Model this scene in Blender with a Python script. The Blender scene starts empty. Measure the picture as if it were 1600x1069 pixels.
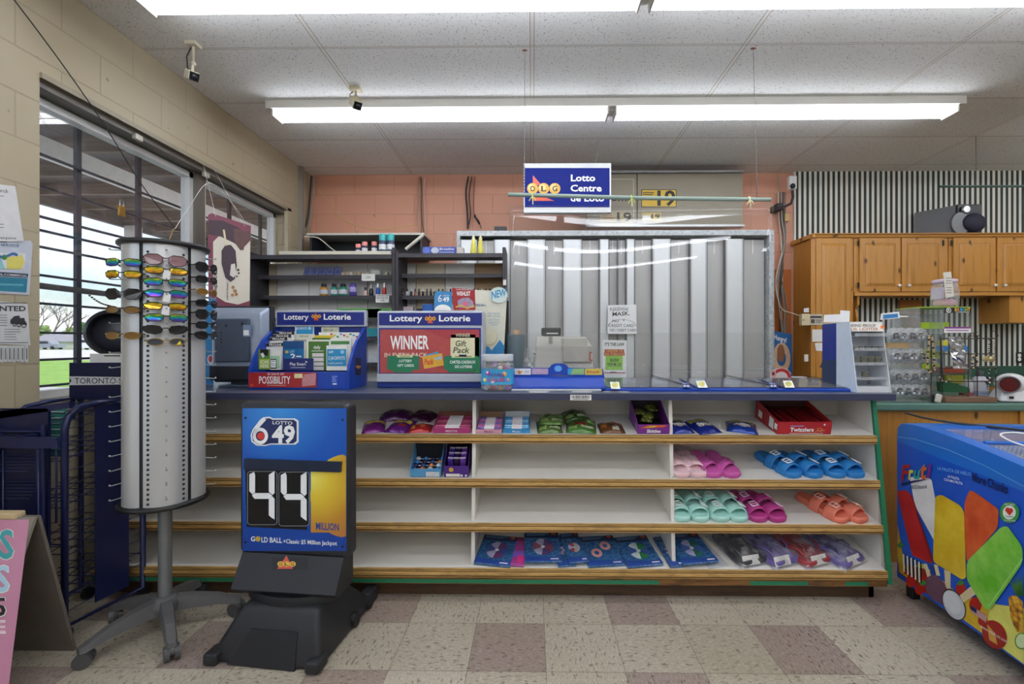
import bpy, bmesh, math, random
from mathutils import Vector, Matrix, Euler
random.seed(7)
PI = math.pi
SC = bpy.context.scene
COL = SC.collection

# ---------------------------------------------------------------- camera
F, CX, CY, TH = 725.0, 822.0, 534.5, 0.013
CAM = Vector((0, 0, 1.272))
cd = bpy.data.cameras.new('camera'); cam = bpy.data.objects.new('camera', cd); COL.objects.link(cam)
cam.location = CAM; cam.rotation_euler = (PI/2, 0, TH)
cd.sensor_width = 36; cd.lens = F/1600*36; cd.shift_x = -(CX-800)/1600; cd.shift_y = 0.0
cd.clip_start = .02; cd.clip_end = 500
SC.camera = cam
SC.view_settings.view_transform = 'Standard'; SC.view_settings.look = 'None'
SC.view_settings.gamma = 1; SC.view_settings.use_curve_mapping = False
SC.view_settings.exposure = 0.2
SC.cycles.max_bounces = 16; SC.cycles.diffuse_bounces = 8; SC.cycles.transparent_max_bounces = 32
# ---------------------------------------------------------------- sky
wd = bpy.data.worlds.new('sky'); SC.world = wd; wd.use_nodes = True
nt = wd.node_tree; nt.nodes.clear()
o_ = nt.nodes.new('ShaderNodeOutputWorld'); b_ = nt.nodes.new('ShaderNodeBackground')
sk = nt.nodes.new('ShaderNodeTexSky'); sk.sky_type = 'NISHITA'; sk.sun_disc = False
sk.sun_elevation = math.radians(48); sk.sun_rotation = math.radians(60); sk.air_density = 1.0; sk.dust_density = 2.0
tc = nt.nodes.new('ShaderNodeTexCoord'); mp = nt.nodes.new('ShaderNodeMapping'); mp.inputs['Scale'].default_value = (1, 1, 3.2)
nz = nt.nodes.new('ShaderNodeTexNoise'); nz.inputs['Scale'].default_value = 2.6; nz.inputs['Detail'].default_value = 8
rp = nt.nodes.new('ShaderNodeValToRGB'); rp.color_ramp.elements[0].position = .42; rp.color_ramp.elements[1].position = .66
mx = nt.nodes.new('ShaderNodeMixRGB'); mx.inputs[2].default_value = (6.2, 6.4, 6.9, 1)
sm_ = nt.nodes.new('ShaderNodeMixRGB'); sm_.blend_type = 'MULTIPLY'; sm_.inputs[0].default_value = 1; sm_.inputs[2].default_value = (1.0, 1.0, 1.0, 1)
L = nt.links
L.new(tc.outputs['Generated'], mp.inputs[0]); L.new(mp.outputs[0], nz.inputs['Vector']); L.new(nz.outputs['Fac'], rp.inputs[0])
L.new(sk.outputs[0], sm_.inputs[1]); L.new(sm_.outputs[0], mx.inputs[1]); L.new(rp.outputs[0], mx.inputs[0])
L.new(mx.outputs[0], b_.inputs[0]); L.new(b_.outputs[0], o_.inputs[0])
b_.inputs[1].default_value = 0.25
sun = bpy.data.lights.new('sun', 'SUN'); suno = bpy.data.objects.new('sun', sun); COL.objects.link(suno)
sun.energy = 1.6; sun.angle = .03; sun.color = (1, .96, .9); suno.rotation_euler = (math.radians(38), 0, math.radians(35)); suno.location = (-10, -10, 20)
TUBE = 13.0     # strength of the fluorescent tubes
# ---------------------------------------------------------------- mapping from a photo pixel to a point of the room
def ray(px, py):
    u = (px-CX)/F; v = (CY-py)/F
    return Vector((-math.sin(TH)+u*math.cos(TH), math.cos(TH)+u*math.sin(TH), v))
def aty(px, py, Y): r = ray(px, py); return CAM + r*(Y/r.y)
def atx(px, py, X): r = ray(px, py); return CAM + r*(X/r.x)
def atz(px, py, Z): r = ray(px, py); return CAM + r*((Z-CAM.z)/r.z)
# ---------------------------------------------------------------- materials
def lin(h):
    h = h.lstrip('#'); c = [int(h[i:i+2], 16)/255 for i in (0, 2, 4)]
    return tuple(((x+.055)/1.055)**2.4 if x > .04045 else x/12.92 for x in c)+(1,)
MATS = {}
def mat(hexc, rough=.5, metal=0, noise=.06, ns=30, bump=0, bs=200, emit=0, clear=0, trans=0, name=None, stretch=None, spec=.5):
    key = (hexc, rough, metal, noise, ns, bump, bs, emit, clear, trans, stretch, spec)
    if key in MATS: return MATS[key]
    m = bpy.data.materials.new(name or 'mat_'+hexc.strip('#')); m.use_nodes = True
    t = m.node_tree; p = t.nodes['Principled BSDF']
    p.inputs['Base Color'].default_value = lin(hexc); p.inputs['Roughness'].default_value = rough
    p.inputs['Metallic'].default_value = metal; p.inputs['Coat Weight'].default_value = clear
    p.inputs['Specular IOR Level'].default_value = spec
    if emit: p.inputs['Emission Color'].default_value = lin(hexc); p.inputs['Emission Strength'].default_value = emit
    if noise or bump:
        tc = t.nodes.new('ShaderNodeTexCoord'); mpn = t.nodes.new('ShaderNodeMapping')
        t.links.new(tc.outputs['Object'], mpn.inputs[0])
        if stretch: mpn.inputs['Scale'].default_value = stretch
    if noise:
        n = t.nodes.new('ShaderNodeTexNoise'); n.inputs['Scale'].default_value = ns; n.inputs['Detail'].default_value = 4
        t.links.new(mpn.outputs[0], n.inputs['Vector'])
        mr = t.nodes.new('ShaderNodeMapRange'); mr.inputs['To Min'].default_value = 1-noise*1.5; mr.inputs['To Max'].default_value = 1+noise*1.5
        t.links.new(n.outputs['Fac'], mr.inputs['Value'])
        mu = t.nodes.new('ShaderNodeVectorMath'); mu.operation = 'SCALE'; mu.inputs[0].default_value = lin(hexc)[:3]
        t.links.new(mr.outputs[0], mu.inputs['Scale']); t.links.new(mu.outputs[0], p.inputs['Base Color'])
    if bump:
        n2 = t.nodes.new('ShaderNodeTexNoise'); n2.inputs['Scale'].default_value = bs; t.links.new(mpn.outputs[0], n2.inputs['Vector'])
        bp = t.nodes.new('ShaderNodeBump'); bp.inputs['Strength'].default_value = bump; bp.inputs['Distance'].default_value = .002
        t.links.new(n2.outputs['Fac'], bp.inputs['Height']); t.links.new(bp.outputs[0], p.inputs['Normal'])
    if trans: p.inputs['Transmission Weight'].default_value = trans
    MATS[key] = m; return m
def clearmat(name, tint=(1, 1, 1), alpha=.92, rough=.02, ior=1.5, extra=.0, blotch=0):
    "thin clear plastic or glass: mostly see-through, with Fresnel reflections"
    m = bpy.data.materials.new(name); m.use_nodes = True; t = m.node_tree; t.nodes.clear()
    o = t.nodes.new('ShaderNodeOutputMaterial'); tr = t.nodes.new('ShaderNodeBsdfTransparent'); gl = t.nodes.new('ShaderNodeBsdfGlossy')
    tr.inputs[0].default_value = (*tint, 1); gl.inputs['Roughness'].default_value = rough
    fr = t.nodes.new('ShaderNodeFresnel'); ge = t.nodes.new('ShaderNodeNewGeometry'); io = t.nodes.new('ShaderNodeMapRange')
    io.inputs['To Min'].default_value = ior; io.inputs['To Max'].default_value = 1/ior
    t.links.new(ge.outputs['Backfacing'], io.inputs['Value']); t.links.new(io.outputs[0], fr.inputs[0])
    ad = t.nodes.new('ShaderNodeMath'); ad.operation = 'ADD'; ad.inputs[1].default_value = extra; ad.use_clamp = True
    mx = t.nodes.new('ShaderNodeMixShader'); t.links.new(fr.outputs[0], ad.inputs[0]); t.links.new(ad.outputs[0], mx.inputs[0])
    t.links.new(tr.outputs[0], mx.inputs[1]); t.links.new(gl.outputs[0], mx.inputs[2])
    last = mx
    if alpha < 1:
        df = t.nodes.new('ShaderNodeBsdfDiffuse'); df.inputs[0].default_value = (.8, .82, .84, 1)
        m2 = t.nodes.new('ShaderNodeMixShader'); m2.inputs[0].default_value = 1-alpha
        t.links.new(mx.outputs[0], m2.inputs[1]); t.links.new(df.outputs[0], m2.inputs[2]); last = m2
        if blotch:
            tc = t.nodes.new('ShaderNodeTexCoord'); n = t.nodes.new('ShaderNodeTexNoise'); n.inputs['Scale'].default_value = blotch
            n.inputs['Detail'].default_value = 6
            r = t.nodes.new('ShaderNodeValToRGB'); r.color_ramp.elements[0].position = .45; r.color_ramp.elements[1].position = .75
            r.color_ramp.elements[0].color = ((1-alpha)*.3,)*3+(1,); r.color_ramp.elements[1].color = (min(1, (1-alpha)*3),)*3+(1,)
            t.links.new(tc.outputs['Object'], n.inputs['Vector']); t.links.new(n.outputs['Fac'], r.inputs[0]); t.links.new(r.outputs[0], m2.inputs[0])
    t.links.new(last.outputs[0], o.inputs[0]); return m
class NT:
    "small helper for writing node materials"
    def __init__(s, name):
        s.m = bpy.data.materials.new(name); s.m.use_nodes = True; s.t = s.m.node_tree; s.p = s.t.nodes['Principled BSDF']
    def n(s, typ, **kw):
        nd = s.t.nodes.new('ShaderNode'+typ)
        for k, v in kw.items(): setattr(nd, k, v)
        return nd
    def l(s, a, b): s.t.links.new(a, b)
    def math(s, op, a, b=None, c=None, clamp=False):
        nd = s.n('Math', operation=op); nd.use_clamp = clamp
        for i, x in enumerate((a, b, c)):
            if x is None: continue
            if isinstance(x, (int, float)): nd.inputs[i].default_value = x
            else: s.l(x, nd.inputs[i])
        return nd.outputs[0]
    def mix(s, f, a, b, blend='MIX'):
        nd = s.n('MixRGB', blend_type=blend)
        for i, x in enumerate((f, a, b)):
            if isinstance(x, (int, float)): nd.inputs[i].default_value = x
            elif isinstance(x, tuple): nd.inputs[i].default_value = x
            elif isinstance(x, str): nd.inputs[i].default_value = lin(x)
            else: s.l(x, nd.inputs[i])
        return nd.outputs[0]
    def ramp(s, f, stops):
        nd = s.n('ValToRGB'); cr = nd.color_ramp
        while len(cr.elements) < len(stops): cr.elements.new(.5)
        for e, (p, c) in zip(cr.elements, stops):
            e.position = p; e.color = lin(c) if isinstance(c, str) else (c, c, c, 1)
        s.l(f, nd.inputs[0]); return nd.outputs[0]
    def coords(s, scale=(1, 1, 1), kind='Object'):
        tc = s.n('TexCoord'); mp = s.n('Mapping'); mp.inputs['Scale'].default_value = scale; s.l(tc.outputs[kind], mp.inputs[0]); return mp.outputs[0]
    def noise(s, vec, scale, detail=4, rough=.5):
        nd = s.n('TexNoise'); nd.inputs['Scale'].default_value = scale; nd.inputs['Detail'].default_value = detail; nd.inputs['Roughness'].default_value = rough
        s.l(vec, nd.inputs['Vector']); return nd.outputs['Fac']
    def bump(s, h, strength, dist=.002):
        b = s.n('Bump'); b.inputs['Strength'].default_value = strength; b.inputs['Distance'].default_value = dist
        s.l(h, b.inputs['Height']); s.l(b.outputs[0], s.p.inputs['Normal'])
    def xyz(s, vec):
        nd = s.n('SeparateXYZ'); s.l(vec, nd.inputs[0]); return nd.outputs
def wood(name, c1, c2, c3, axis='z', scale=1, rough=.4, knots=True, dirt=0):
    k = NT(name); sc = {'x': (1.2, 16, 16), 'y': (16, 1.2, 16), 'z': (16, 16, 1.2)}[axis]
    v = k.coords(tuple(a*scale for a in sc)); n = k.noise(v, 2.2, 6, .6); v2 = k.coords(tuple(a*scale*.25 for a in sc)); n2 = k.noise(v2, 2.0, 2)
    c = k.ramp(n, [(.3, c1), (.5, c2), (.72, c3)]); c = k.mix(k.math('MULTIPLY', n2, .5), c, c3)
    if knots:
        sc2 = {'x': (2.2, 4.6, 4.6), 'y': (4.6, 2.2, 4.6), 'z': (4.6, 4.6, 2.2)}[axis]
        vo = k.n('TexVoronoi', voronoi_dimensions='2D'); vo.inputs['Scale'].default_value = 1.0*scale; kx = k.xyz(k.coords(sc2)); kc = k.n('CombineXYZ')
        k.l(k.math('ADD', kx[0], k.math('MULTIPLY', kx[1], .6)), kc.inputs[0]); k.l(kx[2], kc.inputs[1]); k.l(kc.outputs[0], vo.inputs['Vector'])
        kn = k.ramp(vo.outputs['Distance'], [(.025, .95), (.05, 0.55), (.065, .1), (.09, 0.0)]); c = k.mix(kn, c, '#3a1c0c')
    if dirt:
        d = k.noise(k.coords((3, 3, 14)), 3, 6, .7); c = k.mix(k.math('MULTIPLY', k.ramp(d, [(.5, 0.0), (.62, 1.0)]), dirt), c, '#3c2612')
    k.l(c, k.p.inputs['Base Color']); k.p.inputs['Roughness'].default_value = rough; k.bump(n, .15); return k.m
# ---------------------------------------------------------------- frames for flat artwork
class PxF:
    "maps photo pixels onto a real plane (world point p0, normal n)"
    def __init__(s, p0, n, W=None):
        s.p0 = Vector(p0); s.n = Vector(n).normalized()
        if s.n.dot(CAM-s.p0) < 0: s.n = -s.n
        s.Wi = (W or Matrix()).inverted()
    def pt(s, a, b, layer=0):
        r = ray(a, b); t = (s.p0-CAM).dot(s.n)/r.dot(s.n)
        return s.Wi @ (CAM + r*t + s.n*(.0007*layer))
class UvF:
    "a plane in an object's own space: origin o, axes ux, uy"
    def __init__(s, o, ux, uy, flip=False):
        s.o = Vector(o); s.ux = Vector(ux); s.uy = Vector(uy); s.n = s.ux.cross(s.uy).normalized()
        if flip: s.n = -s.n
    def pt(s, a, b, layer=0): return s.o + s.ux*a + s.uy*b + s.n*(.0007*layer)
TXT = {}
def text_mesh(body, bold, shear=0):
    key = (body, bold, shear)
    if key in TXT: return TXT[key]
    def grab(bd):
        c = bpy.data.curves.new('lettering', 'FONT'); c.body = bd; c.offset = bold*.011; c.resolution_u = 2; c.shear = shear
        ob = bpy.data.objects.new('lettering', c); COL.objects.link(ob); bpy.context.view_layer.update()
        me = bpy.data.meshes.new_from_object(ob.evaluated_get(bpy.context.evaluated_depsgraph_get()))
        v = [(q.co.x, q.co.y) for q in me.vertices]; f = [tuple(p.vertices) for p in me.polygons]
        bpy.data.objects.remove(ob); bpy.data.curves.remove(c); bpy.data.meshes.remove(me); return v, f
    if 'H' not in TXT:
        TXT['H'] = max(y for x, y in grab('H')[0])
    v, f = grab(body)
    if not v: TXT[key] = ([], []); return TXT[key]
    x0 = min(x for x, y in v); x1 = max(x for x, y in v); h = TXT['H']
    TXT[key] = ([((x-x0)/(x1-x0), y/h) for x, y in v], f, (x1-x0)/h); return TXT[key]
class MB:
    def __init__(s, M=None): s.v = []; s.f = []; s.mi = []; s.sm = []; s.mats = []; s.M = M or Matrix()
    def slot(s, m):
        if m not in s.mats: s.mats.append(m)
        return s.mats.index(m)
    def add(s, vs, fs, m, smooth=False):
        b = len(s.v); k = s.slot(m); s.v += [s.M @ Vector(v) for v in vs]
        for f in fs: s.f.append([b+i for i in f]); s.mi.append(k); s.sm.append(smooth)
        return s
    def box(s, x0, x1, y0, y1, z0, z1, m, bev=0, R=None, seg=2):
        if bev or R is not None:
            bm = bmesh.new(); bmesh.ops.create_cube(bm, size=1)
            cx, cy, cz = (x0+x1)/2, (y0+y1)/2, (z0+z1)/2
            for v in bm.verts: v.co = Vector((v.co.x*(x1-x0), v.co.y*(y1-y0), v.co.z*(z1-z0)))
            if bev: bmesh.ops.bevel(bm, geom=list(bm.edges), offset=bev, segments=seg, profile=.5, affect='EDGES')
            T = Matrix.Translation((cx, cy, cz)) @ (R or Matrix())
            bm.verts.index_update()
            vs = [T @ v.co for v in bm.verts]; fs = [[v.index for v in f.verts] for f in bm.faces]; bm.free()
            return s.add(vs, fs, m, False)
        vs = [(x, y, z) for x in (x0, x1) for y in (y0, y1) for z in (z0, z1)]
        return s.add(vs, [(0, 1, 3, 2), (4, 6, 7, 5), (0, 4, 5, 1), (2, 3, 7, 6), (0, 2, 6, 4), (1, 5, 7, 3)], m)
    def tube(s, pts, r, m, n=8, closed=False, smooth=True, caps=True, rr=None):
        pts = [Vector(p) for p in pts]; vs = []; k = len(pts); up = None
        for i, p in enumerate(pts):
            a = pts[(i-1) % k] if (closed or i) else p; b = pts[(i+1) % k] if (closed or i < k-1) else p
            d = (b-a).normalized()
            if up is None: up = d.orthogonal().normalized()
            else:
                up = (up - d*up.dot(d)); up = up.normalized() if up.length > 1e-6 else d.orthogonal().normalized()
            w = d.cross(up); q = rr[i] if rr else r
            for j in range(n):
                t = 2*PI*j/n; vs.append(p + up*(q*math.cos(t)) + w*(q*math.sin(t)))
        fs = []
        for i in range(k if closed else k-1):
            for j in range(n):
                a = i*n+j; b = i*n+(j+1) % n; c = ((i+1) % k)*n+(j+1) % n; d = ((i+1) % k)*n+j; fs.append((a, b, c, d))
        s.add(vs, fs, m, smooth)
        if caps and not closed: s.add(vs[:n], [tuple(range(n))[::-1]], m); s.add(vs[-n:], [tuple(range(n))], m)
        return s
    def lathe(s, prof, m, n=20, c=(0, 0, 0), R=None, smooth=True, caps=True, sx=1, sy=1):
        c = Vector(c); R = R or Matrix(); vs = []
        for r, z in prof:
            for j in range(n):
                t = 2*PI*j/n; vs.append(c + (R @ Vector((r*sx*math.cos(t), r*sy*math.sin(t), z))))
        fs = [(i*n+j, i*n+(j+1) % n, (i+1)*n+(j+1) % n, (i+1)*n+j) for i in range(len(prof)-1) for j in range(n)]
        s.add(vs, fs, m, smooth)
        if caps:
            if prof[0][0] > 1e-5: s.add(vs[:n], [tuple(range(n))[::-1]], m)
            if prof[-1][0] > 1e-5: s.add(vs[-n:], [tuple(range(n))], m)
        return s
    def cyl(s, p0, p1, r, m, n=16, r2=None):
        return s.tube([p0, p1], r, m, n, rr=[r, r if r2 is None else r2])
    def ell(s, c, rad, m, n=12, R=None):
        k = n//2+1; c = Vector(c); R = R or Matrix(); vs = []; fs = []
        for i in range(k):
            p = PI*i/(k-1)
            for j in range(n):
                t = 2*PI*j/n; vs.append(c + R @ Vector((rad[0]*math.sin(p)*math.cos(t), rad[1]*math.sin(p)*math.sin(t), rad[2]*math.cos(p))))
        for i in range(k-1):
            for j in range(n): fs.append((i*n+j, (i+1)*n+j, (i+1)*n+(j+1) % n, i*n+(j+1) % n))
        return s.add(vs, fs, m, True)
    def prism(s, pts, d, m, side=None, smooth=False):
        "closed outline (3D points, coplanar) pushed along vector d"
        d = Vector(d); pts = [Vector(p) for p in pts]; n = len(pts)
        s.add(pts, [tuple(range(n))], m); s.add([p+d for p in pts], [tuple(range(n))[::-1]], m)
        s.add(pts+[p+d for p in pts], [(i, (i+1) % n, n+(i+1) % n, n+i) for i in range(n)], side or m, smooth); return s
    # flat artwork
    def poly(s, fr, pts, m, layer=1): return s.add([fr.pt(a, b, layer) for a, b in pts], [tuple(range(len(pts)))], m)
    def rect(s, fr, x0, y0, x1, y1, m, layer=1, r=0):
        if r:
            w = abs(x1-x0); h = abs(y1-y0); sx = 1 if x1 > x0 else -1; sy = 1 if y1 > y0 else -1; P = []
            for cx, cy, a0 in ((x1-sx*r, y0+sy*r, -90), (x1-sx*r, y1-sy*r, 0), (x0+sx*r, y1-sy*r, 90), (x0+sx*r, y0+sy*r, 180)):
                for k in range(5):
                    t = math.radians(a0+22.5*k); P.append((cx+sx*r*math.cos(t), cy+sy*r*math.sin(t)))
            return s.poly(fr, P, m, layer)
        return s.poly(fr, [(x0, y0), (x1, y0), (x1, y1), (x0, y1)], m, layer)
    def circ(s, fr, cx, cy, rx, ry, m, layer=1, n=24, a0=0, a1=360, rot=0):
        P = []; full = (a1-a0) >= 360; c_, s_ = math.cos(math.radians(rot)), math.sin(math.radians(rot))
        for k in range(n if full else n+1):
            t = math.radians(a0+(a1-a0)*k/n); x = rx*math.cos(t); y = ry*math.sin(t); P.append((cx+x*c_-y*s_, cy+x*s_+y*c_))
        if not full: P.append((cx, cy))
        return s.poly(fr, P, m, layer)
    def ring(s, fr, cx, cy, rx, ry, w, m, layer=1, n=28, a0=0, a1=360):
        vs = []; fs = []
        for k in range(n+1):
            t = math.radians(a0+(a1-a0)*k/n); c, q = math.cos(t), math.sin(t)
            vs += [fr.pt(cx+rx*c, cy+ry*q, layer), fr.pt(cx+(rx-w)*c, cy+(ry-w*ry/rx)*q, layer)]
            if k: fs.append((2*k-2, 2*k-1, 2*k+1, 2*k))
        return s.add(vs, fs, m)
    def line(s, fr, pts, w, m, layer=1):
        for (a, b), (c, d) in zip(pts, pts[1:]):
            l = math.hypot(c-a, d-b) or 1; nx, ny = -(d-b)/l*w/2, (c-a)/l*w/2
            s.poly(fr, [(a+nx, b+ny), (c+nx, d+ny), (c-nx, d-ny), (a-nx, b-ny)], m, layer)
        return s
    def text(s, fr, body, x0, yb, x1, yt, m, layer=2, bold=0, shear=0, y1b=None):
        "lettering from (x0,yb) to (x1,y1b) with capitals reaching yt"
        t = text_mesh(body, bold, shear)
        if not t[0]: return s
        O = fr.pt(x0, yb, layer); X = fr.pt(x1, yb if y1b is None else y1b, layer); Y = fr.pt(x0, yt, layer)
        return s.add([O+(X-O)*a+(Y-O)*b for a, b in t[0]], t[1], m)
    def textc(s, fr, body, xc, yb, h, m, layer=2, bold=0, maxw=None, up=1):
        "centred lettering of capital height h in frame units (uv frames: up=1)"
        t = text_mesh(body, bold)
        if not t[0]: return s
        w = t[2]*h
        if maxw and w > maxw: w = maxw
        return s.text(fr, body, xc-w/2, yb, xc+w/2, yb+h*up, m, layer, bold)
    def mesh(s, name):
        me = bpy.data.meshes.new(name); me.from_pydata([tuple(v) for v in s.v], [], s.f)
        for m in s.mats: me.materials.append(m)
        me.polygons.foreach_set('material_index', s.mi); me.polygons.foreach_set('use_smooth', s.sm); me.validate(); me.update()
        return me
WM = {}
def link(o, W, parent=None):
    COL.objects.link(o); WM[o.name] = (WM[parent.name] if parent else Matrix()) @ W
    if parent: o.parent = parent
def meta(o, label, cat, group=None, kind=None):
    if label: o['label'] = label
    if cat: o['category'] = cat
    if group: o['group'] = group
    if kind: o['kind'] = kind
    return o
def pose(o, loc, rz=0, R=None):
    W = Matrix.Translation(loc) @ ((R if R is not None else Matrix.Rotation(rz, 4, 'Z')))
    o.location = loc; o.rotation_euler = W.to_euler(); return W
def thing(name, label, cat, loc=(0, 0, 0), rz=0, group=None, R=None):
    o = bpy.data.objects.new(name, None); o.empty_display_size = .05; W = pose(o, loc, rz, R); link(o, W); return meta(o, label, cat, group)
def part(mb, name, parent, label=None, world=False, kind=None):
    if world:
        Wi = WM[parent.name].inverted(); mb.v = [Wi @ v for v in mb.v]
    o = bpy.data.objects.new(name, mb.mesh(name)); link(o, Matrix(), parent)
    if label: o['label'] = label
    if kind: o['kind'] = kind
    return o
def solo(mb, name, label, cat, loc=(0, 0, 0), rz=0, group=None, R=None, world=False, kind=None):
    "world=True: the mesh was written in room coordinates, loc only places its origin"
    if world: mb.v = [v-Vector(loc) for v in mb.v]
    o = bpy.data.objects.new(name, mb.mesh(name)); W = pose(o, loc, rz, R); link(o, W); return meta(o, label, cat, group, kind)
def struct(mb, name, parent=None, loc=(0, 0, 0)):
    o = bpy.data.objects.new(name, mb.mesh(name)); link(o, Matrix(), parent)
    if not parent: o['kind'] = 'structure'
    return o
def dup(root, label, loc, rz=0, R=None, group=None, scale=None):
    r = root.copy(); COL.objects.link(r); W = pose(r, loc, rz, R); WM[r.name] = W; r['label'] = label
    if group: r['group'] = group
    if scale: r.scale = scale
    for ch in list(root.children):
        c = ch.copy(); COL.objects.link(c); c.parent = r
        for g in list(ch.children):
            d = g.copy(); COL.objects.link(d); d.parent = c
    return r
def tint(root, old, new):
    "gives a copied thing its own material in place of another one"
    def go(o):
        if o.data:
            o.data = o.data.copy()
            for i, m in enumerate(o.data.materials):
                if m in old: o.data.materials[i] = new[old.index(m)]
        for c in o.children: go(c)
    go(root); return root
# ================================================================ the room
WX, WY, CZ, RX, RY = -2.26, 4.70, 2.975, 7.0, -5.0
white = mat('#e8e8e6', .5); offwhite = mat('#cfccc2', .5); black = mat('#141416', .5); navy = mat('#1b2140', .42, noise=.04)
steel = mat('#a9abad', .35, .8); alu = mat('#c9cacb', .4, .5)
# floor
k = NT('vinyl_tile'); co = k.coords(); X, Y, Z = k.xyz(co)[:3]
u = k.math('DIVIDE', k.math('SUBTRACT', X, .054), .305); v = k.math('DIVIDE', k.math('SUBTRACT', 2.4, Y), .305)
fu = k.math('FLOOR', u); fv = k.math('FLOOR', v)
odd = k.math('FLOORED_MODULO', fv, 2.0)
mod = k.math('FLOORED_MODULO', k.math('SUBTRACT', fu, k.math('ADD', 1.0, k.math('MULTIPLY', odd, 2.0))), 4.0)
mauve = k.math('LESS_THAN', mod, .5)
cell = k.n('CombineXYZ'); k.l(fu, cell.inputs[0]); k.l(fv, cell.inputs[1]); wn = k.n('TexWhiteNoise'); k.l(cell.outputs[0], wn.inputs[0])
base = k.mix(wn.outputs['Value'], '#b6ad9c', '#aaa18f'); base = k.mix(mauve, base, '#96857c')
# marbling runs one way in each tile
rot = k.n('VectorRotate', rotation_type='Z_AXIS'); k.l(co, rot.inputs['Vector']); k.l(k.math('MULTIPLY', k.math('ROUND', wn.outputs['Value']), PI/2), rot.inputs['Angle'])
mp = k.n('Mapping'); mp.inputs['Scale'].default_value = (1, .33, 1); k.l(rot.outputs[0], mp.inputs[0])
n1 = k.noise(mp.outputs[0], 150, 3, .7); n2 = k.noise(mp.outputs[0], 95, 2, .6); n3 = k.noise(co, 1.7, 4)
base = k.mix(k.math('MULTIPLY', k.ramp(n1, [(.49, 0.0), (.60, 1.0)]), .6), base, k.mix(mauve, '#cdc5b6', '#b5a79f'))
base = k.mix(k.math('MULTIPLY', k.ramp(n2, [(.59, 0.0), (.65, 1.0)]), .7), base, '#4c4238')
base = k.mix(k.math('MULTIPLY', k.ramp(n3, [(.42, 0.0), (.75, 1.0)]), .3), base, '#857a58')
eu = k.math('ABSOLUTE', k.math('SUBTRACT', k.math('FRACT', u), .5)); ev = k.math('ABSOLUTE', k.math('SUBTRACT', k.math('FRACT', v), .5))
edge = k.math('GREATER_THAN', k.math('MAXIMUM', eu, ev), .4955)
base = k.mix(k.math('MULTIPLY', edge, .6), base, '#4a4034')
k.l(base, k.p.inputs['Base Color']); k.p.inputs['Roughness'].default_value = .5; k.bump(n1, .08)
struct(MB().box(WX, RX, RY, WY, -.05, 0, k.m), 'floor')
# ceiling
k = NT('ceiling_tile'); co = k.coords(); X, Y, Z = k.xyz(co)[:3]
u = k.math('DIVIDE', k.math('ADD', X, .0), 1.22); v = k.math('DIVIDE', k.math('SUBTRACT', Y, 2.67), .61)
cell = k.n('CombineXYZ'); k.l(k.math('FLOOR', u), cell.inputs[0]); k.l(k.math('FLOOR', v), cell.inputs[1]); wn = k.n('TexWhiteNoise'); k.l(cell.outputs[0], wn.inputs[0])
base = k.mix(wn.outputs['Value'], '#e5e5e4', '#dadad8')
mp = k.n('Mapping'); mp.inputs['Scale'].default_value = (1, .6, 1); k.l(co, mp.inputs[0]); n1 = k.noise(mp.outputs[0], 130, 2, .6)
pits = k.ramp(n1, [(.60, 0.0), (.68, 1.0)]); base = k.mix(k.math('MULTIPLY', pits, .7), base, '#6a6866')
n3 = k.noise(co, .9, 3); base = k.mix(k.math('MULTIPLY', k.ramp(n3, [(.5, 0.0), (.8, 1.0)]), .25), base, '#a79f92')
eu = k.math('ABSOLUTE', k.math('SUBTRACT', k.math('FRACT', u), .5)); ev = k.math('ABSOLUTE', k.math('SUBTRACT', k.math('FRACT', v), .5))
strip = k.math('MAXIMUM', k.math('GREATER_THAN', eu, .491), k.math('GREATER_THAN', ev, .4895))
base = k.mix(strip, base, '#dedbd5')
ln = k.math('MAXIMUM', k.math('LESS_THAN', k.math('ABSOLUTE', k.math('SUBTRACT', eu, .4905)), .0016), k.math('LESS_THAN', k.math('ABSOLUTE', k.math('SUBTRACT', ev, .489)), .0028))
base = k.mix(k.math('MULTIPLY', ln, .7), base, '#5a554e')
k.l(base, k.p.inputs['Base Color']); k.p.inputs['Roughness'].default_value = .9; k.bump(pits, -.4, .003)
struct(MB().box(WX-.2, RX, RY, WY, CZ, CZ+.05, k.m), 'ceiling')
# block walls
def block(name, col, col2, axes, mortar=.7):
    k = NT(name); co = k.coords(); x, y, z = k.xyz(co)[:3]; cb = k.n('CombineXYZ'); a = {'x': x, 'y': y}[axes]
    k.l(a, cb.inputs[0]); k.l(k.math('ADD', z, .03), cb.inputs[1]); br = k.n('TexBrick'); k.l(cb.outputs[0], br.inputs['Vector'])
    br.inputs['Scale'].default_value = 1; br.inputs['Brick Width'].default_value = .4; br.inputs['Row Height'].default_value = .2
    br.inputs['Mortar Size'].default_value = .004; br.inputs['Mortar Smooth'].default_value = .4
    n = k.noise(co, 1.6, 5, .6); n2 = k.noise(co, 60, 3); base = k.mix(n, col, col2)
    base = k.mix(k.math('MULTIPLY', br.outputs['Fac'], .3), base, '#8a7a60')
    sp = k.noise(co, 24, 2); base = k.mix(k.math('MULTIPLY', k.ramp(sp, [(.73, 0.0), (.77, 1.0)]), .6), base, '#6b5a40')
    k.l(base, k.p.inputs['Base Color']); k.p.inputs['Roughness'].default_value = .55
    h = k.math('SUBTRACT', k.math('MULTIPLY', n2, .25), br.outputs['Fac']); k.bump(h, .6, .004); return k.m
beige_b = block('beige_block', '#b8ad93', '#aca087', 'y'); beige_x = block('beige_block_x', '#b8ad93', '#aca087', 'x')
salmon = block('salmon_block', '#d39c84', '#c98e74', 'x')
WIN0, WIN1, SILL, HEAD = 2.10, 4.27, .98, 2.485
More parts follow.
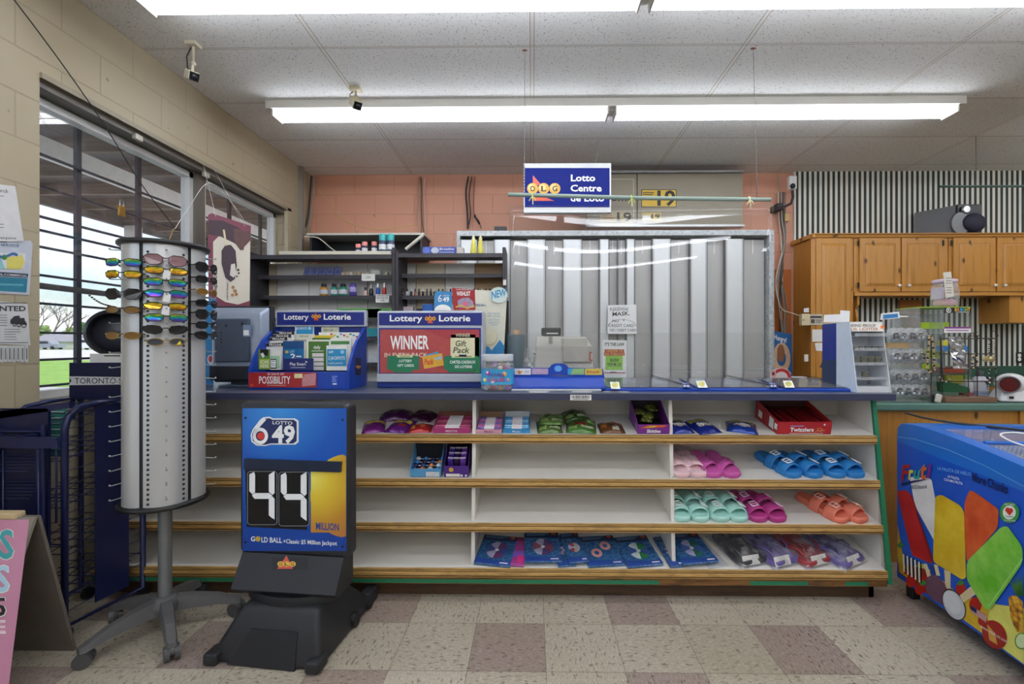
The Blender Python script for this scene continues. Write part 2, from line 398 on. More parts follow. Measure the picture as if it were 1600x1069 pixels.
m = MB(); m.box(WX-.2, WX, 1.35, WIN0, 0, CZ, beige_b); m.box(WX-.2, WX, -3.65, 1.35, 0, .45, beige_b); m.box(WX-.2, WX, -3.65, 1.35, HEAD, CZ, beige_b); m.box(WX-.2, WX, RY, -3.65, 0, CZ, beige_b); m.box(WX-.2, WX, WIN1, WY+.15, 0, CZ, beige_b)
m.box(WX-.2, WX, WIN0, WIN1, 0, SILL, beige_b); m.box(WX-.2, WX, WIN0, WIN1, HEAD, CZ, beige_b)
struct(m, 'wall_left')
struct(MB().box(WX, 2.62, WY, WY+.15, 0, CZ, salmon), 'wall_back')
# wallpaper part of the back wall
k = NT('striped_wallpaper'); co = k.coords(); x, y, z = k.xyz(co)[:3]
fr_ = k.math('FRACT', k.math('DIVIDE', k.math('ADD', x, .002), .0517)); st = k.math('LESS_THAN', fr_, .5)
n = k.noise(co, 3, 3); col = k.mix(st, k.mix(n, '#e4e1d9', '#d6d2c8'), '#2c3a36'); k.l(col, k.p.inputs['Base Color']); k.p.inputs['Roughness'].default_value = .7
struct(MB().box(2.62, RX, WY-.03, WY+.15, 0, CZ, k.m), 'wall_back_striped')
struct(MB().box(RX, RX+.1, RY, WY+.15, 0, CZ, mat('#c9c2b0', .6, ns=2)), 'wall_right')
struct(MB().box(WX-.2, RX+.1, RY-.1, RY, 0, CZ, mat('#c9c2b0', .6, ns=3)), 'wall_rear')
# low orange panel of the back wall behind the cables
struct(MB().box(2.02, 2.60, WY-.012, WY, 0, 2.0, mat('#b2662c', .5, ns=8)), 'wall_back_low_panel')
# ---------------------------------------------------------------- windows
glass = clearmat('window_glass', (.97, .98, .99), .985, .01, 1.45, blotch=30)
fwhite = mat('#d3d4d3', .4, .15); fgrey = mat('#77736c', .5, .2)
GX = WX-.13
def window(n, y0, y1, sl=None):
    t = bpy.data.objects.new('window_%d' % n, None); link(t, Matrix()); t['kind'] = 'structure'
    f = MB(); z0, z1, w = (sl or SILL)+.02, HEAD-.04, .035
    for a, b, c, d in ((y0, y1, z0, z0+w), (y0, y1, z1-w, z1), (y0, y0+w, z0, z1), (y1-w, y1, z0, z1)): f.box(GX-.03, GX+.03, a, b, c, d, fwhite)
    part(f, 'window_frame', t); part(MB().box(GX-.003, GX+.003, y0+w, y1-w, z0+w, z1-w, glass), 'window_pane', t)
window(1, WIN0+.0, 3.20); window(2, 3.29, WIN1-.03)
window(3, -3.65, -1.2, .45); window(4, -1.15, 1.35, .45)  # unseen windows, added to bring daylight onto the ceiling and counter
m = MB(); m.box(GX-.045, GX+.05, 3.20, 3.29, SILL, HEAD, fgrey); m.box(WX-.17, WX-.02, WIN0, WIN1, HEAD-.03, HEAD, fgrey); struct(m, 'trim_1')
m = MB(); m.box(WX-.2, WX+.015, WIN0, WIN1, SILL-.02, SILL+.012, mat('#c4bca6', .5)); struct(m, 'trim_2')   # sill board
m = MB(); m.box(WX-.02, WX+.012, WIN1-.03, WIN1+.03, SILL, HEAD+.03, mat('#b8ae96', .5)); m.box(WX-.01, WX+.012, WIN0, WIN1+.03, HEAD, HEAD+.025, mat('#9b937f', .5)); struct(m, 'trim_3')
# security bars
bars = thing('security_bars', 'dark horizontal steel security bars on uprights outside the windows', 'window bars', (-2.52, 3.1, 1.0))
bm_ = mat('#3b3b44', .5, .4)
m = MB()
for z in (2.235, 2.07, 1.915, 1.845, 1.76, 1.615, 1.47, 1.32, 1.18, 1.045):
    m.box(-2.527, -2.513, 2.0, 4.5, z-.006, z+.006, bm_)
m.cyl((-2.5, 2.1, 1.56), (-2.5, 3.2, 1.55), .016, mat('#5a5654', .5, .5)); part(m, 'horizontal_bars', bars, world=True)
for y in (2.56, 2.96, 3.44, 3.86, 4.3): part(MB().box(-2.55, -2.53, y-.014, y+.014, .9, 2.75, bm_), 'upright', bars, world=True)
# ---------------------------------------------------------------- outside
k = NT('grass_turf'); co = k.coords(); n = k.noise(co, 1.2, 6, .7); k.l(k.ramp(n, [(.3, '#6f9a35'), (.7, '#94b84c')]), k.p.inputs['Base Color']); k.p.inputs['Roughness'].default_value = .9
turf = k.m
asph = mat('#b9b6b0', .9, ns=3); roadm = mat('#cfcdc8', .9, ns=1)
o = struct(MB().box(-160, -2.46, -60, 240, -.2, -.1, asph), 'ground')
def lawn(y0, y1, z, m): 
    # a band of ground crossing the view through the window, running along X
    return MB().box(-150, -4, y0, y1, z-.02, z, m)
struct(lawn(14.0, 34, -.08, turf), 'ground_lawn'); struct(lawn(40, 78, -.08, roadm), 'road'); struct(lawn(84, 200, -.06, turf), 'ground_far_field')
# canopy over the shop front
can = thing('shop_canopy', 'timber canopy roof with rafters over the forecourt outside the window', 'canopy', (-4.2, 4, 2.9))
cw = wood('canopy_boards', '#96918c', '#837e7a', '#67625f', 'y', rough=.8, knots=False); cr_ = wood('canopy_rafter', '#a89a8a', '#93867a', '#786c62', 'x', rough=.8, knots=False)
part(MB().box(-6.1, -2.46, .5, 12, 3.2, 3.25, cw), 'roof_boards', can, world=True)
for i in range(16):
    y = 1.2+i*.62; part(MB().box(-6.05, -2.47, y, y+.045, 3.06, 3.2, cr_), 'rafter', can, world=True)
part(MB().box(-4.08, -3.98, .5, 12, 2.80, 2.95, mat('#f4f3f0', .6)), 'white_beam', can, world=True)
part(MB().box(-6.12, -6.05, .5, 12, 2.98, 3.25, cw), 'fascia_board', can, world=True)
for y in (6.8, 11.5): part(MB().box(-6.05, -5.9, y, y+.15, -.1, 3.0, mat('#d6d4ce', .6)), 'post', can, world=True)
def tree(px, dist, h, kind, label, seed):
    rnd = random.Random(seed); p = ray(px, 534); b = CAM+p*dist; b.z = -.1
    t = thing('tree', label, 'tree', b, group='trees across the road')
    bark = mat('#6f6459', .9); tr = MB(); tips = []
    def grow(p, d, r, l, lev):
        q = p+d*l; tr.tube([p, (p+q)/2+Vector((rnd.uniform(-.06, .06)*l, 0, 0)), q], r, bark, 5, rr=[r, r*.85, r*.65]); tips.append(q)
        if lev:
            for i in range(3 if lev > 1 else 2):
                a = rnd.uniform(0, 2*PI); sp = rnd.uniform(.35, .8); dd = (d+Vector((math.cos(a)*sp, math.sin(a)*sp, rnd.uniform(0, .2)))).normalized(); grow(q, dd, r*.6, l*rnd.uniform(.6, .85), lev-1)
    grow(Vector((0, 0, 0)), Vector((0, 0, 1)), h*.02, h*.3, 4 if kind == 'bare' else 2)
    part(tr, 'trunk', t)
    if kind != 'bare':
        c = MB(); gm = mat('#4d6b3c' if kind == 'dark' else '#7d9158', .9, noise=.25, ns=1)
        for i in range(26):
            a = rnd.uniform(0, 2*PI); rr_ = rnd.uniform(0, .38)*h; z = rnd.uniform(.15, .95)*h; rr_ *= (1.1-z/h)
            s_ = rnd.uniform(.1, .17)*h
            c.ell((rr_*math.cos(a)*1.3, rr_*math.sin(a), z), (s_*1.1, s_, s_*.9), gm, 8)
        part(c, 'crown', t)
for i, (px, d, h, kd) in enumerate([(58, 95, 11, 'bare'), (84, 105, 12, 'bare'), (104, 110, 10, 'bare'), (70, 130, 6, 'light'), (130, 140, 7, 'dark'), (152, 160, 6.5, 'dark'), (110, 125, 5.5, 'light'), (44, 150, 5, 'dark'), (178, 175, 7, 'dark'), (355, 120, 7, 'dark'), (390, 130, 7, 'light'), (420, 110, 8, 'bare')]):
    side = ['at the far left of the window view', 'left of the white barn', 'just behind the barn roof', 'low and bushy between the bare trees', 'right behind the parked van', 'farthest right of the window view', 'low, behind the barn', 'low at the left edge of the view', 'seen beside the sunglasses rack', 'seen through the second window on its left', 'in the middle of the second window', 'at the right edge of the second window'][i]
    tree(px, d, h, kd, {'bare': 'bare leafless tree', 'dark': 'dark green tree', 'light': 'pale green tree'}[kd]+' across the road '+side, 40+i)
# barn and vehicles across the road
b = CAM+ray(108, 534)*92; b.z = -.1
t = thing('barn', 'long low barn with grey roof across the road', 'building', b, rz=.05)
part(MB().box(-4.4, 4.4, -2.5, 2.5, 0, 1.5, mat('#c9c6be', .8)), 'wall', t)
m = MB(); m.prism([(-4.7, -2.9, 1.45), (-4.7, 2.9, 1.45), (-4.7, 0, 2.9)], (9.4, 0, 0), mat('#9b989c', .7)); part(m, 'roof', t)
part(MB().box(-1.2, .6, -2.54, -2.5, 0, 1.2, mat('#6d655c', .7)), 'door', t)
def vehicle(px, d, col, label, L_=4.4, H=1.6):
    b = CAM+ray(px, 534)*d; b.z = -.06; t = thing('parked_car', label, 'car', b, rz=.1); mm = mat(col, .3)
    m = MB(); m.prism([(-L_/2, -.85, .3), (L_/2, -.85, .3), (L_/2, -.85, H*.58), (L_*.28, -.85, H*.62), (L_*.12, -.85, H), (-L_*.38, -.85, H), (-L_*.48, -.85, H*.6)], (0, 1.7, 0), mm); part(m, 'body', t)
    part(MB().box(-L_*.36, L_*.14, -.87, .87, H*.64, H*.9, mat('#30353c', .2)), 'side_window', t)
    for x in (-L_*.3, L_*.3):
        for y in (-.8, .8): part(MB().cyl((x, y-.1, .3), (x, y+.1, .3), .32, black), 'wheel', t)
vehicle(143, 80, '#dfe3e8', 'white van parked at the right end of the barn', 4.6, 1.9)
vehicle(76, 84, '#8f959c', 'grey car parked at the left end of the barn')
# ---------------------------------------------------------------- fluorescent fixtures
lampw = mat('#d6d4cd', .4, ns=6); tubem = mat('#f3f7ff', .4, noise=0, emit=TUBE, name='lit_tube'); grn = mat('#2f6b4a', .5)
def fixture(x0, y, label, x1=None):
    x1 = x1 or x0+4.88; t = thing('ceiling_light', label, 'ceiling light', ((x0+x1)/2, y, CZ), group='strip lights on the ceiling'); c = (x0+x1)/2; Lh = (x1-x0)/2
    m = MB(); m.box(-Lh, Lh, -.078, .078, -.055, 0, lampw); m.prism([(-Lh, -.075, -.03), (-Lh, .075, -.03), (-Lh, .02, -.062), (-Lh, -.02, -.062)], (2*Lh, 0, 0), lampw); part(m, 'housing', t)
    for a, b in ((-Lh+.05, -.035), (.035, Lh-.05)):
        for dy in (-.047, .047): part(MB().cyl((a, dy, -.082), (b, dy, -.082), .0165, tubem, 10), 'tube', t)
        for xx in (a-.012, b+.0):
            part(MB().box(xx, xx+.012, -.068, .068, -.104, -.03, lampw, .003), 'lamp_holder', t)
for nme in ('x',):
    fixture(-1.88, 3.32, 'twin tube strip light on the ceiling above the counter, in full view')
    fixture(-1.90, 2.20, 'bright strip light along the top edge of the photo')
    for y in (.9, -.6, -2.2, -3.8): fixture(-1.95, y, 'strip light on the ceiling behind the camera, over the shop aisles')
    for y in (3.32, 1.6, -.1, -1.8, -3.5): fixture(3.9, y, 'strip light on the ceiling beyond the right edge of the photo', 6.4)
# ================================================================ checkout counter
oak = wood('oak_moulding', '#c39a58', '#cda664', '#b58c4e', 'x', rough=.42, knots=False, dirt=.3)
dark_strip = mat('#5a3d1c', .7, noise=.2, ns=9)  # dark brown strips laid along the grooves and top edge of the lip
pine = wood('knotty_pine', '#bb8236', '#c68e43', '#a66e28', 'z', rough=.32)
pine_h = wood('knotty_pine_across', '#bb8236', '#c68e43', '#a66e28', 'x', rough=.32)
melamine = mat('#dcd9d2', .45, ns=5, noise=.05); melamine_d = mat('#cac7c0', .5, ns=7, noise=.1)
tape = mat('#1f7a55', .55); kickm = wood('scuffed_kickboard', '#4a3524', '#5b432c', '#35261a', 'x', rough=.6, knots=False, dirt=.5)
worktop = mat('#505468', .33, noise=.05, ns=12); worktop_e = mat('#363b56', .4, noise=.04, ns=12)
CX0, CX1, YB = -2.2, 1.722, 2.64
LIP = [(2.35, .802), (2.33, .584), (2.31, .370), (2.28, .159)]       # front edge (y, z) of each shelf
SLOPE = .21
ctr = thing('checkout_counter', 'long white shop counter with four sloping shelves edged in oak moulding', 'counter', (-.2, 2.34, 0))
m = MB(); m.box(CX0, CX1, YB, YB+.02, .08, .985, melamine_d); part(m, 'back_panel', ctr, world=True)
def side_panel(x0, x1):
    return MB().prism([(x0, 2.375, .985), (x0, 2.31, .10), (x0, YB, .10), (x0, YB, .985)], (x1-x0, 0, 0), melamine)
m = side_panel(CX1, CX1+.018); m.box(CX1+.0, CX1+.018, YB, 3.0, .0, .985, melamine); part(m, 'end_panel', ctr, world=True)
m = MB(); m.prism([(CX1-.001, 2.372, .985), (CX1-.001, 2.262, .10), (CX1-.001, 2.275, .10), (CX1-.001, 2.385, .985)], (.021, 0, 0), tape); part(m, 'edge_tape', ctr, 'green tape down the front edge', world=True)
part(side_panel(CX0, CX0+.018), 'end_panel', ctr, world=True)
for x in (-1.31, -.305, .695): part(side_panel(x, x+.018), 'divider', ctr, world=True)
for y, z in LIP:
    d = YB-y; s_ = MB(); s_.prism([(CX0+.018, y, z-.018), (CX0+.018, YB, z-.018+SLOPE*d), (CX0+.018, YB, z+SLOPE*d), (CX0+.018, y, z)], (CX1-CX0-.018, 0, 0), melamine)
    o = part(s_, 'shelf', ctr, world=True)
    P = [(0, .002), (-.012, .002), (-.015, -.001), (-.015, -.008), (-.012, -.010), (-.012, -.012), (-.017, -.015), (-.017, -.028), (-.012, -.031), (-.012, -.034), (-.016, -.036), (-.010, -.042), (0, -.042)]
    l_ = MB().prism([(CX0+.018, y+a, z+b) for a, b in P], (CX1-CX0-.02, 0, 0), oak); l_.box(CX0+.018, CX1-.002, y-.0138, y-.011, z-.0122, z-.0098, dark_strip).box(CX0+.018, CX1-.002, y-.0142, y-.011, z-.0345, z-.031, dark_strip).box(CX0+.018, CX1-.002, y-.0156, y-.011, z-.0012, z+.0006, dark_strip); part(l_, 'oak_lip', o, world=True)
part(MB().box(CX0, CX1-.02, 2.335, 2.36, 0, .12, kickm).box(CX1-.045, CX1-.02, 2.335, 3.0, 0, .12, kickm), 'kickboard', ctr, world=True)
part(MB().box(CX0+.018, CX1, 2.272, 2.36, .085, .1165, wood('worn_rail', '#7a5228', '#8f6534', '#5a3a1c', 'x', rough=.5, knots=False, dirt=.6)), 'bottom_rail', ctr, world=True)
for a_, b_2 in ((CX0+.02, .62), (1.06, 1.34), (1.52, 1.63)): part(MB().box(a_, b_2, 2.2705, 2.272, .089, .108, tape), 'tape_strip', ctr, 'green tape', world=True)
# continuous worktop
WT = 1.018
m = MB(); m.box(-2.24, 1.785, 2.302, 3.0, .986, WT, worktop, .004); m.box(-2.239, 1.786, 2.300, 2.3035, .984, WT-.002, worktop_e)
t = thing('countertop', 'slate blue laminate top running the whole length of the checkout counter', 'countertop', (-.2, 2.6, .986)); part(m, 'top', t, world=True)
fr = PxF((0, 2.2995, 1), (0, -1, 0)); m = MB(); m.rect(fr, 891, 617, 924, 625.5, white, 1)
rb = random.Random(3)
x = 893
while x < 922: w = rb.uniform(.4, 1.3); m.rect(fr, x, 618, x+w, 622.5, black, 2); x += w+rb.uniform(.4, 1.2)
m.rect(fr, 895, 623.3, 920, 624.4, mat('#777777', .6), 2); part(m, 'barcode_sticker', t, 'white barcode sticker on its front edge', world=True)
frt = PxF((0, 2.4, WT), (0, 0, 1)); m = MB()
for a, b, c, d in ((827, 611.5, 858, 613.6), (894, 611.8, 925, 613.4)): m.rect(frt, a, b, c, d, offwhite, 1)
part(m, 'label_strips', t, 'two pale label strips near its front edge', world=True, kind='stuff'); m = MB()
m.poly(frt, [(940, 609), (975, 610), (985, 613.5), (944, 613)], mat('#b9b098', .7), 1); part(m, 'worn_patch', t, 'pale worn patch near its front edge', world=True)
def shelf_R(rz=0): return Matrix.Rotation(math.atan(SLOPE), 4, 'X') @ Matrix.Rotation(rz, 4, 'Z')
def on_shelf(i, px, d=.01):
    "point on shelf i, d metres behind its front edge, seen at photo column px"
    y, z = LIP[i]; Y = y+d; x = aty(px, 534, Y).x; return Vector((x, Y, z+SLOPE*d+.001))
# ================================================================ shelving behind the counter
dark = mat('#35343a', .5, ns=10); dshelf = mat('#3d3b42', .45, ns=9); backp = mat('#f0efec', .5, ns=3); backt = mat('#e8dcc4', .5, ns=3); backw = wood('tan_back_panel', '#a88355', '#b48f60', '#97734a', 'x', knots=False)
SF, SB = 3.62, 3.90
def X_at(px, Y): return aty(px, 534, Y).x
def Z_at(py, Y): return aty(831, py, Y).z
xl, xm, xr = X_at(386, SF), X_at(617, SF), X_at(790, SF)
def shelving(label, x0, x1, levels, panels, endl=True):
    t = thing('gondola_shelving', label, 'shelving', ((x0+x1)/2, SB, 0))
    m = MB(); m.box(x0, x0+.025, SF, SB, 0, Z_at(392, SF), dark, .004); part(m, 'end_panel', t, world=True)
    m = MB(); m.box(x1-.025, x1, SF, SB, 0, Z_at(386, SF), dark, .004); part(m, 'end_panel', t, world=True)
    for a, b, mm in panels:
        part(MB().box(a, b-.006, SB-.03, SB-.012, .1, 1.93, mm), 'back_panel', t, world=True)
    m = MB(); m.box(x0, x1, SB-.012, SB, 0, 1.93, dark); part(m, 'upright_frame', t, world=True)
    for i, z in enumerate(levels):
        fy_ = SF if i == 0 else S2; m = MB(); m.box(x0+.025, x1-.025, fy_, SB-.03, z-.012, z, dshelf); m.box(x0+.025, x1-.025, fy_-.006, fy_+.004, z-.03, z+.002, dshelf); o = part(m, 'shelf', t, world=True)
    return t
S2 = SF+.11
LV1 = [Z_at(398, SF), Z_at(430, S2), Z_at(462, S2), Z_at(497, S2), Z_at(527, S2), 1.10, .85]
LV2 = [Z_at(396, SF), Z_at(428, S2), Z_at(462, S2), Z_at(490, S2), Z_at(520, S2), 1.12, .85]
ps = [X_at(a, SB) for a in (436, 486, 530, 577, 634)]
sh1 = shelving('black shelving unit with white back panels, left bay, holding spray cans and bottles', xl, xm, LV1, [(xl+.03, ps[0], backt), (ps[0], ps[1], backp), (ps[1], ps[2], backp), (ps[2], ps[3], backp), (ps[3], xm-.03, backp)])
pt_ = [X_at(a, SB) for a in (625, 652, 697, 743, 790)]
sh2 = shelving('black shelving unit with cream and tan back panels, right bay, beside the metal shutter', xm+.002, xr, LV2, [(xm+.03, pt_[1], backp), (pt_[1], pt_[2], backt), (pt_[2], pt_[3], backp), (pt_[3], xr-.03, backw)])
# dark boarded corner of the left bay
# white top board lying on the left bay
m = MB().box(X_at(437, SF), xm-.03, SF-.01, SF+.28, LV1[0]+.0035, LV1[0]+.03, mat('#d0cabb', .5, ns=4)); solo(m, 'white_board', 'long white board lying on top of the left black shelving', 'board', (X_at(520, SF), SF+.1, LV1[0]), world=True)
# dark alcove shelf on the back wall above the shelving
t = thing('wall_cupboard', 'open black wall cupboard with white top board above the spray cans', 'wall cupboard', (X_at(570, WY), WY, Z_at(392, WY)))
a, b = X_at(484, 4.4), X_at(660, 4.4); z0, z1 = Z_at(400, 4.4), Z_at(367, 4.4)
m = MB(); m.box(a, b, WY-.02, WY-.001, z0, z1, mat('#26282e', .5)); m.box(a, b, 4.4, WY-.02, z0, z0+.02, mat('#26282e', .5)); m.box(a, a+.02, 4.4, WY-.02, z0+.02, z1, mat('#26282e', .5)); m.box(b-.02, b, 4.4, WY-.02, z0+.02, z1, mat('#26282e', .5)); part(m, 'body', t, world=True)
part(MB().box(a-.02, b+.02, 4.385, WY-.001, z1, z1+.02, offwhite), 'top_board', t, world=True)
# ================================================================ metal shutter cabinet
galv = NT('galvanised_steel'); co = galv.coords(); vo = galv.n('TexVoronoi'); vo.inputs['Scale'].default_value = 45; galv.l(co, vo.inputs['Vector'])
galv.l(galv.mix(vo.outputs['Color'], '#8f9498', '#b9bcbe'), galv.p.inputs['Base Color']); galv.p.inputs['Metallic'].default_value = .45; galv.p.inputs['Roughness'].default_value = .5; galv = galv.m
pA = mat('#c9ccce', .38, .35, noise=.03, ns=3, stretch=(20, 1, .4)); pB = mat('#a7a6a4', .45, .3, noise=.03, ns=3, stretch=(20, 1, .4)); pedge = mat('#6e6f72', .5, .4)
t = thing('shutter_cabinet', 'tall cabinet closed off by pale corrugated sliding metal panels behind the counter', 'cabinet', (.7, 4.2, 0))
SY = 4.03; x0, x1 = X_at(714, SY), X_at(1208, SY); zt, zb = Z_at(361, SY), 0.0
part(MB().box(x0, x1, SY-.02, SY+.10, Z_at(369.5, SY), zt, galv, .003), 'top_rail', t, world=True)
part(MB().box(X_at(1200, SY), x1, SY-.02, SY+.10, zb, Z_at(369.5, SY), galv, .003), 'side_frame', t, world=True)
part(MB().box(x0, x0+.03, SY-.02, SY+.10, zb, Z_at(369.5, SY), galv, .003), 'side_frame', t, world=True)
part(MB().box(x0, x1, SY+.1, SY+.5, zt-.02, zt, galv).box(x1-.02, x1, SY+.1, SY+.5, 0, zt-.02, galv).box(x0, x0+.02, SY+.1, SY+.5, 0, zt-.02, galv).box(x0+.02, x1-.02, SY+.09, SY+.1, 0, zt-.02, mat('#3a3c40', .6)), 'housing', t, world=True)
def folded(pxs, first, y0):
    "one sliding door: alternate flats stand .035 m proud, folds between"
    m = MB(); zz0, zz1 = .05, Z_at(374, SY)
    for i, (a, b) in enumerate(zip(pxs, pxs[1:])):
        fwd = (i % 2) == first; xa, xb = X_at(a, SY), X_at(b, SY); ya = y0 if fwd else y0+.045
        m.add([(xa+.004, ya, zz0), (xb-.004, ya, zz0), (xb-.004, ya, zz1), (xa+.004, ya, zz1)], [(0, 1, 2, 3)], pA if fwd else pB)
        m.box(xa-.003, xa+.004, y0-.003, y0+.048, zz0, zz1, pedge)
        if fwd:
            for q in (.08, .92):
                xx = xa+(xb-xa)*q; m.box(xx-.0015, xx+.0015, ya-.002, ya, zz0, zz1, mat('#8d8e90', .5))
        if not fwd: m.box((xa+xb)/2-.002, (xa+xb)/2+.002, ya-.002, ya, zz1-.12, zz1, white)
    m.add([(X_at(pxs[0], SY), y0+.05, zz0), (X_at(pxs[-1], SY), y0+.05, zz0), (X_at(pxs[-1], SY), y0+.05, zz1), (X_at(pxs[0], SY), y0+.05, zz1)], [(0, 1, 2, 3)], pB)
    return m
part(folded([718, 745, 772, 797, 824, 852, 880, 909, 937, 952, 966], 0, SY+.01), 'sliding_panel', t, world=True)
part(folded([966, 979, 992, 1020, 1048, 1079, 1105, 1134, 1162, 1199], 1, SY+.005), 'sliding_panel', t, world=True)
part(MB().cyl((X_at(958, SY), SY-.012, Z_at(519, SY)), (X_at(958, SY), SY+.01, Z_at(519, SY)), .012, black, 12), 'handle', t, world=True)
part(MB().cyl((X_at(973, SY), SY-.012, Z_at(519, SY)), (X_at(973, SY), SY+.01, Z_at(519, SY)), .012, black, 12), 'handle', t, world=True)
# beige age-limit panels above the cabinet
beigep = mat('#877e6c', .45, ns=4); yel = mat('#c9a733', .5); cream = mat('#b7ab8c', .5)
BY = 4.45; z0, z1 = Z_at(352, BY), Z_at(272, BY); fb = PxF((0, BY, 2), (0, -1, 0))
def board(a, b, label):
    t = thing('display_panel', label, 'panel', (X_at((a+b)/2, BY), BY, z0)); m = MB(); m.box(X_at(a, BY), X_at(b, BY), BY, BY+.03, z0, z1, beigep, .004); part(m, 'panel', t, world=True); return t
t = board(917, 995, 'beige panel with the faded yellow 19 plaque, left of the two above the metal cabinet')
m = MB(); m.line(fb, [(930, 348), (990, 348), (990, 280), (955, 280)], .7, mat('#cfc7b0', .5)); m.rect(fb, 938, 331, 987, 350, mat('#a99b74', .5), 1, 1.5)
m.text(fb, '19', 964, 346.5, 987, 332, black, 2, 2); m.rect(fb, 940, 336, 960, 337.2, mat('#8d4a3a', .5), 2); m.rect(fb, 940, 340, 958, 341.2, mat('#8d4a3a', .5), 2)
m.text(fb, 'come', 946, 314, 989, 303, black, 2, 1.5); part(m, 'plaque', t, 'faded 19 plaque and dark lettering', world=True)
t = board(996, 1161, 'wide beige panel with a bright yellow 19 plaque above the metal cabinet')
m = MB(); m.rect(fb, 1002, 296, 1057, 324, black, 1, 1.5); m.rect(fb, 1003, 297, 1056, 323, yel, 2, 1.5); m.text(fb, '19', 1027, 321, 1055, 298, black, 3, 2.5)
for i in range(3): m.rect(fb, 1004, 300.5+i*3, 1022-i*2, 301.8+i*3, black, 3)
m.rect(fb, 1003, 332, 1033, 345.5, mat('#b7a15a', .5), 1, 1.5); m.rect(fb, 1004, 337, 1016, 344, white, 2); m.text(fb, '19', 1018, 342.5, 1031, 334.5, black, 2, 2); part(m, 'plaque', t, 'yellow 19 plaques with black numerals', world=True)
t = thing('panel_rail', 'grey metal rails above and below the beige 19 panels', 'rail', (X_at(1040, BY), BY, z1)); m = MB(); m.box(X_at(915, BY), X_at(1162, BY), BY-.02, BY+.05, z1+.002, z1+.022, steel); part(m, 'upper_rail', t, world=True); part(MB().box(X_at(915, BY), X_at(1162, BY), BY-.02, BY+.05, z0-.022, z0-.002, steel), 'lower_rail', t, world=True)
for p_ in (917, 1160): part(MB().box(X_at(p_, BY)-.004, X_at(p_, BY)+.004, BY+.032, BY+.05, z0-.03, z1+.02, steel), 'side_strip', t, world=True)
part(MB().box(X_at(915, BY), X_at(1162, BY), BY+.05, WY-.001, z1+.0, z1+.015, steel), 'wall_bracket', t, world=True)
# ================================================================ pine cupboards
CYF = 4.35
knobm = mat('#e6e2dc', .3); hinge = mat('#3a332c', .5, .5)
def cup_door(t, a, b, top, bot, knob=None, hinges=None, Y=CYF):
    xa, xb = X_at(a, Y), X_at(b, Y); z1, z0 = Z_at(top, Y), Z_at(bot, Y); w = .055; m = MB()
    m.box(xa+.003, xb-.003, Y-.018, Y, z0, z1, pine, .004)
    # raised field: bevelled frame then panel
    i0, i1, j0, j1 = xa+w, xb-w, z0+w, z1-w; g = .022
    m.add([(i0, Y-.0185, j0), (i1, Y-.0185, j0), (i1, Y-.0185, j1), (i0, Y-.0185, j1), (i0+g, Y-.027, j0+g), (i1-g, Y-.027, j0+g), (i1-g, Y-.027, j1-g), (i0+g, Y-.027, j1-g)],
          [(0, 1, 5, 4), (1, 2, 6, 5), (2, 3, 7, 6), (3, 0, 4, 7), (4, 5, 6, 7)], pine)
    d = part(m, 'door', t, world=True)
    gm = mat('#7a4a1c', .6); gr = MB()
    for q in ((i0-.003, i1+.003, j1, j1+.003), (i0-.003, i1+.003, j0-.003, j0), (i0-.003, i0, j0, j1), (i1, i1+.003, j0, j1)): gr.box(q[0], q[1], Y-.0187, Y-.018, q[2], q[3], gm)
    part(gr, 'panel_groove', d, world=True)
    if knob:
        kx = X_at(knob, Y); kz = z0+.055; part(MB().lathe([(0, 0), (.008, 0), (.007, .008), (.015, .016), (.014, .024), (0, .028)], knobm, 16, (kx, Y-.018, kz), Matrix.Rotation(PI/2, 4, 'X')), 'knob', d, 'white round knob', world=True)
    if hinges:
        hx = X_at(hinges, Y)
        for z in (z1-.05, z0+.06): part(MB().box(hx-.009, hx+.009, Y-.021, Y-.017, z-.022, z+.022, hinge).cyl((hx, Y-.022, z-.03), (hx, Y-.022, z+.03), .004, hinge, 8), 'hinge', d, world=True)
# tall cupboard
t = thing('tall_pine_cupboard', 'tall knotty pine cupboard at the left end of the pine run', 'cupboard', (2.78, 4.5, 0))
xs = 2.61; xe = X_at(1333, CYF); m = MB(); m.box(xs, xe, CYF, WY-.031, .0, 2.235, pine); part(m, 'carcass', t, world=True)
m = MB(); m.box(X_at(1266, CYF), X_at(1273, CYF), CYF-.012, CYF, .9, 2.235, pine); part(m, 'face_frame', t, world=True)
cup_door(t, 1273, 1329, 374, 640)
# wall cupboards
def wallcup(a, b, label, doors):
    t = thing('pine_wall_cupboard', label, 'cupboard', (X_at((a+b)/2, CYF), 4.5, 1.71), group='knotty pine wall cupboards')
    m = MB(); m.box(X_at(a, CYF)+.001, X_at(b, CYF)-.001, CYF, WY-.031, Z_at(462, CYF), 2.235, pine); m.box(X_at(a, CYF)+.002, X_at(b, CYF)-.002, CYF-.012, CYF, Z_at(463, CYF), Z_at(458, CYF), pine_h); part(m, 'carcass', t, world=True)
    for d in doors: cup_door(t, *d)
wallcup(1334, 1481, 'double door knotty pine wall cupboard left of the speaker', [(1341, 1405.5, 374, 457, 1401, 1339), (1406.5, 1473, 374, 457, 1416, 1471)])
wallcup(1482, 1635, 'double door knotty pine wall cupboard under the speaker', [(1487, 1553.5, 374, 457, 1550, 1484), (1555, 1622, 374, 457, 1565, None)])
m = MB(); P = [(0, 0), (-.02, .0), (-.03, .012), (-.03, .02), (-.045, .03), (-.045, .038), (0, .038)]
m.prism([(2.59, CYF+a, 2.236+b) for a, b in P], (X_at(1635, CYF)-2.59, 0, 0), pine_h); m.box(2.585, 2.61, CYF-.04, WY-.031, 2.236, 2.274, pine_h); m.box(2.61, X_at(1635, CYF), CYF, WY-.031, 2.236, 2.25, pine_h)
solo(m, 'crown_moulding', 'pine crown moulding running along the top of all the cupboards', 'moulding', (3.5, CYF, 2.236), world=True)
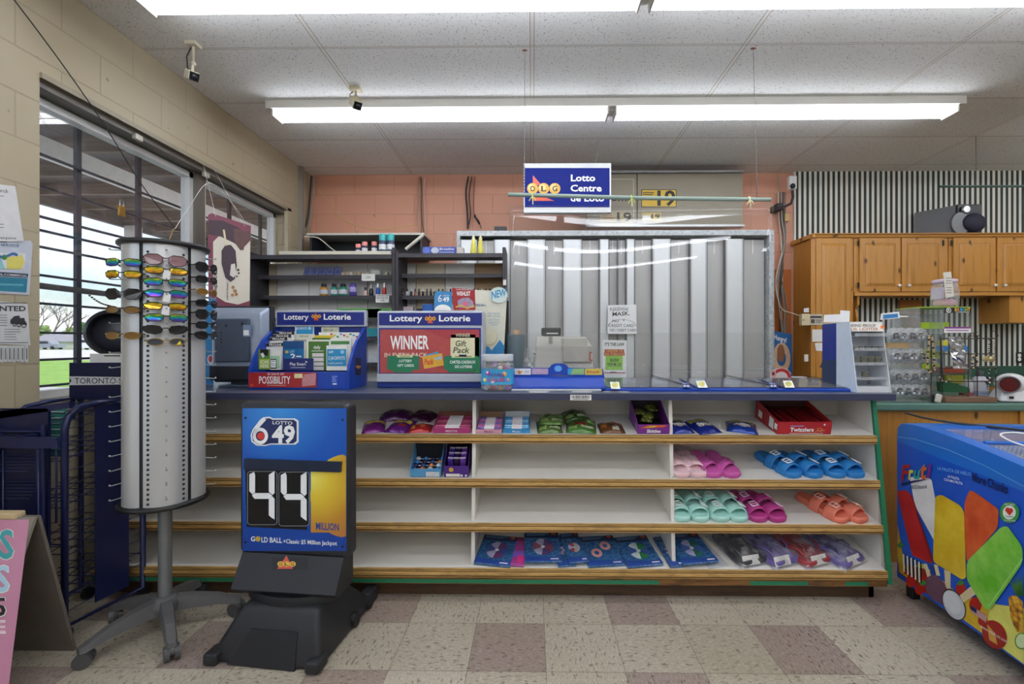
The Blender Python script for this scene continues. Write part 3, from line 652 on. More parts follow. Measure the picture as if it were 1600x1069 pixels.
# scalloped bracket under the wall cupboard
m = MB(); xa = X_at(1336, 4.4); P = [(4.42, 1.70), (4.42, 1.66)]
pr = [(CYF+.02, 1.698), (CYF+.02, 1.62), (CYF+.05, 1.58), (CYF+.03, 1.5), (CYF+.05, 1.35), (CYF+.12, 1.25), (WY-.032, 1.2), (WY-.032, 1.698)]
m.prism([(xa, a, b) for a, b in pr], (.02, 0, 0), pine); solo(m, 'pine_bracket', 'scalloped pine bracket under the left end of the wall cupboards', 'bracket', (xa, 4.5, 1.2), world=True)
m = MB(); m.box(X_at(1572, 4.4), X_at(1640, 4.4), CYF+.02, WY-.031, Z_at(505, 4.4), Z_at(462.5, CYF)-.001, pine); solo(m, 'pine_box_shelf', 'pine box hanging below the wall cupboards at the right edge', 'box shelf', (X_at(1600, 4.4), 4.5, 1.45), world=True)
m = MB(); m.box(X_at(1412, 4.6), X_at(1448, 4.6), WY-.05, WY-.031, 1.02, 1.69, mat('#a86a2a', .5)); solo(m, 'pine_board', 'narrow pine board on the striped wallpaper behind the acrylic rack', 'board', (X_at(1430, 4.6), WY-.04, 1.02), world=True)
# back green counter
gtop = mat('#2f5648', .4, ns=8); gtop2 = mat('#5a7f73', .35, ns=8)
t = thing('back_worktop', 'dark green worktop with upstand along the striped back wall', 'countertop', (3.6, 4.4, .93)); part(MB().box(xe+.01, 5.2, 4.05, WY-.032, .89, .93, gtop, .004), 'top', t, world=True)
part(MB().box(xe+.01, 5.2, WY-.055, WY-.032, .93, 1.035, gtop), 'upstand', t, world=True)
solo(MB().box(xe+.02, 5.15, 4.1, WY-.032, 0, .888, pine), 'pine_base_cupboard', 'pine base cupboard under the green worktop at the back', 'cupboard', (3.6, 4.4, 0), world=True)
# front green counter
GY, GZ = 2.66, Z_at(629, 2.66)
t = thing('green_counter', 'pine fronted side counter with a green top, behind the ice cream freezer', 'counter', (2.6, 2.9, 0))
part(MB().box(1.765, 4.2, GY, 3.35, GZ-.045, GZ, gtop2, .01).box(1.765, 4.2, GY+.02, 3.34, GZ, GZ+.001, gtop), 'top', t, 'green laminate top', world=True)
part(MB().box(1.765, 4.2, GY+.05, 3.3, 0, GZ-.046, pine), 'front_panel', t, 'knotty pine front', world=True)
for a in (X_at(1590, GY+.05),): part(MB().box(a, a+.07, GY+.035, GY+.05, 0, GZ-.046, pine), 'batten', t, world=True)
# ================================================================ hanging things
# lottery centre sign
SYN = 3.9; t = thing('hanging_sign', 'blue lottery centre sign in a grey frame hanging from the ceiling', 'sign', (X_at(886, SYN), SYN, Z_at(332, SYN)))
m = MB(); m.box(X_at(818, SYN), X_at(955, SYN), SYN, SYN+.05, Z_at(333, SYN), Z_at(255, SYN), mat('#b9bbbd', .4, .3), .004); part(m, 'frame', t, world=True)
fs = PxF((0, SYN-.001, 2), (0, -1, 0)); blue = mat('#081c74', .6, spec=.2, noise=.02); wt = mat('#f1f1f1', .4, noise=0); orange = mat('#d2553a', .4, noise=0); ball = mat('#d9a23a', .35, noise=.02); ballh = mat('#e8c678', .4, noise=0)
def olg(m, fr, px, S, l0=2, bk=black):
    "three lettered balls over an orange triangle; px(a,b) maps unit sign coordinates"
    m.poly(fr, [S(.17, 0), S(.17, .38), S(.43, .38)], orange, l0); m.poly(fr, [S(.17, .66), S(.17, 1), S(.83, 1)], orange, l0)
    for cx, ch in ((.16, 'O'), (.5, 'L'), (.84, 'G')):
        c = S(cx, .52); r = abs(S(.17, 0)[0]-S(0, 0)[0]); m.circ(fr, c[0], c[1], r*1.0, r*1.0, ball, l0+1); m.circ(fr, c[0]-r*.2, c[1]-r*.2, r*.6, r*.6, ballh, l0+2)
        h = r*.95; w = r*.9; m.text(fr, ch, c[0]-w/2, c[1]+h/2, c[0]+w/2, c[1]-h/2, bk, l0+3, 2)
m = MB(); m.rect(fs, 820, 262.5, 952.5, 324, blue, 1)
olg(m, fs, None, lambda a, b: (824+51*a, 274+40*b)); m.text(fs, 'Lotto', 892, 283, 930, 273, wt, 2, 2); m.text(fs, 'Centre', 891.5, 299, 940, 289, wt, 2, 2); m.text(fs, 'de Loto', 891.5, 314.5, 944, 304.5, wt, 2, 2)
part(m, 'sign_face', t, 'blue face with ball emblem and white lettering', world=True)
wire = mat('#8f8c86', .5, .5)
for a, b in ((834, 840), (936, 931)): part(MB().tube([(X_at(a, SYN), SYN+.02, CZ-.001), (X_at(b, SYN), SYN+.02, Z_at(255, SYN))], .0018, wire, 5), 'hanging_wire', t, world=True)
# rod with acrylic screen
RYY = 2.70; t = thing('hanging_rod', 'pale green rod hung on thin chains, carrying the clear counter screen', 'rod', (.62, RYY, 2.1)); rodm = mat('#8fa39a', .4)
p0 = aty(794, 304, RYY); p1 = aty(1204, 312, RYY); mid = aty(1000, 309.5, RYY)
part(MB().tube([p0, mid, p1], .0115, rodm, 12), 'rod', t, world=True)
chain = mat('#6f6d6a', .5, .6)
for px, pc in ((819, 820), (1183, 1177)):
    x = X_at(px, RYY); zr = aty(px, 306 if px < 900 else 311.5, RYY).z; xt = X_at(pc, RYY); c = MB(); c.tube([(xt, RYY, CZ-.001), (x, RYY, zr+.01)], .0014, chain, 5)
    zz = zr+.17
    for i in range(9): c.ell((x+(xt-x)*.1, RYY, zr+.02+i*.018), (.004, .004, .008), chain, 6)
    c.ell((xt, RYY, CZ-.006), (.018, .008, .005), mat('#7a4a3a', .5), 8); part(c, 'chain', t, world=True)
acry = clearmat('acrylic_sheet', (.98, .985, .985), .99, .012, 1.38)
m = MB(); xa, xb = X_at(795, RYY), X_at(1205, RYY); za, zb = Z_at(322, RYY), Z_at(583, RYY); NX, NZ = 40, 16; vs = []
def wob(u, v): return .016*math.sin(u*PI*1.1+.3)*(1-.4*v) + .0012*math.sin(u*7+v*3) + .0006*math.sin(v*7+u*4)
for side in (0, .004):
    for j in range(NZ+1):
        for i in range(NX+1):
            u, v = i/NX, j/NZ; vs.append((xa+(xb-xa)*u, RYY-.02+side+wob(u, v), za+(zb-za)*v))
q = (NX+1)*(NZ+1); fs_ = []
for j in range(NZ):
    for i in range(NX):
        a = j*(NX+1)+i; fs_ += [(a, a+NX+1, a+NX+2, a+1), (q+a, q+a+1, q+a+NX+2, q+a+NX+1)]
for j in range(NZ): a = j*(NX+1); fs_.append((a, q+a, q+a+NX+1, a+NX+1)); a += NX; fs_.append((a, a+NX+1, q+a+NX+1, q+a))
for i in range(NX): fs_.append((i, i+1, q+i+1, q+i)); a = NZ*(NX+1)+i; fs_.append((a, q+a, q+a+1, a+1))
m.add(vs, fs_, acry, True); scr = solo(m, 'acrylic_screen', 'large clear acrylic sneeze screen hanging below the pale green rod', 'screen', (.62, RYY, 1.1), world=True)
# lower overlapping acrylic strip
xa2, xb2 = X_at(797, RYY), X_at(1205, RYY); m = MB().box(xa2, xb2, RYY+.045, RYY+.049, Z_at(597, RYY), Z_at(520, RYY), acry); solo(m, 'acrylic_strip', 'lower clear acrylic strip overlapping the bottom of the hanging screen', 'screen', (.62, RYY+.04, 1.03), world=True)
rib = mat('#c9d66a', .5); rib2 = mat('#e9e3b8', .5)
for px, py, lab, rm in ((832, 306, 'yellow green ribbon tied round the rod near its left end', rib), (986, 309.5, 'yellow green ribbon tied round the middle of the rod', rib), (1170, 312, 'cream ribbon bow tied round the rod near its right end', rib2)):
    p = aty(px, py, RYY); m = MB(); m.tube([p+Vector((0, .014*math.cos(a), .014*math.sin(a))) for a in [i*PI/5 for i in range(10)]], .004, rm, 6, closed=True)
    for d in ((-.02, -.03), (.02, -.028), (.002, -.05), (.014, -.012)): m.tube([p+Vector((0, -.015, -.008)), p+Vector((d[0]*.6, -.02, d[1]*.4-.01)), p+Vector((d[0], -.018, d[1]-.005))], .0028, rm if d[1] > -.045 else rib2, 5)
    solo(m, 'ribbon_tie', lab, 'ribbon', p, world=True, group='ribbons on the hanging rod')
# green rod at the right
t = thing('curtain_rod', 'dark green rod hung on a chain in front of the striped wall', 'rod', (4.0, 3.9, 2.6)); Y = 3.9
part(MB().tube([aty(1468, 291.5, Y), aty(1640, 291, Y)], .010, mat('#2d4a40', .4), 10), 'rod', t, world=True)
c = MB(); pt0 = aty(1525, 290, Y)
for i in range(22): c.ell((pt0.x, Y, pt0.z+.012+i*.0215), (.005, .004, .011), chain, 6)
c.tube([(pt0.x, Y, pt0.z), (pt0.x, Y, CZ-.001)], .0012, chain, 4); part(c, 'chain', t, world=True)
# ================================================================ jackpot sign stand (foreground)
blk = mat('#26272b', .48, noise=.08, ns=40, bump=.25, bs=500); blk2 = mat('#1b1c20', .5, bump=.2, bs=500); gblack = mat('#101218', .25, noise=0)
rz = -.10; JL = Vector((-1.01, 1.98, 0)); J = thing('jackpot_sign_stand', 'black floor standing jackpot sign with a blue poster showing the number 44', 'sign', JL, rz)
W = WM[J.name]
# main cabinet (local coords: x across, -y to the viewer)
w2 = .249; zt, zb = 1.014, .362
m = MB(); m.box(-w2, w2, -.03, .055, zb, zt, blk, .025, seg=4); part(m, 'casing', J)
n_ = W.to_3x3() @ Vector((0, -1, 0)); p_ = W @ Vector((0, -.0315, .7)); fj = PxF(p_, n_, W)
k = NT('sign_blue'); co = k.coords(); x, y, z = k.xyz(co)[:3]; d = k.math('SQRT', k.math('ADD', k.math('POWER', k.math('ADD', x, .06), 2.0), k.math('POWER', k.math('SUBTRACT', z, .99), 2.0)))
k.l(k.ramp(d, [(.0, '#2f8fe0'), (.25, '#0d58bd'), (.6, '#0a3f9c')]), k.p.inputs['Base Color']); k.p.inputs['Roughness'].default_value = .3; jblue = k.m
k = NT('gold_ball'); co = k.coords(); x, y, z = k.xyz(co)[:3]; d = k.math('SQRT', k.math('ADD', k.math('POWER', k.math('SUBTRACT', x, .09), 2.0), k.math('POWER', k.math('SUBTRACT', z, .70), 2.0)))
k.l(k.ramp(d, [(.0, '#f3ea6a'), (.08, '#e3c63a'), (.2, '#c08a2c'), (.26, '#b97a3c')]), k.p.inputs['Base Color']); k.p.inputs['Roughness'].default_value = .3; gold = k.m
jw = mat('#f0f2f4', .4, noise=0); red = mat('#d63a2c', .4, noise=0); jnavy = mat('#12255e', .35, noise=0); ltblue = mat('#7fc0ea', .4, noise=0)
m = MB(); m.rect(fj, 379, 638, 541.5, 861, jblue, 1)
m.poly(fj, [(379, 638), (541.5, 638.5), (541.5, 638), (379, 638)], jblue, 1)
P = [(541.5, 711)]+[(541.5-50*math.sin(math.radians(a))*1.0, 775-66*math.cos(math.radians(a))) for a in range(10, 171, 10)]+[(541.5, 840)]
P = [(541, 713)]+[(541-56*math.sin(math.radians(a)), 775-65*math.cos(math.radians(a))) for a in range(5, 176, 8)]+[(541, 838)]
m.poly(fj, P, gold, 2); m.rect(fj, 486, 735, 534, 832, gold, 2.6)
# 6/49 badge
def badge(m, fr, T, L0, face, rim, dot):
    "6/49 emblem; T maps unit coordinates (0..1) to the frame"
    out = [(0, .62), (.05, .42), (.2, .1), (.27, .02), (.4, 0), (.46, .06), (.93, .06), (1, .14), (1, .86), (.93, .95), (.42, .95), (.3, 1), (.12, .98), (.02, .85)]
    m.poly(fr, [T(a, b) for a, b in out], rim, L0); cx, cy = .5, .5
    m.poly(fr, [T(cx+(a-cx)*.94, cy+(b-cy)*.92) for a, b in out], face, L0+1)
    m.poly(fr, [T(cx+(a-cx)*.90, cy+(b-cy)*.86) for a, b in out], rim, L0+2)
    return m
def T1(a, b): return (392+75*a, 651+46*b)
badge(m, fj, T1, 3, jw, jw, red)
m.poly(fj, [T1(.5+(a-.5)*.93, .5+(b-.5)*.9) for a, b in [(0, .62), (.05, .42), (.2, .1), (.27, .02), (.4, 0), (.46, .06), (.93, .06), (1, .14), (1, .86), (.93, .95), (.42, .95), (.3, 1), (.12, .98), (.02, .85)]], jnavy, 6)
m.text(fj, 'LOTTO', 427, 662.5, 458, 657.5, jw, 7, 1.5, y1b=663.5)
m.text(fj, '49', 426, 691, 462, 665, jw, 7, 3.2)
m.ring(fj, 408, 681, 12, 13, 5, jw, 7); m.line(fj, [(399, 677), (405, 665), (415, 654)], 5.5, jw, 7); m.circ(fj, 409, 681, 5.6, 5.6, red, 8)
part(m, 'poster', J, 'blue poster with 6/49 emblem and gold ball')
# clear number windows
m = MB(); m.poly(fj, [(383, 716), (480, 722), (480, 828), (386, 823)], gblack, 3); part(m, 'number_window', J, 'black window holding the digits')
wl = mat('#8d9299', .3)
def seg4(m, x0, y0, x1, y1, L_=7):
    w = (x1-x0); 
    def q(a, b): return (x0+w*a, y0+(y1-y0)*b)
    m.poly(fj, [q(.02, .05), q(.2, .0), q(.24, .06), q(.24, .42), q(.14, .47), q(.02, .40)], jw, L_)
    m.poly(fj, [q(.76, .06), q(.98, -.02), q(.98, .44), q(.9, .48), q(.76, .41)], jw, L_)
    m.poly(fj, [q(.12, .49), q(.22, .44), q(.78, .44), q(.9, .5), q(.78, .56), q(.22, .56)], jw, L_)
    m.poly(fj, [q(.76, .57), q(.9, .51), q(.98, .56), q(.98, .99), q(.86, .95), q(.76, .9)], jw, L_)
for i, (a, b, c, d, e) in enumerate(((387, 736, 434, 820, 0), (436, 737, 484, 822, 1))):
    t_ = MB(); t_.rect(fj, a, b, c, d, wl, 4, 5); t_.rect(fj, a+1, b+1, c-1, d-1, gblack, 5, 4); seg4(t_, a+3, b+1, c-3, d-8); part(t_, 'digit_card', J, 'black card with a white digit 4')
m = MB(); pA_, pB_ = fj.pt(384, 716, 0), fj.pt(535, 721, 0); pC_, pD_ = fj.pt(534, 737, 0), fj.pt(384, 733, 0)
m.prism([pA_, pB_, pC_, pD_], (0, -.012, 0), mat('#17243f', .3)); part(m, 'header_bar', J, 'dark bar over the digits')
m = MB(); m.text(fj, 'MILLION', 494, 827, 530, 816, mat('#1b3f9a', .4, noise=0), 3, 2, y1b=829)
gd = mat('#c9a948', .4); m.text(fj, 'G', 392.5, 845.5, 399, 838, jw, 3, 1.5); m.circ(fj, 403.5, 842, 4.2, 4.2, gd, 3); m.text(fj, 'LD BALL', 409, 847, 441, 839, jw, 3, 1.5, y1b=848); m.text(fj, '+Classic $5 Million Jackpot', 443, 848.5, 527, 842, jw, 3, 1.5, y1b=852); part(m, 'lettering', J)
for a, b in ((384, 653), (535.5, 656), (384, 847), (535.5, 854)): part(MB().lathe([(0, .004), (.004, .004), (.005, 0)], gblack, 10, fj.pt(a, b, 0)+Vector((0, 0, 0)), Matrix.Rotation(PI/2, 4, 'X')), 'screw', J)
# sloping foot ledge with emblem
m = MB(); m.prism([(-.228, -.032, .372), (-.228, -.10, .25), (-.228, -.085, .232), (-.228, .05, .232), (-.228, .05, .372)], (.456, 0, 0), blk); part(m, 'ledge', J)
nL = (W.to_3x3() @ Vector((0, -.122, .068))).normalized(); nL = (W.to_3x3() @ Vector((0, -(.372-.25), -.068*-1))).normalized()
pl = W @ Vector((0, -.0665, .3115)); fl = PxF(pl, nL, W); m = MB(); m.rect(fl, 425, 871, 481, 891, blk2, 1)
m.poly(fl, [(433, 889), (448, 868), (458, 889)], orange, 2)
for cx, ch in ((439, 'O'), (448, 'L'), (457.5, 'G')): m.circ(fl, cx, 881.5, 5.2, 4.2, mat('#e3b23c', .4, noise=0), 3); m.text(fl, ch, cx-2.6, 884, cx+2.6, 879, black, 4, 1)
part(m, 'emblem', J, 'small three ball emblem')
# turntable neck and base
m = MB(); m.lathe([(.20, .195), (.205, .205), (.19, .232)], blk2, 28, (0, -.005, 0), sx=1.0, sy=.55); part(m, 'neck', J)
def frus(b, t, z0, z1): return [(b[0], b[2], z0), (b[1], b[2], z0), (b[1], b[3], z0), (b[0], b[3], z0), (t[0], t[2], z1), (t[1], t[2], z1), (t[1], t[3], z1), (t[0], t[3], z1)]
bm = bmesh.new(); vs = [bm.verts.new(v) for v in frus((-.27, .215, -.19, .32), (-.16, .17, -.125, .10), .0, .205)]
for f in ((0, 3, 2, 1), (4, 5, 6, 7), (0, 1, 5, 4), (1, 2, 6, 5), (2, 3, 7, 6), (3, 0, 4, 7)): bm.faces.new([vs[i] for i in f])
bmesh.ops.bevel(bm, geom=list(bm.edges), offset=.022, segments=3, profile=.5, affect='EDGES'); bm.verts.index_update()
m = MB(); m.add([v.co for v in bm.verts], [[v.index for v in f.verts] for f in bm.faces], blk, True)
bm.free(); part(m, 'base', J)
# raised arch panel on base front
def bp(u, v, off=0):
    A = Vector((-.25, -.19, 0)); B = Vector((.205, -.19, 0)); C = Vector((.17, -.125, .205)); D = Vector((-.16, -.125, .205))
    p = (A*(1-u)+B*u)*(1-v)+(D*(1-u)+C*u)*v; n = Vector((0, -.95, .3)); return p+n*off
m = MB(); m.prism([bp(.17, .03, -.004), bp(.80, .0, -.004), bp(.78, .62, -.004), bp(.26, .62, -.004)], (0, -.008, .002), blk2); part(m, 'base_panel', J, 'recessed panel on the base front')
for s_, x in ((-1, -.235), (1, .19)):
    m = MB(); m.box(x-.03, x+.03, -.21, -.13, 0, .05, blk, .014, seg=3); part(m, 'foot', J)
m = MB(); m.box(.155, .215, .24, .34, .0, .07, blk, .015, seg=3); part(m, 'foot', J)
for y in (.10, .24):
    part(MB().cyl((.203, y, .035), (.222, y, .035), .03, blk2, 16), 'wheel', J)
# ================================================================ sunglasses spinner
SGC = Vector((-1.626, 2.035, 0)); S = thing('sunglasses_rack', 'silver revolving sunglasses rack with black end discs on a five star caster base', 'display rack', SGC)
silver = mat('#c6c8ca', .34, .45, noise=.03, ns=4, stretch=(1, 1, .3)); groove = mat('#2a2c30', .5); gcast = mat('#5f5f60', .5, noise=.08, ns=20)
m = MB()
for z0, z1, r in ((1.682, 1.700, .166), (.567, .585, .166)): 
    d_ = MB(); d_.lathe([(0, z0), (r-.004, z0), (r, z0+.004), (r, z1-.004), (r-.004, z1), (0, z1)], mat('#1c1c1f', .4), 48); part(d_, 'end_disc', S, 'black round disc')
PH0 = math.radians(-50)
def colpt(ph, r, z): return Vector((r*math.cos(ph), r*math.sin(ph), z))
for kx in range(5):
    c = PH0+kx*2*PI/5; vs = []; fs_ = []; N_ = 10; half = math.radians(33)
    for i in range(N_+1):
        a = c-half+2*half*i/N_; r = .138+.012*math.cos((a-c)/half*PI/2)
        vs += [colpt(a, r, .585), colpt(a, r, 1.682)]
        if i: fs_.append((2*i-2, 2*i, 2*i+1, 2*i-1))
    m = MB(); m.add(vs, fs_, silver, True)
    P_ = part(m, 'panel', S, 'curved silver panel')
    for s_ in ((-1, 1) if kx == 0 else ()):
        g = c+s_*half*.74; h = MB()
        for q in range(52):
            z = .60+q*.0205
            if z > 1.67: break
            r = .138+.012*math.cos(.74*PI/2)
            n_ = colpt(g, 1, 0); ax = Matrix.Rotation(g, 4, 'Z') @ Matrix.Rotation(PI/2, 4, 'Y')
            h.lathe([(.0058, 0), (0, .0001)], groove, 8, colpt(g, r+.0012, z), ax, caps=False)
        part(h, 'hole_row', P_, kind='stuff')
    pg = MB()
    for q in range(18):
        z = .625+q*.0605; a0_, a1_ = colpt(c, .149, z), colpt(c, .186, z-.004); pg.tube([a0_, a1_, a1_+colpt(c, .004, .003)], .0022, steel, 6); pg.ell(a1_+colpt(c, .004, .003), (.0045, .0045, .0045), steel, 6)
    part(pg, 'peg_row', P_, kind='stuff')
m = MB(); m.lathe([(.134, .585), (.134, 1.682)], groove, 40); part(m, 'core', S, 'dark grooves between the panels')
m = MB(); m.cyl((0, 0, .13), (0, 0, .566), .026, mat('#7d7f82', .4, .3), 20); part(m, 'pole', S)
m = MB(); m.lathe([(.055, .09), (.06, .12), (.045, .15), (.03, .155)], gcast, 24); part(m, 'hub', S)
for i in range(5):
    a = math.radians(-119+72*i); d = Vector((math.cos(a), math.sin(a), 0)); leg = MB(); n2 = Vector((-d.y, d.x, 0)); pr = []
    st = [(.03, .085, .145, .03), (.10, .083, .138, .026), (.20, .075, .115, .023), (.275, .058, .083, .021), (.29, .058, .078, .017)]
    vs = []
    for r, zl, zh, w in st: vs += [d*r+n2*w+Vector((0, 0, zl)), d*r-n2*w+Vector((0, 0, zl)), d*r-n2*w*.7+Vector((0, 0, zh)), d*r+n2*w*.7+Vector((0, 0, zh))]
    fs_ = [(0, 1, 2, 3), (16, 19, 18, 17)]+[(4*q+j, 4*q+(j+1) % 4, 4*q+4+(j+1) % 4, 4*q+4+j) for q in range(4) for j in range(4)]
    leg.add(vs, fs_, gcast); L_ = part(leg, 'leg', S)
    cs = MB(); ctr_ = d*.272; ax = n2 if i % 2 else (n2*.8+d*.6).normalized()
    for s_ in (-1, 1): cs.cyl(ctr_+ax*(s_*.008)+Vector((0, 0, .03)), ctr_+ax*(s_*.026)+Vector((0, 0, .03)), .03, mat('#4c4c4e', .45), 20)
    cs.cyl(ctr_+Vector((0, 0, .03)), ctr_+Vector((0, 0, .075)), .010, black, 8); cs.ell(ctr_+Vector((0, 0, .042)), (.024, .024, .022), gcast, 10); part(cs, 'caster', L_)
# ---- sunglasses
def lensmat(name, stops, rough=.12, ax='z'):
    k = NT(name); co = k.coords(kind='Generated'); x, y, z = k.xyz(co)[:3]; n = k.noise(co, 3, 3); v = k.math('ADD', z if ax == 'z' else x, k.math('MULTIPLY', k.math('SUBTRACT', n, .5), .7))
    k.l(k.ramp(v, stops), k.p.inputs['Base Color']); k.p.inputs['Metallic'].default_value = .6; k.p.inputs['Roughness'].default_value = rough; return k.m
LM = {'gold': lensmat('lens_gold', [(.1, '#6b4a12'), (.4, '#d89b1e'), (.65, '#f0d23c'), (.9, '#7a8a2a')]),
      'rainbow': lensmat('lens_rainbow', [(.05, '#6a2a8a'), (.25, '#2454c8'), (.5, '#2aa7a0'), (.7, '#4fb44a'), (.9, '#d8d23a')]),
      'blue': lensmat('lens_blue', [(.1, '#a03a9a'), (.35, '#3a4ad0'), (.6, '#22a0b4'), (.85, '#3ab06a')]),
      'brown': mat('#8a6a70', .1, noise=.1), 'grey': mat('#3b4048', .1, noise=.1), 'dark': mat('#17181c', .1, noise=0), 'amber': mat('#7a5a2c', .12, noise=.1)}
FM = {'black': mat('#15161a', .25, noise=0), 'tort': mat('#4a2a24', .25), 'gold': mat('#94773c', .3, .7), 'brown': mat('#3a2a20', .25)}
def glasses(label, lens, frame, shape, loc, rz, wdt=.15):
    t = thing('sunglasses', label, 'sunglasses', loc, rz, group='sunglasses on the revolving rack'); h = wdt/2
    if shape == 'oval': P = [(.5+.44*math.cos(a), .5*math.sin(a)*.9) for a in [2*PI*i/18 for i in range(18)]]; hh = .018
    elif shape == 'wrap': P = [(.06, .1), (.2, .5), (.6, .62), (1.02, .45), (1.06, .0), (.8, -.45), (.4, -.6), (.14, -.4)]; hh = .017
    elif shape == 'big': P = [(.05, .3), (.3, .62), (.8, .6), (1.0, .3), (.95, -.3), (.7, -.62), (.3, -.6), (.08, -.3)]; hh = .020
    else: P = [(.06, .35), (.3, .55), (.8, .5), (1.0, .2), (.92, -.35), (.65, -.5), (.25, -.45), (.08, -.15)]; hh = .017
    def lens_pt(s_, u, v):
        x = s_*(.006+u*(h-.010)); return Vector((x, .010*(abs(x)/h)**2*1.6, v*hh*1.75))
    for s_ in (-1, 1):
        l_ = MB(); ps_ = [lens_pt(s_, u, v) for u, v in P]; l_.prism(ps_, (0, .0015, 0), LM[lens]); part(l_, 'lens', t)
        f_ = MB(); f_.tube([p+Vector((0, .0008, 0)) for p in ps_], .0020, FM[frame], 6, closed=True)
        e = Vector((s_*h, .022, .006)); f_.tube([lens_pt(s_, .98, .25), e, Vector((s_*(h+.0), .085, .004)), Vector((s_*h*.88, .12, -.012))], .0026, FM[frame], 6); part(f_, 'temple', t)
    b = MB(); b.tube([lens_pt(-1, .05, .25), Vector((0, -.002, .007)), lens_pt(1, .05, .25)], .0022, FM[frame], 6); part(b, 'bridge', t)
    return t
FR = SGC+colpt(PH0, .178, 0); cx_ = FR.x
specs = [(405, 'brown', 'tort', 'big', 'pink brown lenses and tortoise frame, at the top of the middle column'), (422, 'gold', 'black', 'x', 'yellow mirrored lenses, second from the top of the middle column'),
 (440, 'rainbow', 'black', 'x', 'green and violet mirrored lenses, third down the middle column'), (458, 'blue', 'black', 'x', 'blue green mirrored lenses, halfway down the middle column above the second yellow pair'),
 (478, 'gold', 'black', 'x', 'yellow mirrored lenses, fifth down the middle column'), (496, 'rainbow', 'black', 'x', 'blue green mirrored lenses, directly above the dark wraparound pair'),
 (515, 'dark', 'black', 'wrap', 'wide dark wraparound lenses, second from the bottom of the middle column'), (534, 'grey', 'gold', 'oval', 'small dark oval lenses in gold wire, at the bottom of the middle column')]
tagm = mat('#dcdcda', .5)
for i, (py, ln_, fr_n, sh, lab) in enumerate(specs):
    z = 1.272+(534-py)*FR.y/F; t = glasses('sunglasses with '+lab, ln_, fr_n, sh, (cx_+(i % 2)*.004, FR.y-.004, z), PH0+PI/2, .150 if sh != 'oval' else .14)
    if i in (1, 3, 4): part(MB().box(-.012, .012, -.006, -.005, -.035, .0, tagm, R=Matrix.Rotation(.15, 4, 'Y')), 'price_tag', t, 'white paper price tag')
    if i == 7: part(MB().poly(UvF((.03, -.002, -.012), (.02, 0, 0), (0, 0, .02)), [(.1, 0), (1, .1), (.7, .9)], mat('#e0c83a', .5), 1), 'sticker', t, 'yellow sticker on one lens')
# left column, seen obliquely
for i, (py, ln_, fr_n, sh, lab) in enumerate([(408, 'rainbow', 'black', 'x', 'violet and green mirrored lenses, top of the left column'), (427, 'gold', 'black', 'x', 'yellow mirrored lenses, second in the left column'), (458, 'dark', 'black', 'big', 'large black frame sticking out sideways from the left column'),
   (483, 'amber', 'brown', 'oval', 'small round brown lenses, above the gold pair in the left column'), (524, 'amber', 'gold', 'oval', 'small dark oval lenses in gold wire, lowest in the left column')]):
    a = PH0-.92; c = SGC+colpt(a, .180, 0); z = 1.272+(534-py)*c.y/F; glasses('sunglasses with '+lab, ln_, fr_n, sh, (c.x, c.y, z), a+PI/2+(.38 if a < PH0 else -.2), .14)
for i, (py, ln_, fr_n, sh) in enumerate([(418, 'dark', 'black', 'big'), (437, 'dark', 'black', 'x'), (456, 'amber', 'gold', 'oval'), (474, 'dark', 'black', 'x'), (491, 'dark', 'black', 'big'), (508, 'dark', 'black', 'x'), (524, 'dark', 'black', 'wrap')]):
    a = PH0+1.05; c = SGC+colpt(a, .180, 0); z = 1.272+(534-py)*c.y/F
    lab = ['topmost of the right column', 'second from the top of the right column', 'thin gold wire, third down the right column', 'fourth down the right column', 'fifth down the right column', 'sixth down the right column', 'lowest of the right column'][i]
    glasses('sunglasses seen from the side with dark lenses, '+lab, ln_, fr_n, sh, (c.x, c.y, z), a+PI/2+(.38 if a < PH0 else -.2), .14)
# ================================================================ newspaper racks
nb = mat('#18204c', .3, noise=.05, ns=6); nbd = mat('#121a42', .35); label_w = mat('#d5d8dc', .5)
N = thing('newspaper_rack', 'dark blue wire newspaper rack with a headed sign panel, standing behind the sunglasses rack', 'rack', (-2.08, 2.12, 0))
xa, ya = -1.985, 1.945; xb, yb = -1.925, 2.27
def sidef(x0, y0, x1, y1, zt): return [(x0, y0, .06), (x0, y0, zt-.10), (x0+.004, y0+.012, zt-.045), (x0+.012, y0+.045, zt-.012), (x0+.03, y0+.11, zt), (x1, y1, zt), (x1, y1, .06)]
m = MB(); m.tube(sidef(xa, ya, xb, yb, 1.0), .013, nb, 10, closed=True); part(m, 'side_frame', N, world=True)
m = MB(); m.tube(sidef(-2.235, ya+.02, -2.235, yb, 1.0), .011, nb, 8, closed=True); part(m, 'side_frame', N, world=True)
m = MB(); dx, dy = xb-xa, yb-ya; pA_ = [(xa+dx*a, ya+dy*a) for a in (.36, .80)]; m.prism([(pA_[0][0], pA_[0][1], .10), (pA_[1][0], pA_[1][1], .10), (pA_[1][0], pA_[1][1], .985), (pA_[0][0], pA_[0][1], .985)], (-.004, .0, 0), nb)
part(m, 'side_panel', N, 'dark blue sheet panel', world=True)
wires = mat('#1c2654', .4)
for lv in (.16, .36, .56, .76, .92):
    b = MB()
    for q in range(7):
        t_ = q/6; y = ya+.02+(yb-ya-.03)*t_; x1_ = xa+dx*t_; b.tube([(x1_, y, lv+.07*t_), (-2.235, y, lv+.07*t_)], .0022, wires, 5)
    for q in range(4): t_ = (q+.5)/4; xx = -2.235+(.25)*t_; b.tube([(xx, ya+.02, lv), (xx, yb-.01, lv+.07)], .0022, wires, 5)
    b.tube([(xa, ya, lv+.05), (-2.235, ya+.02, lv+.05)], .0032, wires, 5); part(b, 'wire_shelf', N, world=True)
b = MB()
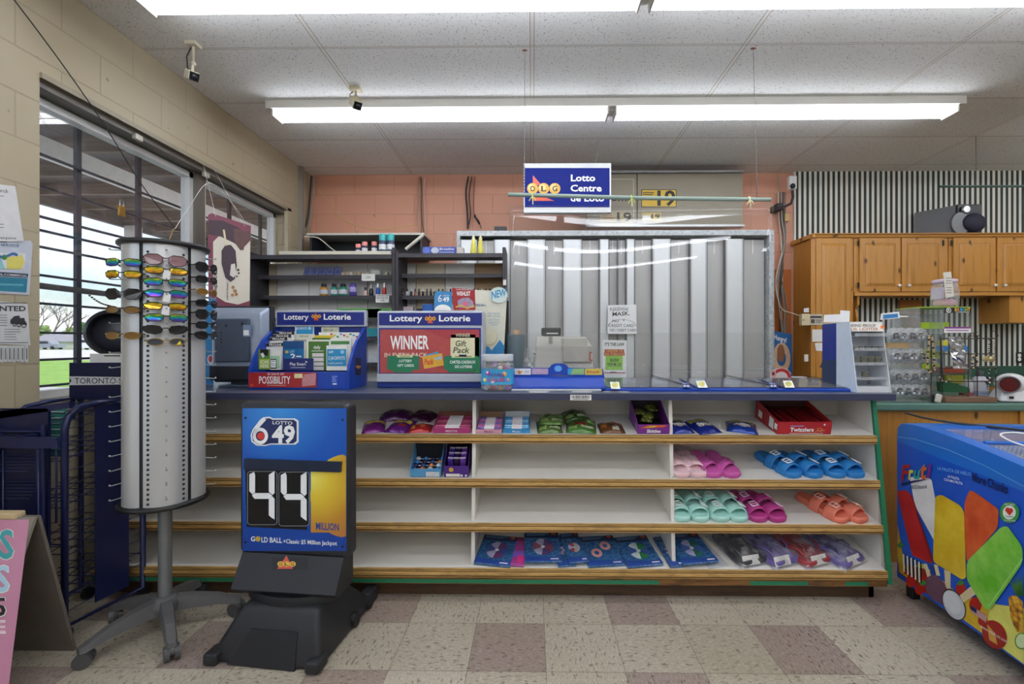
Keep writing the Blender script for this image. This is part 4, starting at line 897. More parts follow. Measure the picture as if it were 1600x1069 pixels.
for z in [.12+i*.06 for i in range(15)]:
    b.tube([(xa, ya, z), (pA_[0][0], pA_[0][1], z+.012)], .0018, wires, 5); b.tube([(pA_[1][0], pA_[1][1], z), (xb, yb, z)], .0018, wires, 5)
part(b, 'side_wires', N, world=True, kind='stuff')
for x, y in ((xa, ya), (xb, yb), (-2.2, ya+.02), (-2.2, yb)): part(MB().cyl((x-.012, y, .028), (x+.012, y, .028), .028, blk2, 16).cyl((x, y, .03), (x, y, .066), .008, blk2, 8), 'caster', N, world=True)
HY = 2.22; m = MB(); hx0, hx1 = X_at(103, HY), X_at(232, HY); hx0 = max(hx0, -2.235); m.box(hx0, hx1, HY-.01, HY, Z_at(625, HY), Z_at(567, HY), nbd, .003)
fh = PxF((0, HY-.0105, 1), (0, -1, 0)); part(m, 'header_panel', N, world=True)
m = MB(); m.poly(fh, [(107, 588), (232, 590), (232, 600.5), (107, 602), (112, 595)], label_w, 1); m.text(fh, 'TORONTO STAR', 117, 599.5, 216, 590.5, mat('#2a3048', .5, noise=0), 2, .6); part(m, 'sign_strip', N, 'white strip with dark serif lettering', world=True)
part(MB().box(hx0, hx0+.012, HY-.002, HY+.01, .9, Z_at(625, HY), nbd).box(hx1-.012, hx1, HY-.002, HY+.01, .9, Z_at(625, HY), nbd), 'header_post', N, world=True)
m = MB().box(X_at(142, 2.29), X_at(190, 2.29), 2.285, 2.295, Z_at(568, 2.29), Z_at(553, 2.29), white); m.rect(PxF((0, 2.284, 1), (0, -1, 0)), 163, 557, 188, 555, mat('#55565c', .5), 1); solo(m, 'paper_card', 'white card standing up behind the newspaper rack header', 'card', (X_at(165, 2.29), 2.29, Z_at(568, 2.29)), world=True)
# second rack nearer the camera, cut by the left edge
N = thing('newspaper_rack', 'dark blue newspaper rack cut off by the left edge of the photo', 'rack', (-2.1, 1.78, 0)); y0_, y1_ = 1.66, 1.90
m = MB(); fy = 1.915
m.box(-2.245, X_at(75, fy), fy, fy+.012, .2, Z_at(640, fy), nbd); part(m, 'back_panel', N, 'dark blue sheet panel', world=True)
m = MB(); m.prism([aty(-40, 648, fy), aty(108, 628, fy), aty(108, 638, fy), aty(-40, 660, fy)], (0, .02, 0), nb); part(m, 'top_bar', N, world=True)
m = MB(); a, b = aty(-40, 681, 1.84), aty(88, 684, 1.84); c, d = aty(91, 701, 1.84), aty(-40, 700, 1.84); m.prism([a, b, c, d], (0, .012, 0), nb); part(m, 'front_bar', N, world=True)
m = MB()
for (x0, x1) in ((5, 58), (60, 88)): m.tube([aty(x0, 703, 1.845), aty(x0, 817, 1.845), aty(x1, 817, 1.845), aty(x1, 703, 1.845)], .004, nb, 6)
part(m, 'front_rods', N, world=True)
for lv in (.64, .75, .86):
    b = MB()
    for q in range(6): yy = 1.845+q*.012; b.tube([(-2.24, yy, lv+.01*q), (-2.03, yy, lv+.01*q)], .0022, wires, 5)
    part(b, 'wire_shelf', N, world=True)
m = MB()
for x, y in ((-2.235, 1.90), (-2.03, 1.90)): m.cyl((x, y, .0), (x, y, .93), .009, nb, 8)
m.cyl((-2.235, 1.90, .2), (-2.03, 1.90, .2), .007, nb, 8); m.cyl((-2.235, 1.90, .9), (-2.03, 1.90, .9), .007, nb, 8); m.cyl((-2.2, 1.84, .89), (-2.2, 1.90, .89), .007, nb, 8); m.cyl((-2.06, 1.84, .89), (-2.06, 1.90, .89), .007, nb, 8)
part(m, 'corner_posts', N, world=True)
teal = mat('#3f8f82', .5); m = MB().box(X_at(76, 2.05), X_at(103, 2.05), 2.05, 2.053, Z_at(716, 2.05), Z_at(637, 2.05), teal); m.rect(PxF((0, 2.049, 1), (0, -1, 0)), 79, 646, 100, 643, white, 1)
for i in range(6): m.rect(PxF((0, 2.049, 1), (0, -1, 0)), 80, 652+i*9, 99-(i*5) % 7, 654+i*9, mat('#b9d8d0', .5), 1)
solo(m, 'teal_notice', 'teal printed notice between the two newspaper racks', 'notice', (X_at(90, 2.05), 2.05, Z_at(716, 2.05)), world=True)
# ================================================================ A-frame board
A = thing('sandwich_board', 'pink painted sandwich board sign standing at the lower left corner', 'sign', (-2.05, 1.7, 0)); pk = mat('#c98aa6', .5, ns=9); edge = mat('#8b8378', .7); grayb = mat('#6f675d', .7, ns=12, noise=.15)
XA = -1.885; top = Vector((XA, 1.745, .605)); ff = Vector((XA, 1.53, 0)); bf = Vector((XA, 1.885, .0))
def slab(p, q, th, m1, m2, x1=-2.24):
    d = (q-p).normalized(); n = Vector((0, -d.z, d.y))*th; pr = [p, q, q+n, p+n]; mb = MB(); mb.prism(pr, (x1-XA, 0, 0), m1); return mb
m = slab(ff, top, .012, edge, pk); part(m, 'front_board', A, 'pink board', world=True)
d = (top-ff).normalized(); nf = Vector((0, -d.z, d.y)); 
if nf.y > 0: nf = -nf
fa = UvF((0, 0, 0), (1, 0, 0), (0, 0, 1)); fp = PxF(ff+nf*.0125, nf, WM[A.name]); m = MB()
wl_ = Matrix(); 
m.poly(fp, [(-60, 812), (46, 812), (8, 1120), (-60, 1120)], pk, 1)
part(m, 'painted_face', A, 'pink painted face')
m = MB()
for s_, x0, yb_, x1, yt_, col in (('S', 0, 872, 22, 828, '#3fa3a8'), ('S', -6, 924, 15, 884, '#a9cfe0'), ('5', -8, 962, 10, 934, '#1a1a1a'), ('E', -6, 988, 8, 970, '#e8c8d8')):
    m.text(fp, s_, x0-1.5, yb_+1.5, x1+1.5, yt_-1, white, 2, 2); m.text(fp, s_, x0, yb_, x1, yt_, mat(col, .5, noise=0), 3, 2)
part(m, 'lettering', A, 'teal, pale blue and black painted letters')
m = slab(top, bf, .012, grayb, grayb); part(m, 'rear_board', A, 'grey brown back board', world=True)
m = MB().box(-2.2, -1.95, 1.725, 1.765, .60, .625, mat('#c9b48c', .5), .006); part(m, 'hinge_strip', A, 'pale wooden strip', world=True)
# ================================================================ notices on the left wall
def wallp(a, b): return atx(a, b, WX+.004)
def notice(label, pts, col, name='notice'):
    ps_ = [wallp(a, b) for a, b in pts]; m = MB(); m.prism(ps_, (-.0025, 0, 0), mat(col, .6)); return m
fw = PxF((WX+.0045, 2, 1.5), (1, 0, 0)); ink = mat('#3a3a40', .6, noise=0)
m = notice('', [(-30, 285), (24, 291), (30, 330), (38, 381), (-30, 377)], '#dcdcdf'); m.text(fw, 'arch', -2, 300, 12, 294, ink, 1, .5, y1b=302); m.text(fw, 'everyone', -8, 373, 25, 369, ink, 1, .5, y1b=374)
for y in (306, 350, 355): m.rect(fw, -20, y, 6, y+.8, ink, 1)
solo(m, 'paper_notice', 'white handwritten note with a torn corner, topmost on the left wall', 'notice', wallp(0, 330), world=True, group='notices on the left wall')
m = notice('', [(-30, 378), (48, 376), (51, 382), (46, 461), (-30, 457)], '#c3c9d6'); m.poly(fw, [(-30, 394), (40, 396), (38, 420), (-30, 420)], mat('#d9dde6', .6), 1); m.poly(fw, [(10, 402), (30, 400), (33, 396), (38, 410), (33, 421), (10, 420)], mat('#d9cf6a', .6), 2)
m.poly(fw, [(-30, 405), (0, 402), (8, 420), (-30, 420)], mat('#8fc3c8', .6), 2); m.line(fw, [(-10, 400), (6, 402), (20, 396), (27, 399)], 4, mat('#3f6ea8', .6), 3); m.circ(fw, 6, 402, 4, 4, mat('#3a7a48', .6), 4)
m.poly(fw, [(-30, 423), (44, 428), (43, 434), (-30, 430)], mat('#33425c', .6), 1); m.text(fw, 'AL-COMMERCIAL', -3, 430, 42, 426.5, white, 2, .7, y1b=433); m.poly(fw, [(-30, 431), (43, 435), (41, 457), (-30, 453)], mat('#2f7f9a', .6), 1); m.text(fw, 'SERVICE', 1, 384, 30, 380, mat('#4a6a9a', .6), 1, .8, y1b=386)
m.poly(fw, [(-30, 442), (36, 444), (36, 447), (-30, 445)], mat('#5fa9bd', .6), 2); solo(m, 'cleaning_flyer', 'blue and yellow cleaning service flyer between two white notices on the left wall', 'flyer', wallp(0, 420), world=True, group='notices on the left wall')
m = notice('', [(-30, 468), (43, 475), (48, 540), (-30, 536)], '#d3d5d6'); m.text(fw, 'NTED', -1, 486, 40, 478, ink, 1, 2, y1b=486)
m.rect(fw, -30, 473, 42, 474, ink, 1); m.poly(fw, [(16, 500), (22, 494), (30, 493), (31, 497), (38, 497), (39, 503), (41, 508), (16, 506)], ink, 1)
for cx, r in ((22, 3.5), (29, 4.5), (37, 5.5)): m.ring(fw, cx, 507, r*.8, r, 1.2, ink, 2)
for y in (492, 496, 500, 504, 508): m.rect(fw, -20, y, 11, y+1, mat('#7a7c80', .6), 1)
for y in (514, 518, 522, 526, 530): m.rect(fw, 6, y, 24+(y*7) % 9, y+1, mat('#8a8c90', .6), 1)
m.rect(fw, -30, 535, 44, 535.8, ink, 1); o = solo(m, 'wanted_notice', 'white tractor wanted notice with tear-off strips, lowest on the left wall', 'notice', wallp(0, 500), world=True, group='notices on the left wall')
m = MB()
for i in range(9):
    x0 = -14+i*6.6; ps_ = [wallp(a, b) for a, b in ((x0, 541), (x0+5.6, 541.4), (x0+5.4, 565+(i % 3)), (x0, 565+(i % 2)))]
    m.prism(ps_, (-.002, 0, 0), mat('#d3d5d6', .6)); m.rect(fw, x0+1.6, 544, x0+3.8, 562, mat('#7a7c80', .6), 1)
m.rect(fw, -15, 540, 44, 541.5, mat('#d3d5d6', .6), 0)
solo(m, 'tear_off_strips', 'row of tear-off paper strips hanging under the wanted notice', 'paper strips', wallp(0, 552), world=True, kind='stuff')
# ================================================================ ice cream freezer
fblue = mat('#1f6fd0', .3, noise=.03, ns=3, clear=.3); fface = mat('#1a56c8', .3, noise=.04, ns=4); fdark = mat('#123f8f', .3)
# side plane runs from (1.845, 2.33) to (1.81, 1.708)
dd = Vector((1.810-1.845, 1.708-2.33, 0)).normalized(); nn = Vector((dd.y, -dd.x, 0)); nn = nn if nn.x < 0 else -nn
FO = Vector((1.845, 2.33, 0))-dd*.043; FZ = thing('ice_cream_freezer', 'bright blue chest freezer printed with large colourful fruit ice pops', 'freezer', FO)
def fpnt(s_, z, off=0): return FO + dd*s_ + Vector((0, 0, z)) - nn*off
LEN = 1.30; DEP = .62
prof = [(0.0, .10), (0.0, .80), (.008, .845), (.03, .868), (.15, .872), (.30, .862), (.45, .843), (.65, .812), (.9, .768), (1.15, .715), (1.27, .66), (LEN, .60), (LEN, .075), (.7, .075)]
cut = [(a, b) for a, b in prof]
m = MB()
# body shell: side face, far end, top shoulder with a glazed well
def ext(pr, o0, o1, mm): return MB().prism([fpnt(a, b, o0) for a, b in pr], -nn*(o1-o0), mm)
low = [(0.0, .085), (0.0, .77), (.9, .70), (LEN, .56), (LEN, .075), (.7, .08)]
m = ext(low, 0, DEP, fface); part(m, 'cabinet', FZ, world=True)
toph = [(0.0, .77), (.004, .84), (.03, .866), (.10, .873), (.18, .872), (.30, .862), (.45, .843), (.65, .812), (.9, .768), (1.15, .700), (1.27, .62), (LEN, .56), (.9, .70)]
toph = [(a, b) for a, b in toph]
m = MB()
inner = [(a, b) for a, b in toph]
# rounded side rails: extrude profile over a short depth, shoulder curving inward
for o0, o1, q0, q1 in ((0, .012, .985, 1.0), (.012, .03, 1.0, 1.008), (.03, .065, 1.008, 1.0)):
    A_ = [fpnt(a, .77+(b-.77)*q0 if b > .77 else b, o0) for a, b in toph]; B_ = [fpnt(a, .77+(b-.77)*q1 if b > .77 else b, o1) for a, b in toph]; n = len(A_)
    m.add(A_+B_, [(i, (i+1) % n, n+(i+1) % n, n+i) for i in range(n)]+[tuple(range(n)), tuple(range(n, 2*n))[::-1]], fblue, False)
A_ = [fpnt(a, b, DEP-.06) for a, b in toph]; m.prism(A_, -nn*.06, fblue)
m.prism([fpnt(0, .77, .065), fpnt(0.0, .84, .065), fpnt(.03, .868, .065), fpnt(.13, .873, .065), fpnt(.15, .77, .065)], -nn*(DEP-.125), fblue)
part(m, 'top_rim', FZ, 'raised blue rim around the glass lids', world=True)
m = MB().prism([fpnt(.15, .80, .07), fpnt(.65, .765, .07), fpnt(1.1, .70, .07), fpnt(1.1, .712, .07), fpnt(.65, .777, .07), fpnt(.15, .812, .07)], -nn*(DEP-.14), fdark); part(m, 'well_floor', FZ, 'dark blue interior under the lids', world=True)
m = MB().prism([fpnt(.16, .858, .066), fpnt(.45, .832, .066), fpnt(.45, .837, .066), fpnt(.16, .863, .066)], -nn*(DEP-.13), clearmat('freezer_glass', (.9, .95, 1), .9, .03, 1.5)); part(m, 'glass_lid', FZ, world=True)
m = MB().prism([fpnt(.42, .840, .067), fpnt(1.1, .725, .067), fpnt(1.1, .73, .067), fpnt(.42, .845, .067)], -nn*(DEP-.13), clearmat('freezer_glass_b', (.9, .95, 1), .9, .03, 1.5)); part(m, 'glass_lid', FZ, world=True)
m = MB(); m.tube([fpnt(.40, .850, .07), fpnt(.40, .850, DEP-.065)], .008, fblue, 8); part(m, 'lid_handle', FZ, world=True)
for s_, o_2 in ((.04, .05), (.04, DEP-.06), (LEN-.06, .05), (LEN-.06, DEP-.06)): part(MB().box(FO.x+dd.x*s_-nn.x*o_2-.02, FO.x+dd.x*s_-nn.x*o_2+.02, FO.y+dd.y*s_-.02, FO.y+dd.y*s_+.02, 0, .09, blk2, .004), 'foot', FZ, world=True)
# bag of ice pops inside
solo(MB().ell(fpnt(.50, .793, .26), (.13, .12, .025), mat('#b9a88f', .4, bump=.5, bs=60, noise=.2), 16), 'frozen_treats_bag', 'pale bag of frozen treats lying under the glass of the ice cream freezer', 'bag', fpnt(.50, .77, .26), world=True)
# artwork on the side
ff_ = PxF(FO, nn, WM[FZ.name]); m = MB()
def popmat(c1, c2):
    k = NT('pop_'+c1.strip('#')); n = k.noise(k.coords(), 9, 5, .6); k.l(k.ramp(n, [(.35, c1), (.65, c2)]), k.p.inputs['Base Color']); k.p.inputs['Roughness'].default_value = .3; return k.m
def art(name, lab, fn): q = MB(); fn(q); part(q, name, FZ, lab)
def rounded(P, r, n=5):
    out = []; k = len(P)
    for i in range(k):
        a, b, c = Vector((*P[i-1], 0)), Vector((*P[i], 0)), Vector((*P[(i+1) % k], 0)); u = (a-b); v = (c-b); rr_ = min(r, u.length*.45, v.length*.45); p = b+u.normalized()*rr_; q = b+v.normalized()*rr_
        for j in range(n+1):
            t = j/n; x = p*(1-t)**2+b*2*t*(1-t)+q*t*t; out.append((x.x, x.y))
    return out
stick = mat('#d9c9a0', .5)
def a1(q):
    # fruit band along the bottom
    q.poly(ff_, [(1403, 820), (1412, 872), (1420, 905), (1406, 894), (1402.5, 870)], mat('#c9a81e', .4), 2)
    q.poly(ff_, [(1404, 893), (1600, 1038), (1600, 950), (1560, 945), (1500, 930), (1440, 880)], mat('#d8d86a', .4, noise=.2, ns=12), 1)
    q.poly(ff_, [(1403, 880), (1450, 890), (1500, 930), (1480, 950), (1449, 928), (1405, 895)], mat('#8a2f22', .4, noise=.2, ns=20), 2)
    q.poly(ff_, [(1480, 950), (1500, 925), (1545, 950), (1544, 996)], mat('#d8b52c', .4, noise=.2, ns=20), 2)
    for cx, cy, r in ((1424, 908, 9), (1438, 920, 9), (1444, 905, 6), (1536, 970, 8), (1502, 920, 9), (1525, 945, 11), (1417, 893, 5)): q.circ(ff_, cx, cy, r*.9, r*1.1, mat('#b3231c', .35, noise=.15, ns=60), 3); 
    for cx, cy in ((1443, 911), (1502, 911), (1408, 852)): q.poly(ff_, [(cx-6, cy), (cx, cy-5), (cx+6, cy-1), (cx+2, cy+4), (cx-3, cy+4)], mat('#3f8a3a', .4), 4)
art('fruit_artwork', 'printed strawberries and mixed fruit', a1)
def a2(q): q.poly(ff_, rounded([(1422, 745), (1456, 748), (1466, 800), (1463, 850), (1430, 790)], 5), popmat('#d5d6d8', '#e8e8ea'), 3)
art('white_pop_artwork', 'printed white ice pop', a2)
sh_r = mat('#7d1518', .3)
def a3(q):
    q.poly(ff_, rounded([(1402, 767), (1418, 766), (1427, 776), (1459, 877), (1457, 881), (1426, 868)], 6), popmat('#a3161a', '#c0262a'), 5); q.poly(ff_, [(1424, 773), (1427, 777), (1459, 873), (1457, 878)], sh_r, 6)
art('red_pop_artwork', 'printed red ice pop', a3)
def a4(q): q.poly(ff_, rounded([(1516, 766), (1524, 769), (1562, 796), (1560, 825), (1512, 880), (1508, 850), (1508, 785)], 7), popmat('#c2411f', '#dc6a38'), 4)
art('orange_pop_artwork', 'printed orange red ice pop', a4)
def a5(q):
    q.poly(ff_, [(1476, 890), (1486, 894), (1486, 925), (1478, 917)], stick, 3); q.poly(ff_, rounded([(1463, 776), (1472, 773), (1502, 790), (1508, 800), (1511, 903), (1505, 906), (1459, 878)], 8), popmat('#d2ac18', '#e6c938'), 6)
art('yellow_pop_artwork', 'printed yellow ice pop', a5)
def a6(q):
    q.poly(ff_, [(1519, 916), (1526, 929), (1507, 942), (1501, 931)], stick, 6); q.poly(ff_, rounded([(1566, 824), (1576, 822), (1600, 855), (1600, 880), (1550, 952), (1544, 953), (1536, 945), (1512, 905), (1512, 878)], 9), popmat('#5fb52a', '#96d45c'), 7)
    q.line(ff_, [(1600, 873), (1547, 948)], 2.2, mat('#9fd87a', .3), 8)
art('green_pop_artwork', 'printed green ice pop', a6)
def a7(q):
    for i in range(5): q.line(ff_, [(1413+i*6, 866+i*3), (1414+i*6, 894+i*4)], 2.6, mat('#e5e2d0', .5), 6); q.line(ff_, [(1416+i*6, 866+i*3), (1417+i*6, 895+i*4)], 1.6, black, 5)
    q.poly(ff_, [(1444, 881), (1449, 881), (1456, 900), (1450, 902)], stick, 4); q.poly(ff_, [(1460, 882), (1466, 883), (1470, 900), (1464, 899)], stick, 4)
    q.poly(ff_, [(1452, 883), (1459, 883), (1463, 899), (1456, 900)], fdark, 3)
art('barcode_stick_artwork', 'printed lolly sticks', a7)
def a8(q):
    q.circ(ff_, 1464, 920, 15, 23, mat('#6b4a5c', .5, noise=.2, ns=60), 4, rot=-28); q.circ(ff_, 1492, 945, 16, 27, mat('#3a3228', .5), 5, rot=-28); q.circ(ff_, 1492, 945.5, 14.5, 25, mat('#c9cdd6', .4), 6, rot=-28); q.circ(ff_, 1490, 942, 11, 20, mat('#d8dce2', .4), 7, rot=-28)
art('coconut_artwork', 'printed halved coconut', a8)
def a9(q):
    k = NT('pineapple'); v = k.n('TexVoronoi'); v.inputs['Scale'].default_value = 55; k.l(k.coords(), v.inputs['Vector']); k.l(k.ramp(v.outputs['Distance'], [(.1, '#e0b838'), (.5, '#c48a22'), (.8, '#7a4f14')]), k.p.inputs['Base Color'])
    q.poly(ff_, rounded([(1577, 932), (1588, 930), (1600, 940), (1600, 990), (1590, 988), (1580, 965)], 5), k.m, 5)
    for i in range(7): q.poly(ff_, [(1590+i*1.2, 932), (1578+i*3.5, 905-i*2), (1596+i*.8, 930)], mat('#3f7a34', .5), 6)
    q.circ(ff_, 1555, 992, 18, 24, mat('#a3221c', .35, noise=.15, ns=30), 4, rot=-30); q.poly(ff_, [(1544, 975), (1556, 990), (1560, 1008), (1547, 1000)], mat('#d8a248', .4), 5)
    q.circ(ff_, 1598, 1002, 11, 13, mat('#5f9a38', .4), 5); q.circ(ff_, 1598, 1002, 9, 11, mat('#c9dba8', .4), 6)
    q.text(ff_, 'www.vitafruti.com', 1533, 980, 1577, 975, white, 7, .5, y1b=1006)
art('pineapple_artwork', 'printed pineapple, peach and lime', a9)
def a10(q):
    P0 = [(1520, 946), (1544, 962), (1543, 973), (1519, 956)]; q.poly(ff_, P0, white, 8)
    for i in range(5):
        t0, t1 = (i*2)/9.5, (i*2+1)/9.5; L0 = lambda t: (1520-t, 946+10*t); R0 = lambda t: (1544-t, 962+11*t); q.poly(ff_, [L0(t0), R0(t0), R0(t1), L0(t1)], mat('#b02a34', .4), 9)
    q.poly(ff_, [(1520, 946), (1529, 952), (1528.5, 959), (1519.6, 952.5)], jnavy, 10)
art('flag_artwork', 'small printed striped flag', a10)
def a11(q):
    cols = {'F': '#b3212a', 'r': '#d8d04a', 'u': '#4aa84a', 't': '#d86a2a', 'i': '#7a2a8a'}; x = 1409
    for ch, x0, x1, yb_, yt_, c in (('F', 1409, 1424, 751, 727, '#a81f2a'), ('r', 1421, 1429, 749, 728, '#d8d04a'), ('u', 1429, 1440, 748, 729, '#35a09a'), ('t', 1440, 1450, 748, 722, '#d86a2a'), ('i', 1450, 1458, 746, 724, '#7a2a8a')): q.text(ff_, ch, x0, yb_, x1, yt_, mat(c, .4, noise=0), 8, 3, shear=.2)
    q.poly(ff_, [(1410, 755), (1430, 751), (1456, 748), (1430, 754), (1411, 759)], jnavy, 8); q.text(ff_, '100 % Natural', 1424, 765, 1450, 759, jnavy, 8, .3, y1b=763)
    q.text(ff_, 'LA PALETA', 1483, 746, 1501, 742, white, 8, .5, y1b=751); q.text(ff_, 'CON MAS FRUTA', 1477, 751, 1506, 747, white, 8, .5, y1b=758)
    q.text(ff_, 'More Chunks', 1521, 751, 1577, 738, jnavy, 8, 3, y1b=772, shear=.1); q.text(ff_, 'LA PALETA DE HIELO', 1467, 734, 1519, 729, ltblue, 8, 0, y1b=744)
    q.circ(ff_, 1579.5, 801, 15.5, 16.5, mat('#3f9a4a', .4, noise=0), 7); q.circ(ff_, 1579.5, 801, 15.5*.66, 16.5*.66, mat('#e8efe4', .4, noise=0), 8); q.circ(ff_, 1577, 797, 3.6, 3.8, red, 9); q.circ(ff_, 1582, 798, 3.6, 3.8, red, 9); q.poly(ff_, [(1573.6, 798.5), (1585.6, 799.5), (1580, 806)], red, 9); q.text(ff_, 'Healthy', 1573.5, 808, 1587, 805.6, jnavy, 9, .5, y1b=809)
    q.text(ff_, 'FAT FREE', 1572, 789.5, 1588, 786.5, white, 8, .6, y1b=790.5); q.text(ff_, 'GLUTEN FREE', 1571, 814, 1589, 811.5, white, 8, .5, y1b=815.5)
    q.line(ff_, [(1404, 683), (1430, 686), (1482, 703), (1540, 728), (1600, 760)], .8, ltblue, 3)
art('lettering', 'printed lettering and round badge', a11)
# cords on the freezer lid
def cord(pts, r, m, label, loc=None, cat='cable', name='cord'):
    P = [Vector(p) for p in pts]; out = []
    for i in range(len(P)-1):
        a, b, c, d = P[max(i-1, 0)], P[i], P[i+1], P[min(i+2, len(P)-1)]
        for j in range(6):
            t = j/6; out.append(.5*((2*b)+(c-a)*t+(2*a-5*b+4*c-d)*t*t+(3*b-a-3*c+d)*t**3))
    out.append(P[-1]); return solo(MB().tube(out, r, m, 6), name, label, cat, loc or P[0], world=True)
# ================================================================ things on the checkout counter
bl = mat('#0c3fa8', .32, noise=.03); bl2 = mat('#0a2f86', .35); tb = mat('#11226b', .35, noise=0); greyf = mat('#b4bac6', .35, .2); rd = mat('#b82a2e', .4, noise=.05); gr_ = mat('#2f8a4a', .45); cy = mat('#2a9fd0', .45); ylw = mat('#dcc43a', .45); paper = mat('#e9e9e4', .6, noise=.02)
def mini_olg(m, fr, cx, cy_, w, L0):
    m.poly(fr, [(cx-w*.25, cy_+w*.42), (cx-w*.1, cy_-w*.45), (cx+w*.25, cy_+w*.42)], orange, L0)
    for dx in (-.33, 0, .33): m.circ(fr, cx+w*dx, cy_, w*.17, w*.19, mat('#e0a23a', .4, noise=0), L0+1, 14); m.circ(fr, cx+w*dx, cy_, w*.07, w*.09, mat('#7a3a1a', .4, noise=0), L0+2, 8)
# --- brochure rack
Yf = 2.45; x0, x1 = X_at(388, Yf), X_at(546, Yf); Yb = 2.71; B = thing('brochure_rack', 'blue lottery brochure rack full of play slips, with a red strip along its foot', 'display rack', ((x0+x1)/2, Yb, WT)); W = WM[B.name]
zt_ = Z_at(485, Yb); zm = Z_at(511, Yb); zf = Z_at(580, Yf)
prof = [(Yf, WT+.001), (Yf-.004, zf), (Yf+.03, zf+.06), (Yf+.075, zf+.12), (Yf+.12, zf+.165), (Yf+.18, zf+.20), (Yb-.02, zm+.002), (Yb, zm+.002), (Yb, WT+.001)]
for xx in (x0, x1-.014): part(MB().prism([(xx, a, b) for a, b in prof], (.014, 0, 0), bl), 'side_panel', B, world=True)
part(MB().box(x0+.014, x1-.014, Yf, Yf+.012, WT+.001, zf-.005, bl, .003), 'front_panel', B, world=True)
part(MB().box(x0+.014, x1-.014, Yb-.012, Yb, WT+.001, zm+.004, bl2).box(x0+.014, x1-.014, Yf+.012, Yb-.012, WT+.001, WT+.012, bl2), 'back_panel', B, world=True)
fh_ = PxF((0, Yb-.031, 1.4), (0, -1, 0), W); m = MB(); xh0, xh1 = X_at(430, Yb-.03), X_at(572.5, Yb-.03); m.box(xh0, xh1, Yb-.03, Yb, zm, zt_, greyf, .006); o = part(m, 'header', B, 'silver framed header', world=True)
m = MB(); m.rect(fh_, 433, 488, 569, 508, bl2, 1, 1); m.rect(fh_, 434, 489, 568, 507, mat('#13257f', .35, noise=0), 2); m.text(fh_, 'Lottery', 444, 499.5, 482.5, 491, wt, 3, 2); m.text(fh_, 'Loterie', 506, 499.5, 548.5, 490.5, wt, 3, 2); mini_olg(m, fh_, 494.5, 494.5, 15, 3); part(m, 'header_face', B, 'blue strip with white words')
ff5 = PxF((0, Yf-.003, 1.1), (0, -1, 0), W); m = MB(); m.rect(ff5, 388.5, 582, 495, 605.5, mat('#a8262a', .35, noise=.1, ns=30), 1); m.text(ff5, 'POSSIBILITY', 405, 599.5, 454, 588, wt, 2, 1.5); m.text(ff5, '25 DAYS OF', 418, 586, 444, 583, wt, 2, .8)
m.rect(ff5, 460, 584, 473, 591, mat('#e6dfa8', .4), 2); m.poly(ff5, [(475, 585), (494, 583), (493, 602), (472, 604), (472, 595)], mat('#c98a8f', .4, noise=.25, ns=90), 2); m.rect(ff5, 391, 600, 396, 604, mat('#d9552a', .4), 2); m.rect(ff5, 417, 601.8, 447, 602.6, mat('#e6b8a8', .4), 2)
m.rect(ff5, 518, 586, 528, 602, mat('#2a50c0', .35), 1)
for yy in (588, 590.5, 593, 595.5): m.rect(ff5, 519, yy, 527-(yy % 3), yy+.9, mat('#9db4e6', .4), 2)
m.rect(ff5, 520, 599, 526, 601, wt, 2); part(m, 'front_artwork', B, 'red strip reading POSSIBILITY')
fsd = PxF((x1+.001, 2.6, 1.2), (1, 0, 0), W); m = MB(); m.rect(fsd, 555, 559, 564, 586, mat('#10184a', .35), 1); mini_olg(m, fsd, 559.5, 573, 8, 2); part(m, 'side_emblem', B)
# brochures: each stack a thing of its own
def slip(label, pts, Y, colm, art=None, thick=.008, name='brochure_stack', cat='brochures', up=None):
    P = [aty(a, b, Y) for a, b in pts]; base = min(p.z for p in P); c = sum(P, Vector())/len(P); c.z = base
    m = MB(); m.prism(P, (0, thick, 0), colm, paper); fr = PxF((0, Y-.0005, 1), (0, -1, 0))
    if art: art(m, fr)
    return solo(m, name, label, cat, c, world=True, group='play slips in the blue brochure rack')
def q4(x0, y0, x1, y1): return [(x0, y1), (x1, y1), (x1, y0), (x0, y0)]
blackp = mat('#2a2024', .5); gold_p = mat('#d8b048', .5)
for i, (x, y, Y) in enumerate(((432, 520, 2.665), (427, 524.5, 2.645), (421, 529, 2.62), (416, 538, 2.59))):
    lab = ['rearmost', 'second from the back', 'third from the back', 'nearest'][i]+' of four black and white sports slip stacks in the blue rack'
    def art(m, fr, x=x, y=y, i=i): m.poly(fr, [(x, y-1.5), (x+28, y-2.5), (x+28, y+3.2), (x, y+3.8)], blackp, 1); m.text(fr, 'PROLINE', x+5, y+2.6, x+24, y-1, wt, 2, 1.5)
    slip(lab, q4(x, y-2, x+28, 578), Y, paper, art)
def art(m, fr): m.rect(fr, 407, 546, 419, 556, black, 1); m.poly(fr, [(407, 553), (411, 551), (414, 556), (411, 560)], wt, 2); m.rect(fr, 405, 561, 421, 576, mat('#a6c437', .45), 1); m.text(fr, 'SCAN', 407, 568, 420, 563, wt, 2, 1); m.text(fr, 'HERE', 407.5, 574.5, 420, 569.5, wt, 2, 1)
slip('yellow green SCAN HERE card at the left front of the brochure rack', q4(404, 546, 422, 578), 2.50, mat('#5f8a4a', .5), art, .004)
def art(m, fr): m.rect(fr, 419, 556, 437, 576, mat('#9cc7a8', .5), 0); m.rect(fr, 422.5, 561, 432, 576, gblack, 1, 1); m.rect(fr, 423.3, 562.5, 431.2, 574.5, wt, 2); m.rect(fr, 425, 564, 430, 565, ink, 3); m.rect(fr, 424.5, 567, 430.5, 572, mat('#c9cdd0', .5), 3)
slip('white card with a phone picture, right of the SCAN HERE card', q4(420, 548, 439, 578), 2.515, paper, art, .004)
